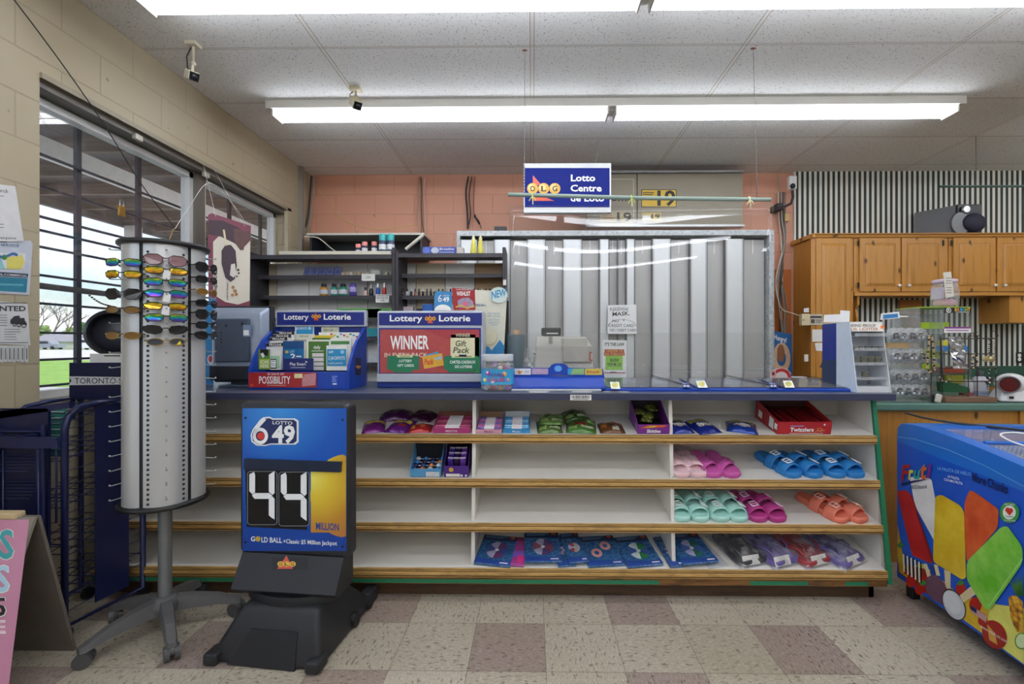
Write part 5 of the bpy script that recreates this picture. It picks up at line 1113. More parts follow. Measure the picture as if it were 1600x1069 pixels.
def art(m, fr): m.rect(fr, 444, 545, 475, 578, mat('#1a6fa8', .45), 1); m.rect(fr, 446, 548, 451, 552, gold_p, 2); m.text(fr, '649', 453, 552, 460, 547, ltblue, 2, 1); m.text(fr, '2', 454, 561, 462, 553, wt, 2, 2); m.rect(fr, 463, 556, 471, 558, wt, 2)
slip('dark blue jackpot slip stack above the Play Smart card', q4(442, 533, 475, 578), 2.55, mat('#174f86', .45), art)
def art(m, fr): m.text(fr, 'Play Smart', 453, 571, 478, 566.5, wt, 1, 1.2); m.rect(fr, 454, 574, 477, 575, mat('#c6cbe0', .5), 1); m.circ(fr, 479, 565, 1.8, 1.8, wt, 1, a0=20, a1=230)
slip('navy Play Smart card across the middle of the brochure rack', q4(443, 560, 490, 579), 2.48, mat('#1a2a6c', .45), art, .003)
def art(m, fr): m.rect(fr, 463, 510.5, 489, 522, mat('#2590c8', .45), 1, 1); m.text(fr, 'JACKPOTS', 463, 515, 480, 511.5, wt, 2, 1); m.circ(fr, 484, 513, 2.6, 2.6, mat('#9ad0ea', .4), 2)
slip('light blue jackpots slip stack standing highest, at the back', q4(461, 509, 490, 575), 2.685, paper, art)
def art(m, fr): m.text(fr, 'GROUP', 468, 527, 482, 524, mat('#6a7a4a', .5), 1, 1); m.rect(fr, 458, 531, 483, 534, mat('#a39a9f', .5), 1)
slip('pale group slip stack in the middle behind the navy card', q4(463, 522, 491, 575), 2.66, mat('#dfe2cf', .5), art)
def art(m, fr): m.rect(fr, 504, 512, 528, 518, mat('#b9bca8', .5), 1); m.text(fr, 'GROUP', 506, 518, 520, 514.5, mat('#6a7a4a', .5), 2, 1)
slip('grey green group slip stack at the back right', q4(502, 511.5, 529, 575), 2.685, mat('#cfd2c6', .5), art)
def art(m, fr): m.rect(fr, 491, 524, 520, 528, ylw, 1); m.rect(fr, 488, 528, 518, 535, mat('#4f7a2f', .5), 1); m.text(fr, 'Lotto', 494, 534, 504, 530, wt, 2, .8)
slip('yellow and green slip stack behind the green one', q4(488, 524, 520, 575), 2.65, paper, art)
def art(m, fr): m.rect(fr, 482, 533.5, 514, 579, mat('#4c7a33', .5), 1); m.text(fr, 'daily', 490, 545, 501, 540, wt, 2, 1.5); m.rect(fr, 487, 548, 506, 549, wt, 2)
for_cells = [(488, 552+i*7, 506, 557.5+i*7) for i in range(4)]
def art2(m, fr):
    art(m, fr)
    for c in for_cells: m.rect(fr, *c, mat('#e6dfe2', .5), 2)
slip('green daily slip stack with four pale boxes', q4(479, 531, 515, 579), 2.56, paper, art2)
def art(m, fr):
    for i in range(9): m.rect(fr, 516+i*5, 521+(i % 3)*2, 519.5+i*5, 523.5+(i % 3)*2, [rd, ylw, gr_, cy][i % 4], 1)
slip('white slip stack with coloured dots at the back right corner of the rack', q4(498, 519.5, 561, 560), 2.66, paper, art)
def art(m, fr): m.rect(fr, 517, 533, 546, 538, mat('#4c8a4a', .5), 1); m.rect(fr, 517, 540, 540, 544, mat('#d8a85a', .5), 1)
slip('green topped slip stack behind the pale blue jackpots slip', q4(516, 529, 549, 570), 2.60, paper, art)
def art(m, fr): m.rect(fr, 511, 545.5, 541, 572, mat('#2a92c4', .45), 1); m.text(fr, '649', 514, 552, 521, 548, wt, 2, 1); m.circ(fr, 535, 550, 3, 3, mat('#9ad0ea', .4), 2); m.text(fr, '2 JACKPOTS', 513, 562, 539, 557, wt, 2, 1.2); m.text(fr, 'CLASSIC JACKPOT', 513, 569, 536, 566.5, wt, 2, .6)
slip('pale blue 2 JACKPOTS slip stack at the right front of the brochure rack', q4(510, 540, 542, 579), 2.53, paper, art)
# --- gift card display box
Yd = 2.56; G = thing('gift_card_display', 'grey framed lottery display box with a red WINNER poster, in the middle of the counter', 'display box', (X_at(672, Yd), Yd+.1, WT)); W = WM[G.name]
x0, x1 = X_at(589, Yd), X_at(755, Yd); zt_ = Z_at(485.5, Yd)
part(MB().box(x0-.002, x1+.002, Yd+.01, Yd+.20, WT+.001, Z_at(597, Yd), bl2, .004), 'base', G, 'navy blue base', world=True)
part(MB().box(x0, x1, Yd, Yd+.16, Z_at(597.5, Yd), zt_, greyf, .01, seg=3), 'frame', G, world=True)
fg = PxF((0, Yd-.001, 1.2), (0, -1, 0), W); m = MB(); m.rect(fg, 592, 489, 753, 508.5, mat('#14247c', .35, noise=0), 1, 1); m.text(fg, 'Lottery', 609, 502, 660, 492.5, wt, 2, 2); m.text(fg, 'Loterie', 686, 502, 735, 492.5, wt, 2, 2); mini_olg(m, fg, 672.5, 498, 17, 2); part(m, 'header_face', G, 'blue header strip')
m = MB(); m.rect(fg, 592, 512.5, 751.5, 584, bl2, 1); m.rect(fg, 594, 515, 749, 583, mat('#b04a48', .4, noise=.12, ns=30), 2)
m.poly(fg, [(660, 515), (700, 530), (749, 560), (749, 515)], mat('#a83a44', .4, noise=.2, ns=50), 3); m.text(fg, 'WINNER', 610, 545.5, 670, 525, wt, 3, 2.2, y1b=545); m.text(fg, 'IN EVERY PACK', 601, 558, 668, 551.5, mat('#e6d6c4', .4), 3, 1)
m.rect(fg, 705, 523, 743, 580, mat('#2a3a34', .4), 3); m.rect(fg, 704, 528, 742, 560, mat('#ddd7b4', .45), 4); m.rect(fg, 742, 527, 750, 583, mat('#3a8a50', .45), 3); m.text(fg, 'WINNER', 712, 526.5, 735, 521, mat('#d6cfae', .45), 5, 1); m.text(fg, 'Gift', 712, 541, 729, 532, mat('#4a5a3a', .45), 6, 1.5, shear=.2); m.text(fg, 'Pack', 708, 551.5, 734, 542.5, mat('#4a5a3a', .45), 6, 1.5, shear=.2); m.rect(fg, 717, 554, 729, 557, mat('#5a6aa0', .4), 6)
g2 = mat('#1f7a56', .45, noise=.03); m.rect(fg, 605, 556, 655, 578, g2, 5, 3); m.rect(fg, 614, 557, 644, 582, g2, 5.5); m.rect(fg, 694, 556, 748, 578, g2, 5, 3); m.rect(fg, 700, 557, 741, 582, g2, 5.5); m.text(fg, 'LOTTERY', 624, 566, 644, 562, wt, 6, 1.5); m.text(fg, 'GIFT CARDS', 621, 573, 647, 569, wt, 6, 1.5); m.text(fg, 'CARTES-CADEAUX', 703, 568, 743, 563.5, wt, 6, 1.5); m.text(fg, 'DE LOTERIE', 711, 575, 738, 571, wt, 6, 1.5)
m.rect(fg, 621, 554.5, 645, 558.5, mat('#dcd9a4', .45), 6); m.rect(fg, 706, 555, 742, 559, mat('#dcd9a4', .45), 6); m.rect(fg, 625, 556.2, 641, 557.2, ink, 7); m.rect(fg, 711, 556.6, 737, 557.6, ink, 7)
m.poly(fg, [(662, 556), (684, 549), (686, 553), (690, 570), (668, 574)], mat('#3aa0c8', .45), 7); m.poly(fg, [(661, 560), (680, 552), (687, 572), (667, 578)], mat('#c84a78', .45), 8); m.poly(fg, [(660, 557), (691, 552), (694, 571), (663, 576.5)], mat('#d8a83a', .45), 9); m.text(fg, 'Pack', 664, 570, 678, 561, red, 10, 2, y1b=569); m.text(fg, '649', 680, 563, 691, 557, ltblue, 10, 1.5, y1b=562); part(m, 'poster', G, 'red and green gift card poster')
m = MB(); m.box(x0, x1, Yd-.006, Yd, Z_at(597, Yd), Z_at(585, Yd), greyf, .003); part(m, 'lower_ledge', G, world=True)
# cards standing on it
def card(name, label, cat, pts, Y, colm, art=None, th=.004, group=None): 
    P = [aty(a, b, Y) for a, b in pts]; c = sum(P, Vector())/len(P); c.z = min(p.z for p in P); m = MB(); m.prism(P, (0, th, 0), colm, paper); fr = PxF((0, Y-.0005, 1), (0, -1, 0)); art and art(m, fr); return solo(m, name, label, cat, c, world=True, group=group)
def art(m, fr):
    m.circ(fr, 692, 485, 13, 9, paper, 1, a0=180, a1=360); m.ring(fr, 687.5, 468.5, 2.9, 3.2, 1.4, wt, 2); m.line(fr, [(685.2, 467.5), (686.5, 463.5), (689, 461)], 1.5, wt, 2); m.text(fr, '49', 692, 471.5, 702, 464, wt, 2, 2.2); m.text(fr, 'LOTTO', 692, 463, 702, 461, wt, 2, .6)
card('lottery_card', 'light blue 6/49 card standing on the grey display box', 'card', [(678, 484.5), (706, 484.5), (706, 456), (682, 455), (679, 459)], Yd+.05, mat('#3a8ac4', .4), art)
def art(m, fr): m.text(fr, 'WISHLIST', 713.5, 462, 735, 455.5, wt, 1, 2); m.text(fr, 'THE HOLIDAY', 712, 453.5, 740, 451.8, wt, 1, .6); m.poly(fr, [(716, 481), (715, 470), (722, 466), (732, 465), (739, 471), (741, 481)], mat('#9a8fa8', .45, noise=.3, ns=120), 1); m.circ(fr, 727, 475, 4, 4, mat('#d86a8a', .45), 2); m.line(fr, [(712, 480), (720, 477), (730, 482), (741, 478)], 2, mat('#d8b04a', .4), 2)
card('wishlist_card', 'red WISHLIST card standing on the grey display box', 'card', [(709, 484.5), (743, 484.5), (742, 453), (706, 449.5)], Yd+.04, mat('#a3262c', .4), art)
# gold ball header card behind
def art(m, fr):
    m.poly(fr, [(752, 545), (752, 525), (768, 548), (781, 531), (789, 542), (786, 556), (752, 556)], mat('#2f86be', .4), 1); m.circ(fr, 764, 528, 13, 14, mat('#c8c09a', .4, noise=.1), 2); m.circ(fr, 764, 526, 12, 12, mat('#ddd8bc', .4, noise=.05), 3)
    m.text(fr, 'GOLD BALL', 741, 478.5, 760, 475, mat('#4a86a8', .5), 1, 1)
    for s_, y in (('FIRST DRAW', 491), ('SEPT. 14, 2022', 495), ('GET YOUR', 501), ('QUICK PICK', 505), ('TODAY', 508.5)): m.textc(fr, s_, 772, y, 2.3, mat('#6fa6c0', .5), 1, .5, 22, up=-1)
card('gold_ball_card', 'tall cream card with a gold ball and blue foot, behind the grey display box', 'card', [(743, 560), (787, 560), (792, 462), (791, 455), (741, 453)], Yd+.22, mat('#d9d8c8', .45), art)
def art(m, fr): m.text(fr, 'NEW', 768, 467, 791, 455.5, mat('#3a94c4', .4, noise=0), 1, 2.5, y1b=462)
P = [(779+14*math.cos(2*PI*i/24), 461+12.5*math.sin(2*PI*i/24)) for i in range(24)]; card('new_disc', 'round cream NEW disc on the top of the gold ball card', 'sign', P, Yd+.21, mat('#cfe0dc', .4), art)
solo(MB().box(X_at(788, 2.84), X_at(795, 2.84), 2.84, 2.86, WT, Z_at(470, 2.84), black), 'card_stand', 'thin black upright stand behind the cream gold ball card', 'stand', (X_at(791, 2.84), 2.85, WT), world=True)
# --- lollipop jar
jc = Vector((X_at(777.5, 2.44), 2.455, WT+.001)); J2 = thing('lollipop_jar', 'clear square jar of lollipops with a blue Double Lollies label', 'jar', jc, 0); jclear = clearmat('jar_plastic', (.92, .95, .97), .86, .05, 1.45, extra=.03); R_ = .083
def sq(r, z, n=28, p=.5): 
    return [(r*math.copysign(abs(math.cos(t))**p, math.cos(t)), r*math.copysign(abs(math.sin(t))**p, math.sin(t)), z) for t in [2*PI*i/n for i in range(n)]]
def sqloft(m, secs, mm, n=28, smooth=True, cap=True):
    vs = [v for r, z in secs for v in sq(r, z, n)]; fs = [(i*n+j, i*n+(j+1) % n, (i+1)*n+(j+1) % n, (i+1)*n+j) for i in range(len(secs)-1) for j in range(n)]
    if cap: fs += [tuple(range(n))[::-1], tuple(range((len(secs)-1)*n, len(secs)*n))]
    m.add(vs, fs, mm, smooth); return m
part(sqloft(MB(), [(.078, 0), (.085, .008), (.086, .04), (.082, .075), (.086, .115), (.084, .14), (.074, .152)], jclear), 'jar', J2)
part(sqloft(MB(), [(.080, .152), (.082, .156), (.082, .184), (.078, .188)], clearmat('lid_plastic', (.85, .9, .93), .55, .1, 1.45)), 'lid', J2)
lb = MB(); sqloft(lb, [(.0872, .035), (.0835, .075), (.0875, .113)], mat('#3aa6d8', .35, noise=.1, ns=25), cap=False); fL = UvF((0, -.0885, 0), (1, 0, 0), (0, 0, 1)); 
for (x, z, r, c) in ((-.045, .095, .012, '#a03ab0'), (.04, .09, .012, '#e0a040'), (-.02, .05, .008, '#e8d8d0'), (.06, .06, .008, '#d86a8a'), (-.06, .06, .009, '#e8c860')): lb.circ(fL, x, z, r, r, mat(c, .35), 1); lb.circ(fL, x-.002, z+.003, r*.5, r*.5, paper, 2)
lb.textc(fL, 'DOUBLE', .0, .078, .015, mat('#6a2a8a', .4), 3, 2); lb.textc(fL, 'LOLLIES', 0, .052, .018, mat('#c83a78', .4), 3, 2.5); part(lb, 'label', J2, 'blue label')
rr = random.Random(5)
lollies = []
for i in range(14):
    r_ = .014; a = rr.uniform(0, 6.28); q = rr.uniform(.01, .06); x, y = q*math.cos(a), q*math.sin(a); z = .016 if i < 8 else .135-.02*(i % 2)
    if i < 8: x = -.058+.038*(i % 4); y = -.05+.05*(i//4)
    t = thing('lollipop', 'wrapped lollipop inside the clear jar on the counter', 'lollipop', jc+Vector((x, y, z)), rr.uniform(0, 3), group='lollipops in the jar'); cc = ['#d8c8c0', '#c84a5a', '#e0a050', '#b06ac0', '#e8e0d0'][i % 5]
    part(MB().ell((0, 0, 0), (r_*1.1, r_*.8, r_*.9), mat(cc, .3, noise=.2, ns=90), 12), 'candy', t); part(MB().cyl((0, 0, -.0), (.035, 0, .0), .0017, white, 6), 'stick', t) 
# --- monitor seen from behind
mb_ = mat('#a3b0c6', .3, .35, noise=.03); mdk = mat('#4c586c', .35, .2); mbk = mat('#23262c', .4); MY = 2.62
Mo = thing('monitor', 'back of a grey blue computer monitor at the left end of the counter', 'monitor', (X_at(372, MY), MY+.02, WT)); x0, x1 = X_at(331, MY), X_at(418, MY); zt_ = Z_at(477, MY); W = WM[Mo.name]
zb_ = Z_at(602, MY)
m = MB(); m.box(x0-.01, x1+.012, MY+.03, MY+.06, zb_+.012, zt_, mbk, .008); part(m, 'bezel', Mo, 'black screen surround', world=True)
bm = bmesh.new(); vs = [bm.verts.new(v) for v in [(x0, MY+.03, zb_+.02), (x1, MY+.03, zb_+.02), (x1, MY+.03, zt_-.006), (x0, MY+.03, zt_-.006), (x0+.012, MY-.02, zb_+.05), (x1-.03, MY-.02, zb_+.05), (x1-.03, MY-.02, zt_-.05), (x0+.012, MY-.02, zt_-.04)]]
for f in ((0, 1, 2, 3), (4, 7, 6, 5), (0, 4, 5, 1), (1, 5, 6, 2), (2, 6, 7, 3), (3, 7, 4, 0)): bm.faces.new([vs[i] for i in f])
bmesh.ops.bevel(bm, geom=list(bm.edges), offset=.010, segments=2, profile=.5, affect='EDGES'); bm.verts.index_update()
m = MB(); m.add([v.co for v in bm.verts], [[v.index for v in f.verts] for f in bm.faces], mb_); bm.free(); part(m, 'back_shell', Mo, world=True)
m = MB(); m.box(X_at(341, MY), X_at(395, MY), MY-.036, MY-.018, Z_at(566, MY), Z_at(498, MY), mdk, .008); part(m, 'rear_cover', Mo, world=True)
m = MB(); m.box(X_at(332, MY), X_at(404, MY), MY-.03, MY-.01, Z_at(594, MY), Z_at(572, MY), mbk, .006); part(m, 'port_bar', Mo, world=True)
fm_ = PxF((0, MY-.037, 1.2), (0, -1, 0), W); m = MB(); m.rect(fm_, 380, 508, 392, 526, mat('#7f93b4', .4), 1); m.rect(fm_, 380.5, 516, 389, 524, wt, 2); m.rect(fm_, 352, 507, 355, 511, black, 1); m.rect(fm_, 377, 504, 380, 508, black, 1); m.rect(fm_, 341, 517, 352, 540, mat('#4a566a', .4), 1)
for y in (520, 525, 530, 535): m.circ(fm_, 346, y, 1.3, 1.3, black, 2, 8)
part(m, 'rear_labels', Mo, 'pale rating labels', kind='stuff')
m = MB(); m.box((x0+x1)/2-.05, (x0+x1)/2+.05, MY-.0, MY+.04, WT+.012, zb_+.05, mbk); m.lathe([(0, 0), (.12, 0), (.12, .008), (.04, .014), (0, .014)], mdk, 24, ((x0+x1)/2, MY+.03, WT+.001), sx=1.1, sy=.7); part(m, 'stand', Mo, world=True)
# --- blue ticket checker tray
TY = 2.44; T = thing('ticket_tray', 'blue counter tray with a round emblem and four printed cards before the register', 'tray', (X_at(874, TY), TY, WT)); W = WM[T.name]; x0, x1 = X_at(800, TY), X_at(945, TY)
m = MB(); m.prism([(x0, 2.40, WT+.001), (x0, 2.39, WT+.016), (x0, 2.42, WT+.022), (x0, 2.50, WT+.06), (x0, 2.56, WT+.075), (x0, 2.56, WT+.001)], (x1-x0, 0, 0), bl); part(m, 'tray', T, world=True)
part(MB().box(x0, X_at(939, 2.39), 2.372, 2.388, WT+.001, WT+.013, greyf, .003), 'front_strip', T, 'grey front strip', world=True)
fy_ = 2.525; pts = [(803, 591), (803, 575), (858, 575), (862, 570), (868, 568), (880, 568), (886, 571), (889, 575), (942, 576), (945, 592), (920, 590), (885, 586), (872, 585), (855, 587), (830, 590)]
P = [aty(a, b, fy_) for a, b in pts]; m = MB(); m.prism(P, (0, .012, 0), bl); part(m, 'card_holder', T, world=True); ft = PxF((0, fy_-.001, 1), (0, -1, 0), W); m = MB()
m.rect(ft, 804, 576, 829.5, 585.5, paper, 1); mini_olg(m, ft, 812, 581, 8, 2); m.rect(ft, 819, 579, 827, 583, mat('#c9c9cc', .5), 2); m.rect(ft, 831, 576, 856.5, 585, mat('#b8a0bc', .45, noise=.2, ns=90), 1, 1); m.rect(ft, 887, 576, 913, 585.5, mat('#8fb878', .45, noise=.2, ns=90), 1); m.poly(ft, [(887, 576), (895, 576), (891, 585.5), (887, 585.5)], cy, 2); m.rect(ft, 914, 576, 941, 586, mat('#cdb84e', .45, noise=.15, ns=90), 1, 1); m.text(ft, 'Encore', 917, 583, 936, 578.5, rd, 2, 1)
m.circ(ft, 872, 576, 6, 5, mat('#5aa6e6', .3), 1); m.text(ft, 'G', 869, 579, 875, 573.5, ltblue, 2, 1); part(m, 'printed_cards', T)
# --- three flat ticket displays with clear lids
smo = clearmat('tray_lid', (.45, .5, .62), .93, .06, 1.5, extra=.06); stick_y = mat('#d8cf6a', .4)
ti = 0
for a, b, lab in ((945, 1087, 'flat ticket display with a clear lid, left of the three, next to the emblem tray'), (1087, 1223, 'flat ticket display with a clear lid, middle of the three'), (1223, 1363, 'flat ticket display with a clear lid, right of the three, beside the lighter stand')):
    y0, y1 = 2.40, 2.72; xa, xb = X_at(a, y0)+.002, X_at(b, y0)-.002; t = thing('ticket_display', lab, 'ticket display', ((xa+xb)/2, y0, WT), group='flat ticket displays on the counter'); W = WM[t.name]
    xc, xd = xa+(X_at(a+(1 if a > 831 else 0), y0)-X_at(a, y0)), xb
    m = MB(); m.prism([(xa, y0, WT+.001), (xa, y0, WT+.012), (xa, y1, WT+.034), (xa, y1, WT+.001)], (xb-xa, 0, 0), bl2); m.prism([(xa, y0-.012, WT+.001), (xa, y0-.012, WT+.010), (xa, y0+.004, WT+.016), (xa, y0+.004, WT+.001)], (xb-xa, 0, 0), bl); part(m, 'tray', t, world=True)
    m = MB(); m.prism([(xa+.01, y0+.01, WT+.018), (xa+.01, y1, WT+.042), (xa+.01, y1, WT+.045), (xa+.01, y0+.01, WT+.021)], (xb-xa-.02, 0, 0), smo); part(m, 'clear_lid', t, world=True)
    sl = Vector((0, -(.024), .31)).normalized(); ftr = PxF((xa, y0+.01, WT+.0215), (0, -.075, 1), W); m = MB(); m.poly(ftr, [(a+8, 597), (a+22, 597), (a+24, 608), (a+10, 608)] if ti == 0 else [(a, 595), (a+14, 595), (a+19, 606), (a+4, 606)], paper, 1); m.circ(ftr, a+16 if ti == 0 else a+9, 602 if ti == 0 else 600.5, 5, 3.6, stick_y, 2)
    m.poly(ftr, [(b-23, 598), (b-11, 598), (b-8, 606), (b-20, 606)], mat('#23357e', .4), 1); m.text(ftr, 'NO. 1', b-20, 601, b-12, 599, wt, 2, .5); m.circ(ftr, b-17, 603.5, 2, 1.3, wt, 2, 10); m.circ(ftr, b-12, 603.5, 2, 1.3, wt, 2, 10); part(m, 'stickers', t, 'white and navy stickers')
    part(MB().tube([(xb-.02, y0+.05, WT+.026), (xb-.13, y1+.05, WT+.055)], .0022, black, 6), 'prop_rod', t, 'thin black rod', world=True); ti += 1
# --- cash register
RY_ = 2.74; Cg = mat('#b6b2aa', .45, noise=.03, ns=8); R = thing('cash_register', 'beige cash register with a dark customer display on a short post, seen from behind', 'cash register', (X_at(880, RY_), RY_+.12, WT))
def rpt(px, py, Y): return aty(px, py, Y)
x0, x1 = X_at(836, RY_), X_at(927, RY_); z1 = Z_at(529, RY_+.02)
bm = bmesh.new(); vs = [bm.verts.new(v) for v in [(x0-.012, RY_-.01, WT+.001), (x1+.004, RY_-.01, WT+.001), (x1+.004, RY_+.23, WT+.001), (x0-.012, RY_+.23, WT+.001), (x0+.004, RY_+.012, Z_at(541, RY_)), (x1-.004, RY_+.012, Z_at(541, RY_)), (x1-.02, RY_+.2, z1+.015), (x0+.01, RY_+.2, z1+.015)]]
for f in ((0, 3, 2, 1), (4, 5, 6, 7), (0, 1, 5, 4), (1, 2, 6, 5), (2, 3, 7, 6), (3, 0, 4, 7)): bm.faces.new([vs[i] for i in f])
bmesh.ops.bevel(bm, geom=list(bm.edges), offset=.008, segments=2, profile=.5, affect='EDGES'); bm.verts.index_update(); m = MB(); m.add([v.co for v in bm.verts], [[v.index for v in f.verts] for f in bm.faces], Cg); bm.free(); part(m, 'body', R, world=True)
m = MB(); m.box(X_at(879, RY_), X_at(924, RY_), RY_-.014, RY_+.03, Z_at(566, RY_), Z_at(540, RY_), mat('#aaa69e', .45), .004); m.box(X_at(880, RY_), X_at(918, RY_), RY_+.02, RY_+.15, Z_at(541, RY_), Z_at(528, RY_), mat('#bdb9b1', .45), .006); part(m, 'printer_cover', R, world=True)
m = MB(); fr = PxF((0, RY_-.016, 1), (0, -1, 0), WM[R.name]); m.line(fr, [(925, 551), (921.5, 551), (921.5, 563), (926, 563)], 1.8, mat('#b03a34', .4), 1); part(m, 'red_tag', R, 'small red clip on the side')
m = MB(); m.box(X_at(858, RY_), X_at(864, RY_), RY_+.05, RY_+.07, Z_at(541, RY_), Z_at(523, RY_), mat('#a09c94', .45)); part(m, 'post', R, world=True)
m = MB(); m.box(X_at(846, RY_), X_at(877, RY_), RY_+.03, RY_+.07, Z_at(525, RY_), Z_at(512, RY_), mat('#2a2c2e', .3), .008); fr = PxF((0, RY_+.029, 1), (0, -1, 0)); part(m, 'customer_display', R, 'dark display head', world=True)
m = MB(); m.rect(PxF((0, RY_+.028, 1), (0, -1, 0), WM[R.name]), 854, 520, 872, 522, mat('#c9ccc8', .4), 1); part(m, 'display_mark', R)
# film roll
fc = (X_at(807, 2.80), 2.80, WT+.001); t = thing('film_roll', 'upright roll of blue grey plastic film with a cardboard core', 'roll', fc); part(MB().lathe([(.018, 0), (.055, 0), (.056, .01), (.056, .29), (.055, .297), (.018, .297)], mat('#4f6672', .3, .2, noise=.05, stretch=(1, 1, .2)), 32), 'film', t); part(MB().lathe([(.013, -.0), (.018, 0), (.018, .325), (.013, .325)], mat('#b08a62', .7), 20, caps=False), 'core', t, 'cardboard core')
# crumpled clear bag between roll and register
rr = random.Random(9); t = MB(); pts = []
for i in range(9):
    for j in range(5): pts.append((X_at(818+j*5, 2.8)+rr.uniform(-.004, .004), 2.76+rr.uniform(-.02, .02), WT+.002+i*.027*(.85 if j in (0, 4) else 1)))
t.add(pts, [(i*5+j, i*5+j+1, i*5+j+6, i*5+j+5) for i in range(8) for j in range(4)], clearmat('crinkled_bag', (.9, .9, .9), .7, .15, 1.45, extra=.05)); solo(t, 'plastic_bag', 'crinkled clear plastic bag between the film roll and the register', 'bag', (X_at(828, 2.8), 2.76, WT), world=True)
# signs
def art(m, fr):
    m.textc(fr, "IT'S THE LAW", 960, 540.5, 5, black, 1, 2.5, 31, up=-1); m.rect(fr, 946, 555, 973, 578, mat('#8ac83a', .4), 1); m.rect(fr, 944.5, 546, 975, 551, mat('#b0342a', .4), 2); m.rect(fr, 943.5, 551, 976, 556, mat('#b0342a', .4), 2); m.textc(fr, 'UNDER 19', 960, 550.3, 3.8, mat('#e0b04a', .4), 3, 1, 26, up=-1); m.textc(fr, 'NO TOBACCO', 960, 555.3, 3.8, mat('#e0b04a', .4), 3, 1, 30, up=-1)
    m.textc(fr, 'SHOW', 960, 565.5, 5.2, black, 3, 2.5, 14, up=-1); m.textc(fr, 'YOUR I.D.', 960, 572.5, 5.2, black, 3, 2.5, 23, up=-1); m.rect(fr, 944, 582, 977, 583.3, mat('#9a2a2a', .4), 1); m.rect(fr, 953, 581, 963, 582, mat('#2a3a6a', .4), 1)
card('age_law_sign', 'white and green IT\'S THE LAW sign standing on the counter', 'sign', [(942, 590.8), (979.5, 590.8), (979.5, 532), (941.5, 531.5)], 2.93, mat('#e6e6e6', .4), art)
def art(m, fr):
    m.text(fr, 'PLEASE', 953, 486.5, 968, 481, ink, 1, .2, y1b=485.5); m.text(fr, 'WEAR', 968, 485.5, 982, 480.5, ink, 1, .2); m.text(fr, 'MASK.', 957, 494, 984, 488, black, 1, 1.5, y1b=492.5); m.ring(fr, 972, 510, 22, 11, .8, ink, 1, a0=180, a1=360); m.text(fr, 'NO', 957, 503.5, 967, 499.5, black, 1, 1); m.text(fr, '*', 973, 504, 976, 499, ink, 1, .5)
    m.text(fr, 'CREDIT CARD', 951, 511, 991, 506.5, ink, 1, .6); m.text(fr, 'YES / DEBIT CARD', 952, 518, 994.5, 514, ink, 1, .6)
card('mask_notice', 'white handwritten mask and card notice taped to the sliding metal panels', 'notice', [(949.5, 522), (995, 522), (994, 476), (949.5, 477)], 4.0, mat('#dedfe0', .5), art, .003)
# loose things at the back right of the counter
def art(m, fr): m.ring(fr, 1221, 560, 14, 24, 7, mat('#c9a88a', .5, noise=.3, ns=60), 1); m.circ(fr, 1220, 552, 6, 14, mat('#8a5a3a', .5, noise=.2), 2); m.text(fr, 'Hungry?', 1210, 530, 1229, 522, wt, 1, 1.2, y1b=536)
card('snack_poster', 'blue snack poster with a crusted pie picture leaning at the foot of the cable bundle', 'poster', [(1207, 590), (1238, 590), (1237, 522), (1207, 517)], 4.55, mat('#1f5f9c', .45), art)
m = MB(); m.circ(PxF((0, 3.1-.001, 1), (0, -1, 0)), 1, 1, .1, .1, paper)
def art(m, fr): m.ring(fr, 1221, 590, 15, 14, 5, rd, 1, a0=180, a1=360); m.circ(fr, 1208, 584, 5, 6, mat('#d8a8a0', .4), 2); m.circ(fr, 1208, 584, 2.4, 3, mat('#7a2a2a', .4), 3)
card('burger_sign', 'round red lettered cardboard sign at the back of the counter', 'sign', [(1204, 592), (1236, 592), (1236, 583), (1230, 577), (1220, 575), (1210, 577), (1204, 583)], 2.92, mat('#d8c9c4', .5), art)
for nme, lab, cat, x0, x1, y0, y1, Y, z0, z1, mm in (('clear_tray', 'small clear plastic tray at the back of the counter by the blue poster', 'tray', 1238, 1261, 0, 0, 2.93, WT+.001, WT+.035, clearmat('tray_plastic', (.85, .85, .87), .6, .1, 1.45)), ('black_case', 'flat black case at the back right of the counter', 'case', 1262, 1288, 0, 0, 2.9, WT+.001, WT+.022, mat('#1d1e22', .4))):
    solo(MB().box(X_at(x0, Y), X_at(x1, Y), Y, Y+.06, z0, z1, mm, .003), nme, lab, cat, (X_at((x0+x1)/2, Y), Y, WT), world=True)
# --- lighter display stand
ltw = mat('#cfd2d6', .35, noise=.03); acl = clearmat('lighter_shelf', (.85, .87, .9), .75, .08, 1.45, extra=.02); Lt = thing('lighter_stand', 'white WIND PROOF OIL LIGHTER counter stand with blue back sides and clear shelves', 'display stand', (1.72, 2.45, WT)); W = WM[Lt.name]
xa, xb = 1.625, 1.79; y0, y1 = 2.34, 2.62; zt_ = 1.372
m = MB(); m.prism([(xa, y0, WT+.001), (xa, 2.40, zt_), (xa, 2.50, zt_), (xa, 2.50, WT+.001)], (.004, 0, 0), mat('#c6d2e2', .4)); part(m, 'side_panel', Lt, 'pale side', world=True)
m = MB(); m.prism([(xa, 2.50, WT+.001), (xa, 2.50, zt_), (xa, y1, zt_-.004), (xa, y1, WT+.001)], (.004, 0, 0), mat('#1d3288', .3)); m.prism([(xa, 2.50, WT+.001), (xa, 2.50, WT+.16), (xa, y1, WT+.15), (xa, y1, WT+.001)], (-.001, 0, 0), mat('#2a3a5c', .3)); part(m, 'rear_side_panel', Lt, 'dark blue side', world=True)
m = MB(); m.prism([(xb, y0, WT+.001), (xb, 2.40, zt_), (xb, y1, zt_), (xb, y1, WT+.001)], (.004, 0, 0), ltw); part(m, 'side_panel', Lt, world=True)
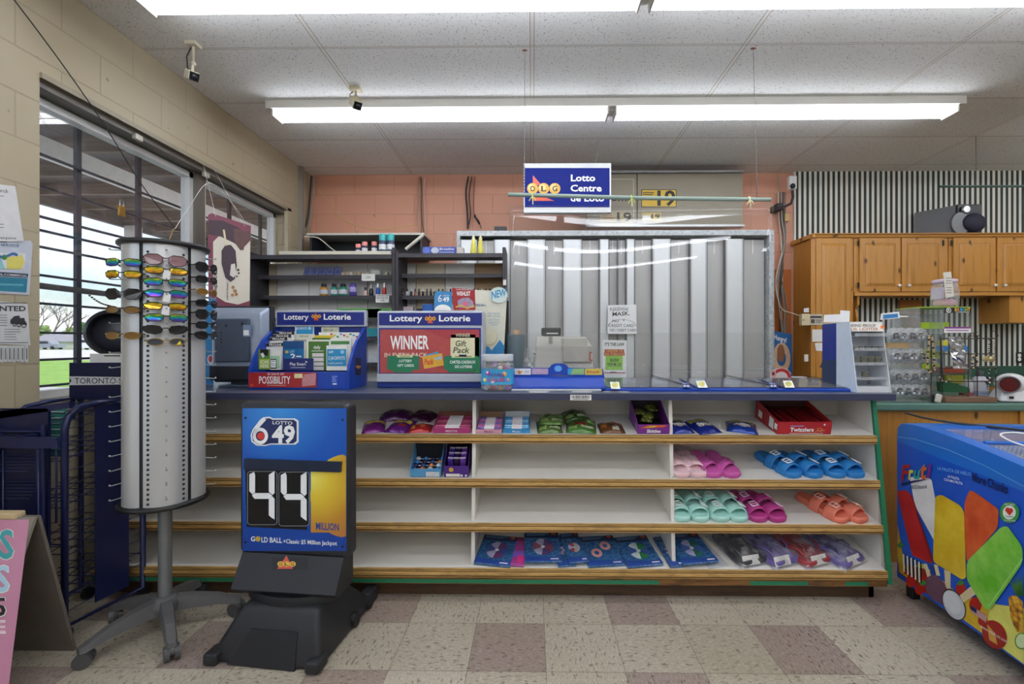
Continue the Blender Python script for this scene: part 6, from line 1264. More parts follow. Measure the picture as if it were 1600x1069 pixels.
m = MB(); m.box(xa+.004, xb, 2.50, 2.504, WT+.001, zt_, ltw); m.box(xa, xb+.004, 2.40, y1, zt_, zt_+.004, ltw); m.box(xa+.004, xb, y1-.004, y1, WT+.001, zt_, ltw); part(m, 'back_panel', Lt, world=True)
m = MB(); m.prism([(xa+.004, 2.387, Z_at(518, 2.39)), (xa+.004, 2.40, zt_), (xa+.004, 2.404, zt_), (xa+.004, 2.391, Z_at(518, 2.39))], (xb-xa-.004, 0, 0), mat('#e3dfd8', .4)); part(m, 'header_card', Lt, world=True)
fl_ = PxF((xa, 2.3925, 1.35), (0, -1, .2), W); m = MB(); m.text(fl_, 'WIND PROOF', 1328.5, 511, 1368, 506.5, ink, 1, .3); m.text(fl_, 'OIL LIGHTER', 1329, 516.5, 1372, 512, mat('#b06a48', .4), 1, .3); m.rect(fl_, 1376, 509, 1382, 513.5, mat('#e0702a', .4), 1); part(m, 'lettering', Lt)
for i, py in enumerate((526, 548, 570, 592)):
    z = Z_at(py, 2.42); yy = y0+(zt_-z)*0+.03; part(MB().box(xa+.004, xb, 2.365, 2.50, z, z+.003, acl).box(xa+.004, xb, 2.362, 2.365, z, z+.016, acl), 'clear_shelf', Lt, world=True)
part(MB().box(xa+.006, xb-.002, y0+.006, 2.49, WT+.001, WT+.03, ltw), 'base', Lt, world=True)
rr = random.Random(2)
k = NT('lighter_skull'); vv = k.n('TexVoronoi'); vv.inputs['Scale'].default_value = 110; k.l(k.coords(), vv.inputs['Vector']); k.l(k.ramp(vv.outputs['Distance'], [(.2, '#1c1a18'), (.45, '#8a8678'), (.7, '#3a4a3a')]), k.p.inputs['Base Color']); k.p.inputs['Metallic'].default_value = .3; skl = k.m
def lighter(px, py, lab, Y=2.375, w=.032, h=.042):
    z = Z_at(py, 2.42)+.0035; t = thing('oil_lighter', lab, 'lighter', (X_at(px, Y), Y+.01, z), group='lighters on the white lighter stand'); part(MB().box(-w/2, w/2, -.006, .006, 0, h*.62, skl, .002), 'case', t); part(MB().box(-w/2, w/2, -.006, .006, h*.64, h, skl, .002), 'lid', t)
for i, px in enumerate((1340, 1352, 1363, 1374)): lighter(px, 570, ['leftmost', 'second', 'third', 'rightmost'][i]+' of the four patterned lighters on the third shelf of the white stand')
lighter(1354, 592, 'single patterned lighter alone on the lowest shelf of the white stand', h=.04)
for i in range(5): lighter(1337+i*10, 548, 'dark metal lighter number %s from the left on the second shelf of the white stand' % ['one', 'two', 'three', 'four', 'five'][i], w=.022, h=.02)
# papers tucked behind it and device
def flat_card(name, label, cat, pts, Y, c, th=.002, art=None): return card(name, label, cat, pts, Y, mat(c, .5), art, th)
def art(m, fr): m.rect(fr, 1266, 494, 1284, 497, ink, 1); m.rect(fr, 1267, 499, 1273, 505, mat('#5a4a44', .5), 1); m.rect(fr, 1275, 500, 1284, 501, ink, 1); m.rect(fr, 1275, 503, 1283, 504, ink, 1)
flat_card('newspaper_clipping', 'small newspaper clipping with a portrait pinned to the tall pine cupboard', 'clipping', [(1265, 508), (1286, 508), (1285, 491), (1266, 491)], CYF-.022, '#b9b4a6', art=art)
flat_card('paper_sheet', 'white paper sheet pinned on the pine cupboard below the clipping', 'paper', [(1269, 534), (1286, 534), (1286, 515), (1269, 515)], CYF-.022, '#dddcd8'); flat_card('paper_sheet', 'curled white paper low on the tall pine cupboard', 'paper', [(1275, 548), (1287, 549), (1287, 536), (1273, 536)], CYF-.022, '#e0dfdb')
flat_card('paper_sheet', 'large white sheet standing on top of the blue lighter stand', 'paper', [(1287, 503.5), (1327, 503.5), (1328, 486), (1313, 485), (1313, 491), (1288, 492)], 2.60, '#d8d9da')
t = thing('wall_switch', 'beige wall switch box on the side of the tall pine cupboard', 'switch', aty(1257, 509, CYF-.02)); part(MB().box(X_at(1250, CYF-.02), X_at(1263, CYF-.02), CYF-.05, CYF-.001, Z_at(509, CYF-.02), Z_at(491, CYF-.02), mat('#cbbf9c', .4), .006), 'box', t, world=True); part(MB().cyl(aty(1256, 500, CYF-.062), aty(1256, 500, CYF-.048), .006, mat('#a89868', .4), 10), 'dial', t, world=True)
flat_card('small_label', 'small white label above the beige wall switch', 'label', [(1256, 488), (1264, 488), (1264, 481), (1256, 482)], CYF-.01, '#d0d0d8'); flat_card('wall_outlet', 'white outlet plate low on the tall pine cupboard', 'outlet', [(1257, 565), (1263, 565), (1263, 554), (1257, 554)], CYF-.01, '#d8d4cc', .006)
m = MB(); P = [aty(1288, 575, 2.95), aty(1314, 578, 2.95), aty(1312, 566, 2.95), aty(1294, 563, 2.95)]; m.prism(P, (0, .05, 0), mat('#22262e', .4)); m.box(P[0].x+.02, P[1].x-.03, 2.96, 2.99, WT+.001, P[0].z+.004, mat('#22262e', .4)); solo(m, 'card_terminal', 'small dark payment terminal behind the ticket displays', 'terminal', (X_at(1300, 2.95), 2.96, WT), world=True)
m = MB(); 
for a, b, c in ((1290, 585, 0), (1300, 588, .01)): p = aty(a, b, 2.9); m.box(p.x, p.x+.12, 2.86, 2.98, WT+.001+c, WT+.007+c, paper, R=Matrix.Rotation(.2+c*20, 4, 'Z'))
solo(m, 'paper_stack', 'loose white papers lying behind the right ticket display', 'papers', (X_at(1305, 2.9), 2.92, WT), world=True)
# ================================================================ goods on the counter shelves
def shpose(i, px, d=.01, rz=0):
    p = on_shelf(i, px, d); return p, shelf_R(rz)
def at_shelf(t, i, px, d=.01, rz=0): pass
def pillow(m, w, l, h, matf, n=14, seed=0, crimp=.012, wr=.25):
    "soft bag lying flat: w across, l deep (y from 0), seams at both ends"
    r = random.Random(seed); N_ = n; M_ = n+4
    def hh(u, v):
        a = max(0, 1-abs(2*u-1)**2.6); b = max(0, 1-abs(2*v-1)**3.2); f = 1+wr*math.sin(u*11+seed)*math.sin(v*9+seed*2)*.5+wr*.6*math.sin((u+v)*17+seed*3)*.4
        return h*(a*b)**.6*f
    PH['f'] = hh
    for top in (1, 0):
        vs = []; 
        for j in range(M_+1):
            for i in range(N_+1):
                u, v = i/N_, j/M_; sx = 1-.05*math.sin(PI*v)
                z = .002+(hh(u, v) if top else 0); vs.append(((u-.5)*w*sx, v*l, z))
        for j in range(M_):
            for i in range(N_):
                a = j*(N_+1)+i; u, v = (i+.5)/N_, (j+.5)/M_; m.add([vs[a], vs[a+1], vs[a+N_+2], vs[a+N_+1]], [(0, 1, 2, 3)], matf(u, v), True) if top else None
        if not top: m.add([vs[0], vs[N_], vs[-1], vs[-1-N_]], [(0, 1, 2, 3)], matf(.5, .5))
    return m
def weld(o):
    bm = bmesh.new(); bm.from_mesh(o.data); bmesh.ops.remove_doubles(bm, verts=bm.verts, dist=.00005); bmesh.ops.recalc_face_normals(bm, faces=bm.faces); bm.to_mesh(o.data); bm.free(); return o
foil = lambda c, b=1.0: mat(c, .22, .25, noise=.42, ns=130, bump=b, bs=90, clear=.3)
PH = {}
def candy_bag(label, i, px, w, l, h, base, accents, rz=0, d=.012, seed=0, lettering=None, group='bags of sweets on the top shelf', z=0, lc=None, name='candy_bag'):
    p, R = shpose(i, px, d, rz); p.z += z; t = thing(name, label, 'bag of sweets', p, R=R, group=group)
    h *= .72
    def mf(u, v):
        for (u0, u1, v0, v1, c) in accents:
            if u0 <= u <= u1 and v0 <= v <= v1: return foil(c)
        return foil(base)
    weld(part(pillow(MB(), w, l, h, mf, seed=seed), 'pouch', t))
    if lettering:
        fr = UvF((0, 0, 0), (1, 0, 0), (0, 1, .0)); m = MB(); m.textc(fr, lettering, 0, l*.34, l*.16, lc or wt, 1, 2.2, w*.7)
        for v_ in m.v: v_.z = .0045+PH['f'](v_.x/w+.5, v_.y/l)
        part(m, 'lettering', t)
    return t
cb = candy_bag
cb('purple and yellow sweets bag, leftmost on the top counter shelf', 0, 583, .115, .16, .03, '#7a2a80', [(.0, 1, .55, .8, '#d8b84a'), (.3, .7, .8, .9, '#c43a3a')], .25, seed=1)
cb('purple and yellow sweets bag, second from the left on the top counter shelf', 0, 617, .125, .16, .032, '#6a2480', [(.0, .9, .55, .78, '#d8b84a'), (.5, .8, .3, .45, '#c43a3a')], -.1, seed=2)
cb('dark purple sweets bag lying behind the two purple and yellow ones', 0, 617, .18, .12, .05, '#54205c', [], .15, d=.17, seed=3)
cb('dark wine coloured sweets bag furthest back beside the purple ones', 0, 652, .15, .12, .045, '#4a1c3e', [], -.3, d=.17, seed=4)
cb('red and orange bag of small sweets between the purple bags and the magenta box', 0, 655, .12, .10, .03, '#b02a2e', [(.1, .3, .2, .5, '#d88a3a'), (.5, .7, .3, .7, '#d8643a'), (.3, .5, .6, .9, '#c8923a')], .1, seed=5)
def open_box(label, name, i, x0, x1, depth, hf, hb, cfront, cin, rz=0, d=.012, side=None, cat='box', group='open sweet boxes on the counter shelves'):
    yf = LIP[i][0]+d; w = X_at(x1, yf)-X_at(x0, yf); p, R = shpose(i, (x0+x1)/2, d, rz); t = thing(name, label, cat, p, R=R, group=group); c = mat(cfront, .4, noise=.05); ci = mat(cin, .6); s_ = mat(side or cfront, .4)
    m = MB(); m.box(-w/2, w/2, 0, depth, 0, .002, ci); m.box(-w/2, w/2, -.0, .002, .002, hf, c); m.box(-w/2, w/2, depth-.002, depth, .002, hb, ci)
    for sx in (-w/2, w/2-.002): m.prism([(sx, .002, .002), (sx, depth-.002, .002), (sx, depth-.002, hb), (sx, .002, hf)], (.002, 0, 0), s_)
    part(m, 'carton', t); return t, w, UvF((0, 0, 0), (1, 0, 0), (0, 0, 1)), p, R
def rolls(label, n, rows, w, depth, z0, cols, p, R, r=.0085, gname='candy_roll', group=None, dz=.017):
    for k_ in range(rows):
        for q in range(n):
            loc = p + (R @ Vector((0, .012+r+q*(depth-.03)/max(1, n-1), z0+k_*dz)))
            t = thing(gname, label, 'candy roll', loc, R=R, group=group or label); c = cols[(q+k_) % len(cols)]
            part(MB().cyl((-w/2+.006, 0, 0), (w/2-.006, 0, 0), r, foil(c, .1), 12), 'wrapper', t); part(MB().cyl((-w*.18, 0, 0), (w*.2, 0, 0), r*1.02, mat('#e6dfe2', .4), 12), 'printed_band', t)
t, w, fr, p, R = open_box('magenta carton of wrapped candy rolls, left of the first shelf divider', 'candy_carton', 0, 676, 735, .19, .028, .05, '#b03a7a', '#8a5a4a'); m = MB(); m.textc(fr.__class__((0, -.0006, 0), (1, 0, 0), (0, 0, 1)), 'MENTOS', 0, .008, .011, mat('#f0d8e4', .4), 1, 2, w*.7); part(m, 'lettering', t)
rolls('magenta and white candy roll in the magenta carton', 8, 1, w, .18, .022, ['#a03060', '#c2487a', '#8a2440'], p, R, group='candy rolls in the magenta carton')
t, w, fr, p, R = open_box('carton of pink and purple candy rolls, just right of the first shelf divider', 'candy_carton', 0, 743, 784, .17, .022, .055, '#d8a0b8', '#9a7a60'); m = MB(); m.textc(UvF((0, -.0006, 0), (1, 0, 0), (0, 0, 1)), 'Mentos', 0, .006, .010, mat('#7a2a5a', .4), 1, 1.5, w*.8); part(m, 'lettering', t)
rolls('pink or purple striped candy roll in the small carton', 7, 1, w, .165, .020, ['#6a5aa8', '#c85a90', '#a06ab0'], p, R, group='candy rolls in the pink carton')
t, w, fr, p, R = open_box('carton of light blue candy rolls, second to the right of the first divider', 'candy_carton', 0, 786, 828, .17, .024, .058, '#3a94d0', '#c8ccd0'); m = MB(); m.textc(UvF((0, -.0006, 0), (1, 0, 0), (0, 0, 1)), 'Mentos', 0, .007, .010, wt, 1, 1.5, w*.8); part(m, 'lettering', t)
rolls('light blue and white candy roll in the blue carton', 7, 1, w, .165, .022, ['#5aa8d8', '#8ac4e4', '#3a80c0'], p, R, group='candy rolls in the blue carton')
green = [(.1, .35, .1, .3, '#9ab86a'), (.5, .9, .15, .25, '#c8d0a8'), (.2, .6, .5, .65, '#4a6a2a'), (.7, .95, .5, .8, '#8ab05a'), (.1, .9, .88, .95, '#b8c4a0')]
cb('green sweets bag on the left of the two in the middle bay', 0, 860, .13, .16, .035, '#5d7a40', green, .05, seed=7)
cb('green sweets bag stacked on the left green one', 0, 862, .13, .13, .03, '#6a8a4a', green, -.05, d=.05, seed=8, z=.03)
cb('green sweets bag with a red oval logo in the middle bay', 0, 908, .155, .17, .04, '#4f7a38', green+[(.3, .65, .3, .48, '#b02a2a')], -.1, seed=9)
cb('dark green sweets bag stacked behind the one with the red logo', 0, 903, .15, .14, .05, '#3f5a30', green[:2], .1, d=.13, seed=10, z=.01)
cb('brown and cream bag of toffees left of the purple carton', 0, 958, .13, .13, .03, '#6a4426', [(.1, .3, .3, .6, '#b86a2a'), (.5, .8, .1, .4, '#d8d0b8'), (.6, .9, .6, .9, '#8a3a1a'), (.2, .4, .7, .9, '#d8b080')], 0, seed=11)
t, w, fr, p, R = open_box('tall purple Skittles carton against the second shelf divider', 'candy_carton', 0, 996, 1046, .21, .05, .125, '#7a2a90', '#2c2230', .0); 
m = MB(); f = UvF((0, -.0006, 0), (1, 0, 0), (0, 0, 1)); m.poly(f, [(-w*.45, .03), (-w*.2, .046), (w*.42, .048), (w*.3, .036)], mat('#d8642a', .4), 1); m.poly(f, [(-w*.3, .032), (-w*.1, .044), (w*.1, .045), (w*.0, .034)], mat('#d8c03a', .4), 2); m.textc(f, 'Skittles', 0, .008, .017, wt, 3, 3, w*.86); part(m, 'lettering', t)
fs_ = UvF((-w/2-.0005, 0, 0), (0, 1, 0), (0, 0, 1), True); m = MB(); m.rect(fs_, .02, .012, .06, .04, paper, 1); 
for q in range(6): m.rect(fs_, .024+q*.006, .015, .027+q*.006, .037, black, 2)
part(m, 'side_label', t, 'white barcode label')
rrr = random.Random(4)
for q in range(5):
    loc = p + (R @ Vector((rrr.uniform(-.3, .3)*w, .06+q*.028, .040+q*.009))); pk_ = thing('candy_packet', 'green and red sweets packet heaped inside the tall purple carton', 'packet', loc, R=R @ Matrix.Rotation(rrr.uniform(-.4, .4), 4, 'Z'), group='packets in the purple carton'); weld(part(pillow(MB(), .06, .085, .012, lambda u, v: foil('#6f7a34') if (u+v) % .4 < .3 else foil('#a8b05a'), 8, seed=q), 'pouch', pk_))
spz = [(.1, .9, .62, .85, '#9a9440'), (.2, .8, .3, .5, '#d8c8b8')]
cb('royal blue sunflower seed bag marked Spitz, left of three', 0, 1069, .12, .16, .038, '#1f2f8a', spz, .1, seed=12, lettering='Spitz')
cb('royal blue sunflower seed bag marked Spitz, middle of three', 0, 1112, .13, .17, .038, '#1f2f8a', spz, .25, seed=13, lettering='Spitz')
cb('royal blue sunflower seed bag marked Spitz, right of three next to the red carton', 0, 1160, .15, .15, .035, '#1f3f9a', spz, -.35, seed=14, lettering='Spitz', d=.02)
# twizzlers box, turned slightly
yf = LIP[0][0]+.012; w = X_at(1298, yf)-X_at(1214, yf); p, R = shpose(0, 1256, .012, .0); t = thing('licorice_carton', 'large red Twizzlers carton at the right end of the top counter shelf', 'box', p, R=R); redb = mat('#b0282c', .38, noise=.03); inn = mat('#4a2a24', .6)
hb = .07; dp = .24; m = MB(); m.box(-w/2, w/2, 0, .003, .001, .066, redb); m.box(-w/2, w/2, 0, dp, 0, .002, inn); m.box(-w/2, w/2, dp-.003, dp, .002, .105, inn)
for sx in (-w/2, w/2-.003): m.prism([(sx, .003, .002), (sx, dp-.003, .002), (sx, dp-.003, .105), (sx, .003, .066)], (.003, 0, 0), redb)
part(m, 'carton', t); f = UvF((0, -.0006, 0), (1, 0, 0), (0, 0, 1)); m = MB(); m.text(f, 'Twizzlers', -w*.27, .016, w*.17, .036, wt, 2, 3); m.rect(f, -w*.27, .004, w*.35, .008, mat('#d8b0a0', .4), 1); m.rect(f, -w*.27, .042, -w*.02, .048, mat('#a88ac0', .4), 2)
m.ring(f, w*.28, .026, .013, .009, .003, mat('#d89a5a', .4), 1); m.line(f, [(w*.2, .014), (w*.26, .022), (w*.3, .018), (w*.38, .024)], .003, mat('#d89a5a', .4), 2); m.circ(f, w*.36, .052, .005, .005, mat('#d8d8f0', .4), 1); part(m, 'lettering', t)
f = UvF((-w/2-.0006, 0, 0), (0, 1, 0), (0, 0, 1), True); m = MB(); m.poly(f, [(.004, .02), (.03, .022), (.03, .052), (.004, .05)], paper, 1); m.poly(f, [(.04, .01), (.085, .012), (.085, .07), (.04, .062)], paper, 1); m.poly(f, [(.16, .02), (.2, .022), (.2, .06), (.16, .055)], paper, 1); part(m, 'side_labels', t, 'white labels on its left side')
rq = random.Random(8)
for q in range(14):
    loc = p + (R @ Vector((-w*.40+w*.8*q/13, .025, .052+rq.uniform(0, .012)))); o = thing('licorice_pack', 'dark red licorice strands pack inside the large red carton', 'licorice', loc, R=R, group='licorice packs in the red carton'); mm = MB(); 
    for s_ in range(3): mm.tube([(s_*.005-.005, 0, 0), (s_*.005-.005, .09, .004), (s_*.005-.005, .18, .01)], .0035, mat('#6f1218', .3, noise=.1), 6)
    part(mm, 'strands', o, kind='stuff')
# second shelf: two open boxes
t, w, fr, p, R = open_box('open blue and white ring pop carton with raised lid on the second shelf', 'candy_carton', 1, 641, 689, .14, .045, .14, '#5aa4d8', '#1f2430'); f = UvF((0, -.0006, 0), (1, 0, 0), (0, 0, 1)); m = MB(); m.rect(f, w*.02, .003, w*.45, .03, mat('#d8dce4', .4, noise=.3, ns=150), 1); part(m, 'lettering', t)
m = MB(); m.prism([(-w/2, .137, .138), (w/2, .137, .138), (w/2, .158, .185), (-w/2, .158, .185)], (0, .002, 0), mat('#8fb8d0', .4, noise=.2, ns=60)); f2 = UvF((0, .136, .138), (1, 0, 0), (0, .021, .047)); m.circ(f2, -w*.2, .5, w*.2, .35, ylw, 2); m.rect(f2, w*.0, .25, w*.42, .45, mat('#3f5a8a', .4), 2); m.rect(f2, -w*.48, .02, w*.48, .2, mat('#1f2a3a', .4), 2); part(m, 'lid_card', t, 'printed raised lid')
for q in range(16):
    loc = p + (R @ Vector((-w*.38+w*.76*(q % 4)/3, .02+.03*(q//4), .035+.004*(q//4)))); o = thing('wrapped_candy', 'small blue or orange wrapped candy in the open ring pop carton', 'candy', loc, R=R, group='wrapped candies in the ring pop carton'); part(MB().ell((0, 0, 0), (.014, .014, .012), foil(['#2f4a8a', '#c87a4a', '#d8dce4', '#3a7ac0', '#2a2a50'][q % 5]), 10), 'wrapper', o); part(MB().box(-.02, .02, -.003, .003, -.002, .002, foil('#c8ccd8')), 'twist', o)
t, w, fr, p, R = open_box('tall purple carton of chocolate bars beside the divider on the second shelf', 'candy_carton', 1, 694, 732, .17, .062, .155, '#4f2a8c', '#241a34'); m = MB(); f = UvF((0, -.0006, 0), (1, 0, 0), (0, 0, 1)); m.circ(f, -w*.2, .042, .012, .012, mat('#d8a83a', .4), 1); m.rect(f, -w*.42, .004, w*.15, .02, paper, 1); m.circ(f, w*.22, .01, .006, .006, wt, 1); m.circ(f, w*.4, .01, .006, .006, wt, 1); part(m, 'lettering', t)
for q in range(9):
    loc = p + (R @ Vector(((q % 3-1)*w*.25, .03+.035*(q//3), .06+.012*(q//3)))); o = thing('chocolate_bar', 'purple wrapped chocolate bar standing in the tall purple carton', 'chocolate bar', loc, R=R @ Matrix.Rotation((q % 3-1)*.2, 4, 'Z'), group='chocolate bars in the purple carton'); part(MB().box(-.014, .014, -.008, .010, -.02, .028, foil(['#4a2a90', '#2a1c4a', '#6a3aa0'][q % 3]), .003), 'wrapper', o); part(MB().box(-.014, .014, -.002, .004, .028, .034, foil('#c8c0d8')), 'crimped_end', o)
# ---------------------------------------------------------------- sandals
FOOT = [(.0, 0), (.022, .002), (.037, .014), (.044, .04), (.043, .075), (.036, .115), (.031, .15), (.033, .19), (.033, .215), (.024, .238), (0, .245), (-.022, .238), (-.031, .215), (-.031, .19), (-.030, .15), (-.036, .11), (-.042, .07), (-.042, .035), (-.034, .012), (-.018, .002)]
def sandal_root(label, cat, col, buckle=None, kind='double', group=None, name='slide_sandal', ba=.36):
    t = thing(name, label, cat, (0, 0, 0), group=group); mm = mat(col, .45, noise=.03, ns=20); dk = mat(col, .6, noise=.06, ns=25, bump=.3, bs=300)
    m = MB(); P = [(x, y) for x, y in FOOT]; n = len(P); secs = [(1.0, 0), (1.03, .006), (1.03, .02), (.99, .027), (.90, .026)]; vs = []
    for s_, z in secs: vs += [(x*s_, .122+(y-.122)*s_, z+(.004 if y > .2 else 0)*(z > .02)) for x, y in P]
    fs = [(i*n+j, i*n+(j+1) % n, (i+1)*n+(j+1) % n, (i+1)*n+j) for i in range(len(secs)-1) for j in range(n)]; m.add(vs, fs, mm, True); m.add(vs[:n], [tuple(range(n))[::-1]], mm); m.add(vs[-n:], [tuple(range(n))], dk)
    part(m, 'sole', t)
    def strap(y0, y1, hgt, w0=.046, cross=0):
        s_ = MB(); N_ = 12; vs = []
        for k_ in range(N_+1):
            a = PI*k_/N_; x = w0*math.cos(a); z = .006+hgt*math.sin(a)**.75
            for (yy, dz) in ((y0+cross*math.cos(a), -.004), (y0+.004+cross*math.cos(a), .0), (y1-.004-cross*math.cos(a), .0), (y1-cross*math.cos(a), -.004)): vs.append((x, yy, z+dz))
            for (yy, dz) in ((y1-cross*math.cos(a), -.006), (y0+cross*math.cos(a), -.006)): vs.append((x*.95, yy, z+dz-.002))
        fs = [(k_*6+j, k_*6+(j+1) % 6, (k_+1)*6+(j+1) % 6, (k_+1)*6+j) for k_ in range(N_) for j in range(6)]; s_.add(vs, fs, mm, True); return s_
    if kind == 'double':
        for y0, y1, h in ((.030, .084, .055), (.106, .154, .062)):
            o = part(strap(y0, y1, h), 'strap', t)
            if buckle:
                b = MB(); a = PI*ba; c = Vector((.046*math.cos(a), (y0+y1)/2, .008+h*math.sin(a)**.75)); tx = Vector((-math.sin(a), 0, math.cos(a)*.9)).normalized(); 
                q = [c+tx*u+Vector((0, v, 0))+Vector((math.cos(a), 0, math.sin(a)))*.0035 for u, v in ((-.014, -.017), (.014, -.017), (.014, .017), (-.014, .017))]; b.tube([q[0], (q[0]+q[1])/2, q[1], (q[1]+q[2])/2, q[2], (q[2]+q[3])/2, q[3], (q[3]+q[0])/2], .0034, mat(buckle, .35), 6, closed=True); b.tube([(q[0]+q[3])/2, (q[1]+q[2])/2], .0018, mat(buckle, .35), 5); part(b, 'buckle', o, 'pale buckle')
    elif kind == 'band':
        part(strap(.045, .135, .05), 'strap', t)
    elif kind == 'cross':
        part(strap(.05, .125, .05, cross=.022), 'strap', t); 
        dts = MB()
        for a_ in range(3, 10):
            for b_ in range(4):
                a = PI*a_/12; yy = .062+.015*b_; x = .046*math.cos(a); z = .0068+.05*math.sin(a)**.75; dts.ell((x*1.01, yy, z), (.0028, .0028, .0022), mat('#6a1a4a', .6), 6)
        part(dts, 'perforations', t, kind='stuff')
    elif kind == 'thong':
        for s_ in (-1, 1): part(MB().tube([(0, .045, .028), (s_*.018, .075, .05), (s_*.036, .115, .045), (s_*.037, .15, .02)], .0045, mm, 8), 'strap', t)
    return t
def place(root, used, label, i, px, d, rz, group):
    p, R = shpose(i, px, d, rz)
    if not used: W = pose(root, p, R=R); root['label'] = label; root['group'] = group; WM[root.name] = W; return root
    return dup(root, label, p, R=R, group=group)
def sandals(col, buckle, kind, cat, group, items):
    R2 = [sandal_root('x', cat, col, buckle, kind, group, ba=b_) for b_ in (.56, .33)]
    for k_, (label, i, px, d, rz) in enumerate(items): o = place(R2[k_ % 2], k_ > 1, label, i, px, d, rz, group); o.scale = (1.1, 1.08, 1.05)
    return R2[0]
sandals('#2880c8', '#e0e6ee', 'double', 'sandal', 'bright blue buckle slides on the second shelf', [
 ('bright blue two strap slide with white buckles, leftmost of the four', 1, 1246, .015, .32), ('bright blue two strap slide with white buckles, second of the four', 1, 1279, .015, .30),
 ('bright blue two strap slide with white buckles, third of the four', 1, 1313, .015, .12), ('bright blue two strap slide with white buckles, rightmost by the end panel', 1, 1343, .015, .18)])
sandals('#aadcd2', '#dfe9e6', 'double', 'sandal', 'mint green buckle slides on the third shelf', [
 ('mint green two strap slide against the divider, leftmost of the four', 2, 1067, .012, .02), ('mint green two strap slide, second of the four', 2, 1097, .012, .06),
 ('mint green two strap slide, third of the four', 2, 1130, .012, .1), ('mint green two strap slide with a black tag string, rightmost of the four', 2, 1159, .012, .14)])
m = MB(); p, R = shpose(2, 1159, .012, .14); 
solo(MB().tube([(0, .14, .062), (.005, .10, .068), (-.008, .085, .07), (.012, .075, .068)], .0016, black, 5).ell((-.01, .13, .064), (.007, .011, .004), black, 8), 'tag_string', 'black tag string on the rightmost mint green slide', 'tag', p, R=R)
sandals('#b53a86', '#e4bcd2', 'double', 'sandal', 'magenta buckle slides on the third shelf', [('magenta two strap slide with pink buckles, left of the pair', 2, 1190, .012, .16), ('magenta two strap slide with pink buckles, right of the pair', 2, 1220, .012, .2)])
sandals('#e07a62', '#eec0b0', 'double', 'sandal', 'coral buckle slides on the third shelf', [('coral two strap slide, left of the pair by the end panel', 2, 1322, .012, .42), ('coral two strap slide, right of the pair by the end panel', 2, 1351, .012, .42)])
sandals('#c95aa8', None, 'cross', 'sandal', 'magenta lattice slides on the second shelf', [('magenta perforated cross strap slide, left of the pair', 1, 1117, .012, .08), ('magenta perforated cross strap slide, right of the pair', 1, 1147, .012, .12)])
pr_ = sandals('#ecc6cb', None, 'band', 'sandal', 'pale pink slides on the second shelf', [('pale pink wide band slide by the divider, in a clear bag', 1, 1066, .012, -.02), ('pale pink wide band slide beside the lattice pair, in a clear bag', 1, 1093, .012, .05)])
bagm = clearmat('poly_bag', (.97, .97, .98), .9, .12, 1.4, extra=.02, blotch=25)
def bag(label, i, px, w, l, h, d=.01, rz=0, group=None, seed=0):
    p, R = shpose(i, px, d, rz); o = solo(pillow(MB(), w, l, h, lambda u, v: bagm, seed=seed, wr=.5), 'clear_bag', label, 'bag', p, R=R, group=group); return weld(o)
bag('clear bag round the pale pink slides', 1, 1080, .19, .29, .075, seed=3)
# bagged flip-flops on the bottom shelf
def flips(col, label, px, rz, seed, dx=.045, tagx=0, kind='thong'):
    i = 3; p, R = shpose(i, px, .03, rz); g = 'bagged flip flops on the bottom shelf'
    for s_, nm in ((-1, 'left'), (1, 'right')):
        r = sandal_root('%s flip flop in a clear bag, %s one of its pair' % (col[1], nm), 'flip flop', col[0], None, kind, g, 'flip_flop'); loc = p + (R @ Vector((s_*dx, 0, .003))); W = pose(r, loc, R=R); WM[r.name] = W
    p2 = p + (R @ Vector((0, -.012, 0))); o = solo(pillow(MB(), .19, .285, .062, lambda u, v: bagm, seed=seed, wr=.6), 'clear_bag', 'clear bag around the %s flip flops' % col[1], 'bag', p2, R=R, group='clear bags of flip flops'); weld(o)
    m = MB(); f = UvF((tagx, .0, .012), (1, 0, 0), (0, .9, .4)); m.add([(tagx-.05, -.004, .012), (tagx+.045, -.006, .010), (tagx+.05, .02, .045), (tagx-.045, .022, .048)], [(0, 1, 2, 3)], mat('#d9d8d2', .5)); m.add([(tagx-.05, -.0035, .0115), (tagx+.045, -.0055, .0095), (tagx+.05, .0205, .0445), (tagx-.045, .0225, .0475)], [(3, 2, 1, 0)], mat('#d9d8d2', .5))
    solo(m, 'paper_tag', 'white paper tag in the bag of %s flip flops' % col[1], 'tag', p, R=R)
flips(('#3c3c40', 'black'), 'left of the purple ones', 1180, .28, 1, tagx=-.02)
flips(('#6a5a9c', 'purple'), 'between the black and the red ones', 1231, .34, 2, tagx=-.03)
flips(('#a0343a', 'red'), 'between the two purple pairs', 1281, .34, 3)
flips(('#655c98', 'dusky purple'), 'at the right end of the bottom shelf', 1336, .46, 4)
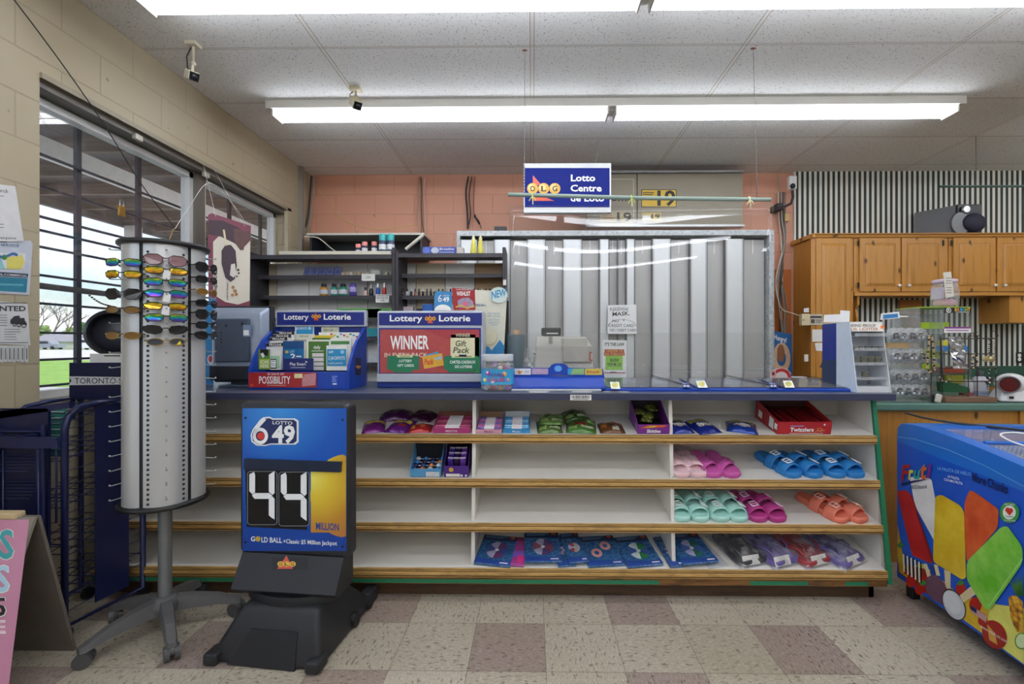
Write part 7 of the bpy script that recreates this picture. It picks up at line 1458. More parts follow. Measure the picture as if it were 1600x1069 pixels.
# beach ball packs
pvc = lambda c, n=.12: mat(c, .25, .05, noise=n, ns=25, bump=.35, bs=40, clear=.4)
k = NT('pool_water_print'); vo = k.n('TexVoronoi', feature='DISTANCE_TO_EDGE'); vo.inputs['Scale'].default_value = 38; nn_ = k.noise(k.coords(), 14, 3); k.l(k.coords(), vo.inputs['Vector']); c = k.mix(nn_, '#244a80', '#30689c'); c = k.mix(k.ramp(vo.outputs['Distance'], [(.0, .55), (.06, 0.0)]), c, '#7aa8cc'); k.l(c, k.p.inputs['Base Color']); k.p.inputs['Roughness'].default_value = .25; k.p.inputs['Coat Weight'].default_value = .4; pool = k.m
def ballpack(label, px, w, rz, d=.008, ballc=('#6a3a64', '#a8a4c0', '#4a4488'), z=0, donut=False, left=0):
    p, R = shpose(3, px, d, rz); p.z += z; t = thing('beach_ball_pack', label, 'pool toy pack', p, R=R, group='flat packs of inflatable pool toys'); l = .235
    m = MB(); m.box(-w/2, w/2, 0, l, .002, .014, pool, .004); part(m, 'pack', t); f = UvF((0, 0, .0142), (1, 0, 0), (0, 1, 0)); m = MB()
    m.rect(f, -w*.49, l*.80, w*.49, l*.985, mat('#232c4e', .35), 1); m.rect(f, -w*.42, l*.93, w*.2, l*.945, ltblue, 2); m.rect(f, -w*.42, l*.88, w*.1, l*.895, ltblue, 2); m.circ(f, w*.36, l*.93, w*.07, .010, mat('#c85a2a', .4), 2)
    m.poly(f, [(-w*.49, l*.01), (w*.49, l*.01), (w*.49, l*.16), (w*.1, l*.12), (-w*.49, l*.2)], mat('#2a4a9a', .35), 1); m.rect(f, w*.2, l*.05, w*.42, l*.09, mat('#d8dce8', .4), 2)
    if donut:
        for cx, cy in ((-w*.15, l*.4), (w*.15, l*.62)): m.ring(f, cx, cy, .028, .034, .016, mat('#d89a98', .35), 2)
    else:
        cx, cy, r = w*.02, l*.47, min(.052, w*.3); 
        for q, cc in enumerate((ballc[0], ballc[1], ballc[2], ballc[1], ballc[0], ballc[2])): m.circ(f, cx, cy, r, r*1.25, mat(cc, .35, noise=.25, ns=60), 2, n=6, a0=q*60+20, a1=q*60+80)
        m.circ(f, cx, cy, r*.2, r*.2, white, 3)
    part(m, 'artwork', t, 'printed beach ball picture' if not donut else 'printed ring picture'); return t
bp_ = ballpack
bp_('blue beach ball pack, leftmost on the bottom shelf by the divider', 768, .185, -.14, ballc=('#66386a', '#a8a4c0', '#3a4688'))
p, R = shpose(3, 803, .006, -.05); t = thing('pink_toy_pack', 'pink and purple pool toy pack between two blue packs', 'pool toy pack', p, R=R, group='flat packs of inflatable pool toys'); m = MB(); m.box(-.05, .05, 0, .225, .002, .012, pvc('#b04a98'), .003); part(m, 'pack', t); m = MB(); f = UvF((0, 0, .0122), (1, 0, 0), (0, 1, 0)); m.rect(f, -.048, .19, .048, .222, mat('#7a2040', .4), 1); m.rect(f, -.048, .06, .048, .11, mat('#8a5ac0', .4), 1); m.circ(f, .03, .045, .02, .03, mat('#e03a8a', .4), 2); part(m, 'artwork', t)
bp_('blue pool toy pack peeping out behind the purple ball pack', 886, .09, .10, d=.006, z=.0)
bp_('blue beach ball pack with a purple and white ball beside the pink pack', 849, .185, .03, d=.012, z=.014, ballc=('#5a4478', '#a8a4c0', '#84485a'))
bp_('narrow blue pool toy pack third of the group, tilted right', 905, .10, .16, d=.010, z=.014, ballc=('#c0b8a8', '#a04a5a', '#c8c0d8'))
bp_('blue swim ring pack with two pink rings', 948, .185, .10, donut=True)
bp_('blue beach ball pack with a green and white ball, left of the second divider', 1009, .185, .14, ballc=('#2a7a4a', '#c8d8d8', '#3a5aa0'))
bp_('narrow blue pool toy pack just right of the second divider', 1058, .07, .12, d=.006)
bp_('blue beach ball pack with a green ball, right of the second divider', 1096, .185, .14, d=.010, z=.014, ballc=('#2a6a5a', '#a8a8d0', '#3a5aa0'))
p, R = shpose(3, 1124, .012, .25); t = thing('foam_disc_pack', 'clear pack with a round purple and pink foam disc', 'pool toy pack', p, R=R); part(MB().box(-.055, .055, 0, .23, .002, .004, clearmat('disc_pack', (.9, .9, .92), .6, .1)), 'wrapper', t); part(MB().lathe([(0, 0), (.034, 0), (.036, .003), (.034, .008), (0, .008)], pvc('#7a5a9a'), 24, (-.005, .14, .0055), sy=1.25), 'disc', t, 'round foam disc')
# ================================================================ goods on the black shelving
def shelfz(lv, i): return lv[i]+.003
YS = S2+.035; YT = SF+.06
def can(label, px, h, r, cap, body, Y=YT, i=0, lv=LV1, zoff=0, group='spray cans on the top shelf', base=None):
    z = shelfz(lv, i)+zoff; t = thing('spray_can', label, 'spray can', (X_at(px, Y), Y, z), group=group)
    m = MB(); m.lathe([(r, 0), (r, h*.62), (r*.9, h*.66)], mat(body, .3, .2, noise=.25, ns=70), 20); part(m, 'body', t); m = MB(); m.lathe([(r*.97, h*.62), (r*.97, h*.97), (r*.9, h), (0, h)], mat(cap, .35), 20); part(m, 'cap', t)
    m = MB(); 
    for a in range(-5, 5): pass
    b = MB(); b.lathe([(r*1.01, h*.12), (r*1.01, h*.42)], mat(base or '#c9cdd4', .4, noise=.3, ns=120), 20, caps=False); part(b, 'label_band', t)
    return t
zb_ = .027
for px, lab in ((560, 'leftmost of the four'), (570, 'second of the four'), (585, 'third, next to the teal caps'), (612, 'behind the teal capped cans')): can('dark spray can with coral cap, '+lab, px, .085 if px != 612 else .09, .022, '#e08a84', '#23304a', zoff=zb_, Y=YT+(.08 if px in (560, 612) else 0))
for px, lab in ((598, 'left of the pair at the end of the white board'), (610.5, 'right of the pair at the end of the white board')): can('tall can with teal cap, '+lab, px, .138, .029 if px > 0 else 0, '#35a5a8', '#3a4a66', Y=SF+.032, zoff=zb_+.0, base='#d8dce0')
for q in range(5):
    px = 478+q*12; Y = YS; t = thing('folded_packet', 'lavender blue packet leaning on the first black shelf, %s of five' % ['leftmost', 'second', 'third', 'fourth', 'rightmost'][q], 'packet', (X_at(px, Y), Y, shelfz(LV1, 1)+.001), R=Matrix.Rotation(-.35, 4, 'X') @ Matrix.Rotation(.08, 4, 'Y'), group='lavender packets on the first shelf')
    part(MB().box(-.028, .028, 0, .014, .006, .080, mat('#8088b8', .3, noise=.15, ns=50), .004), 'pouch', t); part(MB().box(-.018, .018, -.0015, 0, .02, .05, mat('#5a649c', .4, noise=.4, ns=90)), 'print', t)
def box(label, name, cat, px0, px1, Y, z, h, col, d=.05, group=None, R=None, art=None):
    x0, x1 = X_at(px0, Y), X_at(px1, Y); m = MB(); m.box(x0, x1, Y, Y+d, z, z+h, mat(col, .4, noise=.1, ns=40), .003)
    fr = UvF((x0, Y-.0004, z), (x1-x0, 0, 0), (0, 0, h)); art and art(m, fr)
    return solo(m, name, label, cat, ((x0+x1)/2, Y+d/2, z), world=True, group=group)
for q in range(7):
    px = 533+q*6.2; box('small cream box on the first black shelf, right of the lavender packets', 'small_box', 'box', px, px+5.4, YS+.01, shelfz(LV1, 1)+.001, .034 if q % 3 else .03, ['#cfc2a8', '#c9b094', '#d8d4cc', '#b8a890'][q % 4], group='small cream boxes on the first shelf')
p = Vector((X_at(586, YS), YS+.02, shelfz(LV1, 1)+.001)); m = MB(); m.box(-.045, .045, -.02, .03, 0, .055, mat('#c9cfc8', .4, noise=.35, ns=60), .018, seg=3); solo(m, 'soft_packet', 'white and green soft packet at the right end of the first black shelf', 'packet', p)
m = MB(); m.box(-.014, .014, -.02, .02, 0, .03, mat('#a8a48c', .5), .004); solo(m, 'small_box', 'single small box beside the shelf upright, right of the soft packet', 'box', (X_at(604, YS), YS, shelfz(LV1, 1)+.001))
def bottle(label, px, h, r, cap, liq, i=2, lv=LV1, Y=YS, sx=1.0, lab='#c9ced6', group='bottles on the second black shelf', clear_=True):
    z = shelfz(lv, i)+.001; t = thing('mouthwash_bottle', label, 'bottle', (X_at(px, Y), Y, z), group=group); bm_ = mat(liq, .2, noise=.05, clear=.5)
    part(MB().lathe([(r*.9, 0), (r, .004), (r, h*.55), (r*.85, h*.68), (r*.5, h*.76)], bm_, 20, sx=sx, sy=.7), 'body', t); part(MB().lathe([(r*.62, h*.74), (r*.62, h*.98), (0, h)], mat(cap, .4), 16, sy=.85), 'cap', t)
    part(MB().lathe([(r*1.02, h*.14), (r*1.02, h*.5)], mat(lab, .4, noise=.35, ns=110), 20, caps=False, sx=sx, sy=.72), 'label', t); return t
bottle('amber bottle with a black cap on the second black shelf', 506, .098, .034, '#2a2a30', '#c48a3a'); bottle('small green bottle with dark cap, left of the two green bottles', 522, .098, .028, '#1f2438', '#2f8a78'); bottle('larger green bottle with dark cap, right of the two green bottles', 536, .098, .036, '#1f2430', '#2a8a6a')
z = shelfz(LV1, 2)+.001; t = thing('purple_flask', 'rounded purple bottle at the right of the green bottles', 'bottle', (X_at(551.5, YS), YS, z)); part(MB().lathe([(.026, 0), (.029, .005), (.029, .085), (.022, .1), (0, .1)], mat('#4a3f98', .3, noise=.1), 20, sy=.7), 'body', t); part(MB().lathe([(.0295, .03), (.0295, .07)], mat('#a9a0d8', .4, noise=.4, ns=90), 20, caps=False, sy=.72), 'label', t)
for q, (px, c, h, l2, c2) in enumerate(((571, '#c8a8a0', .07, 'round pink and black sticker pot left of the dark bottle', '#3a3440'), (580, '#1f1c22', .095, 'dark nail polish style bottle with a silver cap', '#a8a4a8'), (590.5, '#2a5ab0', .105, 'blue spray bottle with a silver cap', '#c8d0dc'), (600.5, '#c03434', .108, 'red spray bottle with a silver cap', '#d8c8c8'))):
    t = thing('spray_bottle', l2+' on the second black shelf', 'bottle', (X_at(px, YS), YS, z), group='small spray bottles on the second black shelf'); part(MB().lathe([(.017, 0), (.018, .003), (.016, h*.5), (.010, h*.62)], mat(c, .25, noise=.15, ns=60), 16), 'body', t); part(MB().lathe([(.010, h*.62), (.011, h*.9), (.006, h)], mat(c2, .3, .4), 14), 'cap', t)
def pricecard(label, x0, y0, x1, y1, Y, txt): 
    def art(m, fr):
        for q, (s_, yb) in enumerate(txt): m.textc(fr, s_, (x0+x1)/2, yb, 2.6, ink, 1, .5, (x1-x0)*.8, up=-1)
    card('price_card', label, 'price card', [(x0, y1), (x1, y1), (x1, y0), (x0, y0)], Y, paper, art, .001, 'handwritten price cards on the black shelving')
pricecard('white price card marked 3.99 on the first black shelf edge', 565, 428, 586, 439, S2-.009, [('3.99', 435)]); pricecard('white handwritten price card on the second black shelf edge', 587, 460, 608, 473, S2-.009, [('ANY LIPSTICK', 463.5), ('BUY ONE FOR', 467), ('3.99', 471)])
for q, (x0, x1) in enumerate(((499, 518), (527, 547), (550, 571), (573, 594), (596, 612))):
    if q == 0: box('purple flat tin on the third black shelf', 'flat_tin', 'tin', x0, x1, YS, shelfz(LV1, 3)+.001, .052, '#5a4a88', .05); continue
    for lev in ((0, 1) if q == 3 else (0,)):
        def art(m, fr): m.poly(fr, [(0, .55), (.2, .9), (.8, .9), (1, .55), (1, .4), (0, .4)], mat('#2f9a5a', .35), 1); m.rect(fr, .15, .1, .85, .4, mat('#2a5a8a', .4, noise=.2, ns=90), 1)
        box('green and blue gum packet on the third black shelf, %s from the left' % ['', 'first', 'second', 'third', 'fourth'][q], 'gum_packet', 'packet', x0, x1, YS+.0, shelfz(LV1, 3)+.001, .075, '#5fc23a', .05, 'green gum packets on the third shelf', art=art)
for px0, px1, lv_, i, col, lab in ((574, 592, LV1, 4, '#2a8a9a', 'teal and green packet on the fourth black shelf left bay'), (575, 593, LV1, 5, '#c8ccd4', 'white packet low in the left bay between the two lottery displays')): box(lab, 'packet', 'packet', px0, px1, YS, shelfz(lv_, i)+.001, .07, col, .05)
# right bay
box('open blue and white tissue box on top of the right bay', 'tissue_box', 'box', 660, 712, YT-.02, shelfz(LV2, 0)+.001, .058, '#3a4fa8', .09, art=lambda m, fr: (m.text(fr, 'Breathe', .52, .55, .95, .85, wt, 2, 1), m.circ(fr, .12, .5, .11, .42, mat('#5a70c8', .4), 1), m.circ(fr, .38, .5, .12, .42, mat('#b9c0cc', .4, noise=.3), 1), m.rect(fr, .5, .2, .95, .3, mat('#a8b0d8', .4), 1)))
box('clear plastic pack beside the tissue box', 'plastic_pack', 'packet', 713, 724, YT-.01, shelfz(LV2, 0)+.001, .055, '#bdb6b0', .07)
for px, lab in ((740, 'left of the pair'), (751, 'right of the pair')):
    t = thing('lighter_fluid_bottle', 'yellow squeeze bottle with a pale nozzle, %s on the right bay' % lab, 'bottle', (X_at(px, YT), YT-.01, shelfz(LV2, 0)+.001), group='yellow squeeze bottles'); part(MB().lathe([(.022, 0), (.024, .004), (.022, .05), (.016, .09), (.013, .11)], mat('#d8cf5a', .35, noise=.15, ns=20), 18), 'body', t); part(MB().lathe([(.013, .11), (.014, .125), (.008, .14), (.004, .15)], mat('#d8d0a0', .35), 14), 'nozzle', t)
rr = random.Random(21)
Y = S2+.025
for q in range(26):
    px = 624+q*6.15; t = thing('nail_polish', 'tiny nail polish bottle in the long row on the right black shelving', 'nail polish', (X_at(px, Y), Y, shelfz(LV2, 2)+.001), group='row of nail polish bottles'); c = ['#2a2428', '#3a2f34', '#c8c4c8', '#241f22', '#a86a5a', '#4a3038', '#1f1c20', '#5a4a50'][q % 8]
    part(MB().lathe([(.010, 0), (.012, .004), (.012, .03), (.006, .034)], mat(c, .2), 12), 'bottle', t); part(MB().lathe([(.0065, .034), (.0055, .055), (0, .056)], mat('#2a282c' if q % 3 else '#c8c4c4', .3), 10), 'cap', t)
box('pink and white flat pack on the third shelf of the right bay', 'flat_pack', 'packet', 625, 645, YS, shelfz(LV2, 3)+.001, .055, '#c8b8c0', .05); box('small black pack beside the pink one', 'small_pack', 'packet', 651, 659, YS, shelfz(LV2, 3)+.001, .04, '#2c2c34', .04)
t = box('bright blue zip pouch on the third shelf of the right bay', 'zip_pouch', 'pouch', 660, 676, YS, shelfz(LV2, 3)+.001, .075, '#2a6ac8', .05)
box('small white tag clipped to the right edge of the shelving', 'shelf_tag', 'tag', 786, 791, SF-.008, Z_at(446, SF), .045, '#d8d6d0', .006)
# ================================================================ cabling and devices on the back wall
ck = mat('#2b2a2c', .5); cg = mat('#9b968c', .5); cw_ = mat('#cfcabd', .5); cbn = mat('#6b4a38', .6)
def C(pts, Y): return [aty(a, b, Y) for a, b in pts]
cord(C([(487, 275), (484, 310), (480, 345), (470, 372), (462, 395)], 4.6), .009, ck, 'thick dark cable falling down the corner beside the window')
cord(C([(492, 275), (488, 320), (484, 350), (472, 395)], 4.62), .007, cg, 'grey cable beside the dark one in the corner')
cord(C([(486, 278), (510, 312), (540, 345), (590, 358), (655, 350)], 4.697), .004, mat('#c9b070', .5), 'thin yellowish cable sagging across the salmon wall')
cord(C([(476, 370), (497, 372), (515, 386), (524, 393)], 4.33), .006, cw_, 'short white cable curving into the black wall cupboard')
solo(MB().box(X_at(653, 4.66), X_at(658, 4.66), 4.65, 4.698, Z_at(365, 4.66), Z_at(276, 4.66), mat('#a9806a', .5)), 'conduit_strip', 'flat salmon painted conduit strip running down to the shelving', 'conduit', (X_at(655, 4.66), 4.68, 2.0), world=True)
cord(C([(657, 276), (659, 300), (658, 330), (662, 362), (668, 380), (660, 392)], 4.63), .006, cbn, 'brown cable hanging beside the painted conduit strip')
cord(C([(664, 278), (662, 300), (664, 335), (664, 365)], 4.65), .004, cw_, 'thin pale cable beside the brown one')
cord(C([(732, 276), (728, 300), (730, 330), (731, 358)], 4.64), .010, ck, 'thick black cable dropping to the shutter cabinet, left of two')
cord(C([(737, 276), (733, 305), (735, 335), (731, 356)], 4.66), .006, ck, 'black cable dropping to the shutter cabinet, right of two')
cord(C([(742, 276), (740, 310), (741, 335), (748, 345), (752, 357)], 4.66), .005, mat('#7a5048', .5), 'thin reddish cable bending at the end above the cabinet')
m = MB(); p = aty(742, 338, 4.64); m.ell(p, (.012, .01, .02), ck, 8); m.tube([p, aty(749, 350, 4.6)], .009, ck, 8); solo(m, 'adapter_plug', 'black plug hanging above the shutter cabinet', 'plug', p, world=True)
zt3 = Z_at(361, 4.03)
m = MB(); m.box(X_at(716, 4.2), X_at(750, 4.2), 4.15, 4.3, zt3+.001, zt3+.03, mat('#3a4048', .4), .006); solo(m, 'network_box', 'low dark box with cables on the left end of the shutter cabinet', 'box', (X_at(730, 4.2), 4.2, zt3), world=True)
m = MB(); m.box(X_at(773, 4.2), X_at(792, 4.2), 4.15, 4.28, zt3+.001, zt3+.07, mat('#1d1f24', .4), .004); solo(m, 'black_box', 'black box on the shutter cabinet beside the acrylic screen', 'box', (X_at(782, 4.2), 4.2, zt3), world=True)
a_, b__ = aty(634, 392, 3.72), aty(663, 366, 3.72); m = MB(); m.tube([a_+Vector((0, 0, .012)), b__], .013, cw_, 8); solo(m, 'tube_holder', 'cream strip leaning upright on the shelving beside the tissue box', 'strip', a_, world=True)
# cables beside the pine cupboard
rr = random.Random(12)
for q in range(7):
    x0 = 1220+rr.uniform(-5, 7); pts = [(x0, 300), (x0+rr.uniform(-2, 2), 340), (1224+rr.uniform(-4, 4), 380), (1221+rr.uniform(-7, 6), 430), (1222+rr.uniform(-6, 6), 470), (1224+rr.uniform(-6, 6), 520), (1222+rr.uniform(-4, 4), 560)]
    cord(C(pts, 4.61+.012*(q % 4)), rr.choice((.005, .007)), [cg, ck, cw_, cg, mat('#7a746a', .5), ck, cg][q], 'cable in the bundle hanging beside the tall pine cupboard', name='bundle_cable').__setitem__('group', 'bundled cables beside the pine cupboard')
cord(C([(1216, 272), (1218, 300), (1226, 335), (1229, 365)], 4.66), .004, cg, 'thin grey cable rising from the bundle to the ceiling')
cord(C([(1222, 395), (1212, 440), (1220, 480), (1236, 489), (1252, 494)], 4.33 if False else 4.5), .005, cw_, 'white cable looping from the bundle to the beige switch')
m = MB(); m.box(X_at(1227, 4.6), X_at(1234, 4.6), 4.6, 4.66, Z_at(347, 4.6), Z_at(335, 4.6), mat('#b89c6a', .5), .004); solo(m, 'cable_clip', 'tan cable clip at the top of the cable bundle', 'clip', (X_at(1230, 4.6), 4.63, Z_at(341, 4.6)), world=True)
t = thing('webcam', 'white wall webcam with a round black lens on a black arm', 'camera', (X_at(1238, 4.5), 4.6, Z_at(320, 4.5))); m = MB(); m.box(X_at(1232, 4.5), X_at(1244, 4.5), 4.48, 4.53, Z_at(298, 4.5), Z_at(277, 4.5), mat('#d8d9d8', .35), .01); part(m, 'body', t, world=True); p = aty(1238, 291, 4.478); part(MB().cyl(p, p+Vector((0, -.012, 0)), .024, gblack, 20).cyl(p+Vector((0, -.0121, 0)), p+Vector((0, -.016, 0)), .014, mat('#30343a', .2), 16), 'lens', t, world=True)
part(MB().tube(C([(1238, 298), (1239, 308), (1236, 318), (1224, 324), (1213, 327)], 4.55), .012, ck, 8).box(X_at(1211, 4.6), X_at(1220, 4.6), 4.55, 4.698, Z_at(331, 4.6), Z_at(321, 4.6), ck, .004), 'arm', t, world=True)
# ceiling cameras
def ccam(label, px, py, Y, yaw, hex_='#c3bda8', L_=.10, tilt=.5, s=1.0):
    x = X_at(px, Y); t = thing('security_camera', label, 'security camera', (x, Y, CZ)); c = mat(hex_, .45, noise=.05); z = Z_at(py, Y)-CZ
    part(MB().box(-.032*s, .032*s, -.03*s, .03*s, -.02, 0, c, .004), 'mount', t)
    part(MB().tube([(0, 0, -.015), (0, 0, z*.55), (0, -.01, z+.02)], .008, c, 8).ell((0, 0, z*.6), (.016, .016, .016), c, 10), 'arm', t)
    R = Matrix.Rotation(yaw, 4, 'Z') @ Matrix.Rotation(tilt, 4, 'X'); m = MB(Matrix.Translation((0, -.02, z)) @ R); m.box(-.026*s, .026*s, -L_, .03, -.026*s, .026*s, c, .006); part(m, 'housing', t)
    m = MB(Matrix.Translation((0, -.02, z)) @ R); m.box(-.023*s, .023*s, -L_-.002, -L_+.001, -.022*s, .022*s, gblack); m.lathe([(.014, 0), (.014, .008), (0, .008)], mat('#1a1a1e', .15), 16, (0, -L_-.002, 0), Matrix.Rotation(PI/2, 4, 'X')); part(m, 'lens', t)
    part(MB().tube([(-.005, .0, -.01), (-.045, .01, z*.35), (-.04, .01, z*.7), (-.01, .02, z)], .0035, ck, 6), 'cable', t); return t
ccam('small beige security camera on the ceiling near the window wall', 302, 117, 2.62, .9, tilt=.45, L_=.07)
ccam('beige security camera on the ceiling in front of the full strip light', 556, 160, 3.1, .7, '#b5ab8c', L_=.075, tilt=.7, s=1.1)
# speaker on the cupboard
SPY = 4.36; t = thing('speaker', 'silver and dark blue hi-fi speaker on top of the pine cupboards', 'speaker', (X_at(1505, SPY), SPY+.1, 2.275), 0); x0, x1 = X_at(1468, SPY), X_at(1538, SPY); z0 = 2.2765; z1 = Z_at(322, SPY)
m = MB(); m.prism([(x0, SPY+.28, z0), (X_at(1496, SPY), SPY+.02, z0), (x1-.03, SPY+.02, z0), (x1-.03, SPY+.28, z0)], (0, 0, z1-z0), mat('#6c6e72', .4, .2)); part(m, 'cabinet', t, world=True)
m = MB(); m.box(X_at(1496, SPY), x1-.02, SPY+.0, SPY+.022, z0, z1+.002, mat('#1f2024', .4), .006); part(m, 'front_baffle', t, world=True)
p = aty(1513, 349, SPY-.01); part(MB().lathe([(.095, 0), (.105, .012), (.10, .03)], mat('#77797d', .4, .2), 32, aty(1497, 350, SPY+.02), Matrix.Rotation(PI/2, 4, 'X') @ Matrix.Rotation(0, 4, 'Z'), sx=.85), 'trim_ring', t, 'silver ring', world=True)
part(MB().ell(aty(1522, 348, SPY-.01), (.105, .04, .088), mat('#1d1d34', .7, bump=.3, bs=400), 28), 'woofer_grille', t, 'dark blue grille', world=True)
p = aty(1507, 328, SPY); part(MB().lathe([(.026, 0), (.038, .006), (.038, .016), (.03, .026)], mat('#b9bbbd', .25, .7), 24, p, Matrix.Rotation(PI/2, 4, 'X')).lathe([(0, 0), (.026, .001)], gblack, 20, p+Vector((0, -.012, 0)), Matrix.Rotation(PI/2, 4, 'X')), 'tweeter', t, 'small silver tweeter', world=True)
# outlet and small wall things on the right
m = MB(); Yw = WY-.031; m.box(X_at(1587, Yw), X_at(1600, Yw), Yw-.008, Yw-.001, Z_at(567, Yw), Z_at(550, Yw), mat('#1f2422', .4), .003)
fo = PxF((0, Yw-.009, 1), (0, -1, 0)); m.circ(fo, 1593, 555.5, 2.8, 3, white, 1); m.circ(fo, 1593, 561.5, 2.8, 3, white, 1); solo(m, 'wall_outlet', 'dark outlet plate with two white sockets on the striped wall', 'outlet', aty(1593, 558, Yw), world=True)
# ================================================================ things on the green side counter
GT = GZ+.002; ac = clearmat('rack_acrylic', (.93, .95, .95), .9, .04, 1.5, extra=.03); lime = mat('#a8c83a', .4); rodb = mat('#4a3c30', .4, .5)
Ya = 2.80; t = thing('acrylic_accessory_rack', 'tall clear acrylic accessory rack with a lime green top and bright lettered header', 'display rack', (X_at(1490, Ya), Ya, GT)); W = WM[t.name]
x0, x1 = X_at(1437, Ya), X_at(1517, Ya); zt_ = Z_at(480, Ya); xm_ = X_at(1475, Ya)
part(MB().box(x0, x1, Ya, Ya+.20, zt_-.004, zt_, lime), 'top_panel', t, 'lime green top', world=True)
part(MB().box(xm_-.003, xm_, Ya, Ya+.2, GT, zt_-.004, ac).box(x0, x0+.003, Ya, Ya+.2, GT, zt_-.004, ac).box(x1-.003, x1, Ya, Ya+.2, GT, zt_-.004, ac), 'side_walls', t, world=True)
part(MB().box(x0, x1, Ya+.197, Ya+.2, GT, zt_-.004, ac), 'rear_wall', t, world=True)
m = MB(); fr = PxF((0, Ya-.001, 1), (0, -1, 0), W); m.rect(fr, 1475, 480.5, 1517, 489, black, 1); m.ring(fr, 1482, 485, 4, 4, 1, wt, 2); m.text(fr, 'R', 1480.4, 487, 1484, 483, wt, 2, 1.5)
for q, (ch, c) in enumerate(zip('BRIGHT', ('#d8b03a', '#d88a3a', '#3a8ac8', '#3aa8a0', '#d8b03a', '#d8d04a'))): m.text(fr, ch, 1491.5+q*4.1, 486.3, 1495.1+q*4.1, 481.3, mat(c, .4, noise=0), 2, 3)
m.text(fr, 'ACCESSORIES', 1493, 488.6, 1514, 487, wt, 2, .5); part(m, 'header', t, 'black header with yellow and blue letters')
for a, b, c, d, hx, lab in ((1439, 504, 1483, 514, '#a9c82c', 'lime green card'), (1441, 546, 1470, 560, '#a9c82c', 'lime green card'), (1441, 568, 1470, 577, '#a9c82c', 'lime green card')): part(MB().box(X_at(a, Ya+.1), X_at(c, Ya+.1), Ya+.1, Ya+.103, Z_at(d, Ya+.1), Z_at(b, Ya+.1), mat(hx, .4)), 'card_panel', t, lab, world=True)
m = MB(); m.rect(fr, 1475, 511, 1517, 520, white, 1); m.rect(fr, 1475, 511, 1517, 513.5, mat('#8a3a8c', .4), 2); m.rect(fr, 1478, 517.5, 1513, 515.5, mat('#b07ab4', .4), 2); part(m, 'purple_strip', t, 'white and purple strip')
for z in (Z_at(521, Ya), Z_at(548, Ya), Z_at(577, Ya)): part(MB().box(x0+.003, x1-.003, Ya, Ya+.196, z-.003, z, ac), 'shelf', t, world=True)
m = MB(); m.box(X_at(1478, Ya), X_at(1512, Ya), Ya+.02, Ya+.1, Z_at(583, Ya), Z_at(574, Ya), mat('#a8442c', .4, noise=.2)); solo(m, 'orange_box', 'orange red box on the lower shelf of the acrylic rack', 'box', aty(1495, 583, Ya+.05), world=True)
m = MB(); m.box(X_at(1483, Ya), X_at(1510, Ya), Ya+.02, Ya+.09, Z_at(599, Ya), Z_at(586, Ya), mat('#8a8a2a', .4, noise=.3, ns=40)); solo(m, 'olive_box', 'olive and yellow box behind the wire rack', 'box', aty(1495, 599, Ya+.05), world=True)
m = MB(); m.prism(C([(1472, 598), (1480, 596), (1514, 606), (1516, 614), (1474, 613)], Ya-.02), (0, .04, 0), mat('#1f5a3a', .35)); solo(m, 'green_box', 'dark green printed packet at the foot of the acrylic rack', 'box', aty(1494, 613, Ya), world=True)
for q, (a, c, hx) in enumerate(((1476, 1486, '#d8cf3a'), (1476, 1486, '#2a7ac0'), (1503, 1518, '#3a86c8'))):
    yb_ = 540+q*9 if q < 2 else 549; solo(MB().box(X_at(a, Ya), X_at(c, Ya), Ya+.02, Ya+.06, Z_at(yb_, Ya), Z_at(yb_-8, Ya), mat(hx, .4)), 'small_packet', ['small yellow packet on the middle shelf of the acrylic rack', 'small blue packet below the yellow one in the acrylic rack', 'blue and white packet at the right of the acrylic rack'][q], 'packet', aty((a+c)/2, yb_, Ya+.04), world=True)
# donation jar on top with tag
pj = aty(1476, 480, Ya+.08); pj.z = zt_+.001; t = thing('plastic_jar', 'clear square jar of pink and white notes on the lime green rack top', 'jar', pj); jm = clearmat('jar_clear', (.93, .93, .96), .8, .06, 1.45, extra=.03)
part(sqloft(MB(), [(.050, 0), (.056, .01), (.058, .09), (.054, .12), (.048, .15)], jm), 'jar', t); part(sqloft(MB(), [(.050, .15), (.052, .154), (.052, .168), (.04, .172)], mat('#cdb8cc', .3)), 'lid', t); part(MB().box(-.045, .045, -.04, .04, .008, .05, mat('#d89ab8', .5, noise=.3, ns=30), .015).box(-.052, -.04, -.045, .04, .05, .12, mat('#c8b8d0', .5), .004), 'paper_notes', t, 'pink paper inside')
m = MB(); P = C([(1474, 426), (1486, 424.5), (1491, 463), (1478, 466)], Ya-.008); m.prism(P, (0, .002, 0), mat('#d6d2c8', .5)); f = PxF((0, Ya-.009, 1), (0, -1, 0));
for y in (434, 438, 442, 449, 453, 457): m.rect(f, 1478, y, 1487, y+1.2, mat('#8a8a84', .5), 1)
solo(m, 'paper_tag', 'folded printed paper tag leaning on the jar', 'tag', aty(1482, 466, Ya), world=True)
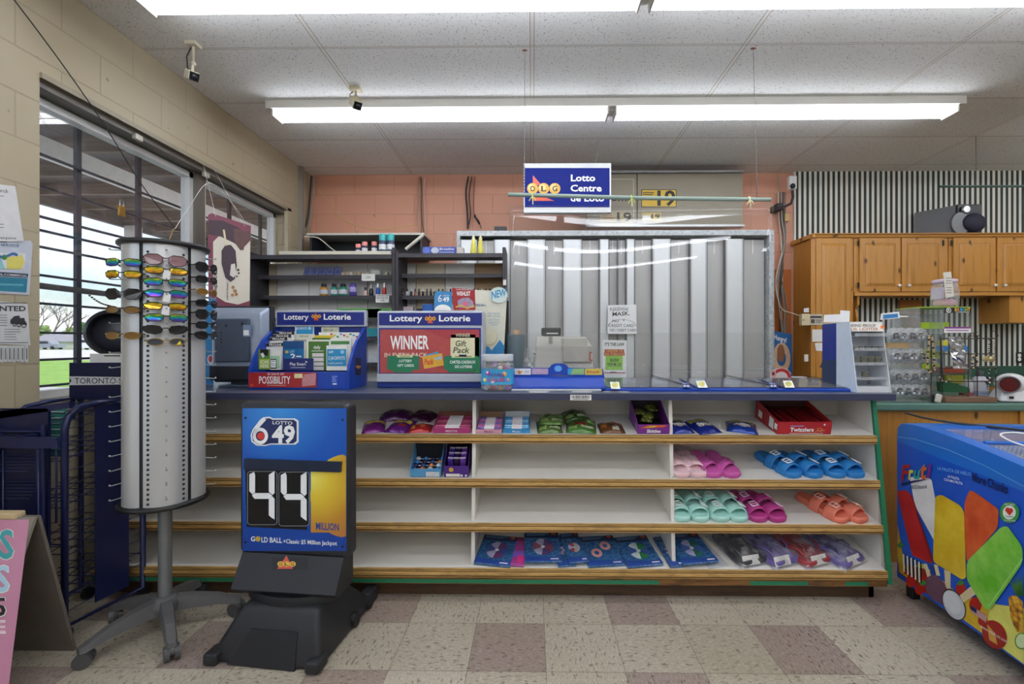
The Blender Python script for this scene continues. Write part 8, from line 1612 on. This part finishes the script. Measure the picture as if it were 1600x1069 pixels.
# second clear box frame at the left and blue label
Yc = 2.9; t = thing('clear_case', 'empty clear acrylic case with a blue and white label, behind the headphone packs', 'display case', (X_at(1430, Yc), Yc, GT)); a, b = X_at(1408, Yc), X_at(1472, Yc); z = Z_at(492, Yc)
part(MB().box(a, b, Yc+.11, Yc+.113, GT, z, ac).box(a, a+.003, Yc, Yc+.11, GT, z, ac).box(b-.003, b, Yc, Yc+.11, GT, z, ac).box(a, b, Yc, Yc+.113, z, z+.003, ac), 'case', t, world=True)
m = MB(); m.prism(C([(1376, 500), (1406, 497), (1405, 487), (1377, 490)], Yc-.01), (0, .004, 0), white); m.poly(PxF((0, Yc-.011, 1), (0, -1, 0), WM[t.name]), [], white) if False else None; fB = PxF((0, Yc-.0105, 1), (0, -1, 0)); m.poly(fB, [(1380, 498.5), (1403, 496), (1402.5, 490), (1380, 492)], mat('#3a86c8', .4), 1); m.box(X_at(1404, Yc), X_at(1418, Yc), Yc-.008, Yc-.004, Z_at(496, Yc), Z_at(494, Yc), white); part(m, 'label', t, 'blue and white label', world=True)
# headphone packs: clear blister packs in four rows
bl_c = clearmat('blister', (.88, .9, .92), .86, .08, 1.45, extra=.06, blotch=90); Yh = 2.72
Hs = thing('wire_hook_stand', 'clear stand holding four rows of round blister packs', 'display stand', (X_at(1425, Yh), Yh+.05, GT)); part(MB().box(X_at(1394, Yh), X_at(1448, Yh), Yh+.045, Yh+.048, GT, Z_at(514, Yh), ac).box(X_at(1396, Yh), X_at(1446, Yh), Yh-.02, Yh+.045, GT, GT+.004, ac), 'back_plate', Hs, world=True)
part(MB().box(X_at(1392, Yh), X_at(1425, Yh), Yh+.02, Yh+.04, Z_at(544, Yh), Z_at(536, Yh), mat('#b09468', .5)), 'wooden_rail', Hs, 'tan rail', world=True)
rr = random.Random(31)
for r_i, y in enumerate((524, 556, 588, 611)):
    for c_i in range(4 if r_i != 1 else 4):
        px = 1400+c_i*13+r_i*2; p = aty(px, y, Yh+.006*(c_i % 2)); lab = 'round clear blister pack with dark earphones, %s row, %s' % (['top', 'second', 'third', 'bottom'][r_i], ['far left', 'left of middle', 'right of middle', 'far right'][c_i]); t = thing('earphone_pack', lab, 'packet', p, group='earphone packs on the clear stand')
        part(MB().lathe([(.046, 0), (.046, .004), (.038, .022), (.02, .028), (0, .028)], bl_c, 20, (0, .02, 0), Matrix.Rotation(PI/2, 4, 'X')), 'blister', t)
        m = MB(); m.tube([(.014*math.cos(q*.5), .0, .012*math.sin(q*.5)) for q in range(11)], .005, mat('#22222a', .4), 6); 
        for s_ in (-1, 1): m.ell((s_*.012, -.002, -.014), (.009, .006, .008), mat('#e0e0e0' if (r_i+c_i) % 2 else '#2a2a30', .4), 8)
        part(m, 'earphones', t); part(MB().box(-.014, .014, .0, .003, -.016, -.008, mat('#d8d4cc' if c_i % 2 else '#c8b890', .4)), 'card', t)
# wire jewellery rack
Yj = 2.70; t = thing('jewellery_rack', 'dark wire jewellery rack on a brown wooden base, left of the scanner', 'display rack', (X_at(1505, Yj), Yj, GT)); 
part(MB().box(X_at(1470, Yj), X_at(1551, Yj), Yj-.03, Yj+.06, GT, GT+.03, wood('rack_base', '#7a5a48', '#8a6a54', '#5a4034', 'x', knots=False), .003), 'base', t, world=True)
m = MB()
for a in (1455, 1470, 1513, 1527, 1556): m.cyl(aty(a, 622 if a > 1468 else 618, Yj), aty(a, 524, Yj), .0028, rodb, 6)
part(m, 'uprights', t, kind='stuff', world=True); m = MB()
for y in (529, 553, 575, 596): m.cyl(aty(1468, y, Yj), aty(1558, y, Yj), .0035, rodb, 6)
part(m, 'crossbars', t, kind='stuff', world=True)
c = MB(); 
for cx, r in ((1554, 6), (1525, 4.5), (1520, 3)): c.tube([aty(cx+r*math.cos(q*.6), 523+r*math.sin(q*.6), Yj) for q in range(10)], .0015, rodb, 5)
part(c, 'scroll_wires', t, kind='stuff', world=True)
beads = {'gold': mat('#c8a878', .3, .3), 'silver': mat('#b9b4b0', .25, .6), 'dark': mat('#3a2420', .3, .2), 'black': mat('#1c1a1e', .3)}
def strand(label, pts, Y, r, bm2, gap=.0105, cat='necklace', name='bead_necklace'):
    P = C(pts, Y); m = MB(); k_ = 0
    for a, b in zip(P, P[1:]):
        n = max(1, int((b-a).length/gap))
        for q in range(n): m.ell(a+(b-a)*(q/n), (r, r, r), beads[bm2[k_ % len(bm2)]], 8); k_ += 1
    o = solo(m, name, label, cat, P[0], world=True, group='jewellery on the wire rack'); return o
strand('long necklace of tan and gold beads hanging in a loop on the wire rack', [(1452, 525), (1450, 550), (1449, 575), (1452, 582), (1460, 578), (1459, 550), (1456, 525)], Yj-.012, .0055, ['gold', 'gold', 'dark'])
strand('short dark and silver bracelet at the lower left of the wire rack', [(1468, 590), (1474, 598), (1482, 596), (1486, 590)], Yj-.012, .006, ['silver', 'black'])
strand('silver bead strand hanging at the middle of the wire rack', [(1522, 553), (1519, 565), (1521, 575), (1527, 572), (1526, 556)], Yj-.012, .006, ['silver', 'gold', 'dark'])
strand('long dark and silver chain at the right of the wire rack', [(1546, 528), (1545, 545), (1546, 560), (1547, 575), (1543, 592), (1543, 610)], Yj-.012, .004, ['silver', 'dark'])
strand('silver chain at the far right upright of the wire rack', [(1553, 530), (1554, 550), (1556, 570), (1556, 588)], Yj-.016, .003, ['silver', 'silver', 'dark'])
strand('thin black cord necklace bunch hanging left of the silvery packet', [(1470, 532), (1471, 550), (1472, 575), (1474, 595)], Yj-.010, .0045, ['black'], .006)
strand('cluster of dark red beads low on the right of the wire rack', [(1543, 590), (1549, 592), (1546, 598), (1541, 597), (1545, 603)], Yj-.014, .007, ['dark', 'silver', 'dark'])
m = MB(); p = aty(1544, 561, Yj-.014)
for dx in (-.018, .018): m.lathe([(0, 0), (.018, .001), (.018, .004), (0, .005)], mat('#b8a878', .3, .5), 18, p+Vector((dx, 0, 0)), Matrix.Rotation(PI/2, 4, 'X'))
solo(m, 'disc_earrings', 'pair of flat gold disc earrings on the wire rack', 'earrings', p, world=True, group='jewellery on the wire rack')
# foil packet hanging
rr = random.Random(6); vs = []; 
for i in range(15):
    for j in range(6): u = j/5; v = i/14; q_ = aty(1482+u*22+v*9, 526+v*50, Yj-.022); vs.append(q_+Vector((0, rr.uniform(-.008, .008), 0)))
m = MB().add(vs, [(i*6+j, i*6+j+1, i*6+j+7, i*6+j+6) for i in range(14) for j in range(5)], mat('#b9babe', .15, .85, noise=.1)); solo(m, 'foil_packet', 'crinkled silver foil packet hanging in the middle of the wire rack', 'packet', aty(1492, 526, Yj), world=True)
for px, lab, c1, c2, h in ((1519, 'white bottle with a green top standing behind the wire rack', '#d8d8d4', '#5a8a3a', .145), (1541, 'grey white bottle with a dark top behind the wire rack, next to the scanner', '#b9bac4', '#2a2c34', .17)):
    t = thing('lotion_bottle', lab, 'bottle', (X_at(px, 2.82), 2.86, GT), group='bottles behind the wire rack'); r = .033 if px < 1530 else .04; part(MB().lathe([(r*.92, 0), (r, .005), (r, h*.62), (r*.8, h*.74), (r*.45, h*.8)], mat(c1, .35, noise=.1), 20), 'body', t); part(MB().lathe([(r*.45, h*.8), (r*.42, h*.98), (0, h)], mat(c2, .4), 14), 'cap', t); part(MB().lathe([(r*1.01, h*.15), (r*1.01, h*.28)], mat('#b0484a' if px < 1530 else '#8a94b0', .4), 20, caps=False), 'label_band', t)
p = aty(1465, 622, Yj-.05); m = MB(); m.box(p.x, p.x+.035, 2.64+.02, 2.66+.012, GT, GT+.05, mat('#c9c9bc', .4), .008, R=Matrix.Rotation(.25, 4, 'Y')); m.prism([(p.x-.02, 2.67, GT), (p.x+.02, 2.67, GT), (p.x+.0, 2.68, GT+.05)], (0, .003, 0), black); solo(m, 'hair_clips', 'white and black clips at the left foot of the wire rack', 'clip', p, world=True)
# barcode scanner
t = thing('barcode_scanner', 'white presentation barcode scanner with a dark red window on the green counter', 'barcode scanner', (X_at(1580, 2.72), 2.74, GT), -.2); sc = mat('#d6d6d8', .3, noise=.02); 
bm = bmesh.new(); vs = [bm.verts.new(v) for v in [(-.075, -.06, 0), (.085, -.06, 0), (.085, .07, 0), (-.075, .07, 0), (-.045, -.03, .075), (.075, -.02, .085), (.075, .05, .085), (-.045, .04, .075)]]
for f in ((0, 3, 2, 1), (4, 5, 6, 7), (0, 1, 5, 4), (1, 2, 6, 5), (2, 3, 7, 6), (3, 0, 4, 7)): bm.faces.new([vs[i] for i in f])
bmesh.ops.bevel(bm, geom=list(bm.edges), offset=.018, segments=4, profile=.5, affect='EDGES'); bm.verts.index_update(); m = MB(); m.add([v.co for v in bm.verts], [[v.index for v in f.verts] for f in bm.faces], sc, True); bm.free()
part(m, 'base', t); R = Matrix.Rotation(-.25, 4, 'Z') @ Matrix.Rotation(PI/2-.2, 4, 'X') @ Matrix.Rotation(0, 4, 'Y')
part(MB().ell((.015, .0, .105), (.075, .06, .058), sc, 28), 'head', t); R2 = Matrix.Rotation(-.42, 4, 'Z') @ Matrix.Rotation(PI/2, 4, 'X')
part(MB().lathe([(.046, 0), (.05, .01), (.048, .02), (.043, .022), (.043, .012)], mat('#77787c', .4), 28, (-.03, -.052, .102), R2, caps=False), 'window_ring', t, 'grey ring'); part(MB().lathe([(.0, .012), (.044, .012)], mat('#5a1418', .12, noise=.2, ns=60), 28, (-.03, -.052, .102), R2, caps=False).lathe([(.044, .012), (.0, .013)], mat('#5a1418', .12, noise=.2, ns=60), 28, (-.03, -.052, .102), R2, caps=False), 'red_window', t, 'dark red window')
part(MB().box(-.03, -.012, -.062, -.056, .02, .034, black), 'logo_tab', t)
cord([(1.96, 2.46, .90), (2.0, 2.38, .885), (2.08, 2.28, .876), (2.2, 2.2, .87), (2.4, 2.1, .85)], .006, ck, 'black cord lying over the ice cream freezer lid')
cord([fpnt(.50, .873, .42), fpnt(.38, .885, .26), fpnt(.34, .882, .22), fpnt(.36, .875, .17), fpnt(.46, .862, .14), fpnt(.56, .853, .16), fpnt(.70, .848, .24)], .0035, white, 'white looped cord lying on the freezer lid')
cord([fpnt(.42, .872, .30), fpnt(.52, .862, .34), fpnt(.66, .85, .40)], .0035, white, 'second white cord strand on the freezer lid')
# ================================================================ window side
# ice cream poster hanging in the window
pl_, pr2 = Vector((-2.20, 3.11, 0)), Vector((-2.0, 3.28, 0)); nP = Vector(((pr2-pl_).y, -(pr2-pl_).x, 0)).normalized()
t = thing('hanging_poster', 'burgundy and cream ice cream bar poster hanging in front of the second window', 'poster', (-2.1, 3.2, 1.5)); W = WM[t.name]; fP = PxF(pl_, nP, W)
def PP(a, b, l=0): return W @ fP.pt(a, b, l)
out = [(325, 336), (330, 333), (392, 353), (390, 478), (345, 482), (326, 484)]; m = MB(); m.prism([PP(a, b) for a, b in out], -PxF(pl_, nP).n*.004, mat('#7a2f48', .4, noise=.05)); part(m, 'board', t, world=True)
crm = mat('#d9d2c4', .4, noise=.04, ns=5); choc = mat('#3a2236', .4, noise=.25, ns=60, bump=.5, bs=60); m = MB()
m.poly(fP, [(333, 378), (345, 366), (365, 362), (391, 372), (390, 470), (372, 476), (352, 472), (333, 460)], crm, 1); m.poly(fP, [(326, 344), (348, 345), (373, 356), (385, 372), (380, 392), (366, 380), (345, 370), (326, 366)], mat('#3a1c2c', .4), 2); m.poly(fP, [(365, 357), (391, 362), (391, 376), (376, 392), (367, 380)], mat('#5a3434', .4, noise=.3, ns=30), 3)
m.poly(fP, [(348, 359), (351, 359), (355, 384), (352, 385)], mat('#e0d0b0', .4), 4); m.poly(fP, [(346, 392), (352, 383), (361, 383), (368, 392), (370, 415), (367, 436), (360, 441), (352, 434), (346, 412)], choc, 4); m.poly(fP, [(361, 413), (367, 412), (369, 428), (365, 434), (359, 430)], mat('#d8d2cc', .4), 5)
for cx, cy, r in ((372, 422, 2), (373, 427, 1.6), (370, 432, 1.4), (364, 449, 2.6), (367, 455, 3), (369, 460, 2.6), (363, 461, 2.4)): m.circ(fP, cx, cy, r, r, mat('#4a2f2a', .5) if cy < 440 else mat('#b07a48', .5), 5)
def vtxt(s_, x, yb, yt_, w_, mm): 
    # lettering running upward
    t_ = text_mesh(s_, 1.5, 0); O = fP.pt(x, yb, 5); X = fP.pt(x+w_*.25, yt_, 5); Y = fP.pt(x-w_, yb-.6, 5); m.add([O+(X-O)*a+(Y-O)*b for a, b in t_[0]], t_[1], mm)
vtxt('Häagen-Dazs', 338, 461, 420, 4.5, mat('#3a2230', .4)); vtxt('peanut butter', 356, 469, 441, 3, mat('#6a5a58', .4)); m.poly(fP, [(327, 463), (339, 470), (339, 484), (327, 484)], mat('#2f86c8', .4), 4); part(m, 'artwork', t, 'chocolate ice cream bar picture')
part(MB().tube([(-2.16, 3.14, 2.13), (-2.246, 3.14, 2.49)], .0012, white, 4).tube([(-2.03, 3.25, 2.09), (-2.246, 3.25, 2.49)], .0012, white, 4), 'strings', t, world=True, kind='stuff')
# blue foot board behind the rack
t = thing('cone_stand_poster', 'bright blue poster strip behind the sunglasses rack beside the monitor', 'poster', (-1.98, 2.75, WT)); m = MB(); m.box(X_at(318, 2.75), X_at(333, 2.75), 2.75, 2.754, WT+.001, Z_at(470, 2.75), mat('#2f8ac8', .4)); part(m, 'board', t, world=True); m = MB(); m.circ(PxF((0, 2.749, 1), (0, -1, 0), WM[t.name]), 329, 562, 5, 8, mat('#d8dce8', .4), 1); m.circ(PxF((0, 2.749, 1), (0, -1, 0), WM[t.name]), 329, 561, 3, 5, mat('#c84a4a', .4), 2); part(m, 'artwork', t)
# round black ring behind the rack
p = Vector((-2.17, 2.58, 1.21)); p = atx(178, 520, -2.17); t = thing('round_dish', 'round black rimmed dish on a stand by the window behind the sunglasses rack', 'dish', (p.x, p.y, SILL+.015)); Rf = Matrix.Rotation(.5, 4, 'Z') @ Matrix.Rotation(PI/2, 4, 'X'); c0 = Vector((0, 0, p.z-SILL-.015)); c0.z = max(c0.z, .13)
part(MB().lathe([(.100, -.03), (.118, -.02), (.122, .0), (.116, .02), (.10, .03)], mat('#1b1b20', .35), 36, c0, Rf, caps=False).lathe([(.10, .03), (.098, .0), (.1, -.03)], mat('#2a2a30', .4), 36, c0, Rf, caps=False), 'ring', t, 'black ring')
part(MB().lathe([(0, -.028), (.1, -.028), (.1, -.024), (0, -.024)], mat('#3a3c46', .35), 32, c0, Rf), 'dish', t, 'dark grey dish')
part(MB().cyl((0, 0, .0), (0, 0, c0.z-.11), .012, mat('#24242a', .4), 10).lathe([(0, 0), (.045, 0), (.045, .008), (0, .012)], mat('#24242a', .4), 20), 'stand', t)
# strings and chain in the window
cord([(-2.245, 1.66, 2.975), (-2.24, 2.05, 2.7), (-2.235, 2.36, 2.44), (-2.235, 2.62, 2.18), (-2.235, 2.83, 2.02), (-2.235, 2.87, 1.98)], .0028, ck, 'dark wire hanging down from the ceiling across the window head')
cord([(-2.23, 2.87, 1.98), (-2.24, 3.0, 2.15), (-2.245, 3.2, 2.38), (-2.24, 3.45, 2.30), (-2.24, 3.6, 2.2)], .002, white, 'thin white string looped from the window head')
cord([(-2.23, 2.86, 1.98), (-2.235, 2.83, 1.9), (-2.235, 2.80, 1.78)], .003, mat('#b08a5a', .5), 'short rusty wire below the window hook')
p = atx(190, 330, -2.3); solo(MB().box(p.x-.006, p.x+.006, p.y-.02, p.y+.02, p.z-.03, p.z+.03, mat('#a07c34', .4, .5), .004).tube([(p.x, p.y-.012, p.z+.03), (p.x, p.y-.012, p.z+.06), (p.x, p.y+.012, p.z+.06), (p.x, p.y+.012, p.z+.03)], .0035, steel, 6), 'padlock', 'small brass padlock hanging at the window bars', 'padlock', p, world=True)
p0_ = atx(140, 462, -2.3); p1_ = atx(172, 478, -2.3); m = MB()
for q in range(10): m.ell(p0_+(p1_-p0_)*(q/9)+Vector((0, 0, -.01*math.sin(q/9*PI))), (.004, .008, .005), mat('#4a4440', .4, .5), 6)
m.box(p1_.x-.006, p1_.x+.006, p1_.y-.015, p1_.y+.015, p1_.z-.035, p1_.z, mat('#4a4038', .4, .3), .004); solo(m, 'chain_and_tag', 'short chain with a dark tag hanging from the window rail', 'chain', p0_, world=True)
m = MB(); 
for (a, b) in ((2.62, 2.455), (3.18, 2.44)): m.box(-2.29, -2.262, a, a+.05, b-.02, b+.012, mat('#b8b4a8', .4, .3), .003)
for q, (a, b) in enumerate(((2.62, 2.455), (3.18, 2.44))): solo(MB().box(-2.285, -2.262, a, a+.05, b-.02, b+.012, mat('#b8b4a8', .4, .3), .003), 'window_bracket', 'small metal bracket under the window head, %s' % ['nearer the camera', 'by the mullion'][q], 'bracket', (-2.27, a, b), world=True)
# ceiling hooks and stain
for px, lab in ((819, 'left'), (1177, 'right')): pass
# corner post
solo(MB().box(WX+.002, WX+.04, 4.45, 4.49, 2.0, CZ-.002, mat('#8f8a80', .5)), 'corner_conduit', 'grey conduit in the corner above the shelving', 'conduit', (WX+.02, 4.47, 2.0), world=True)
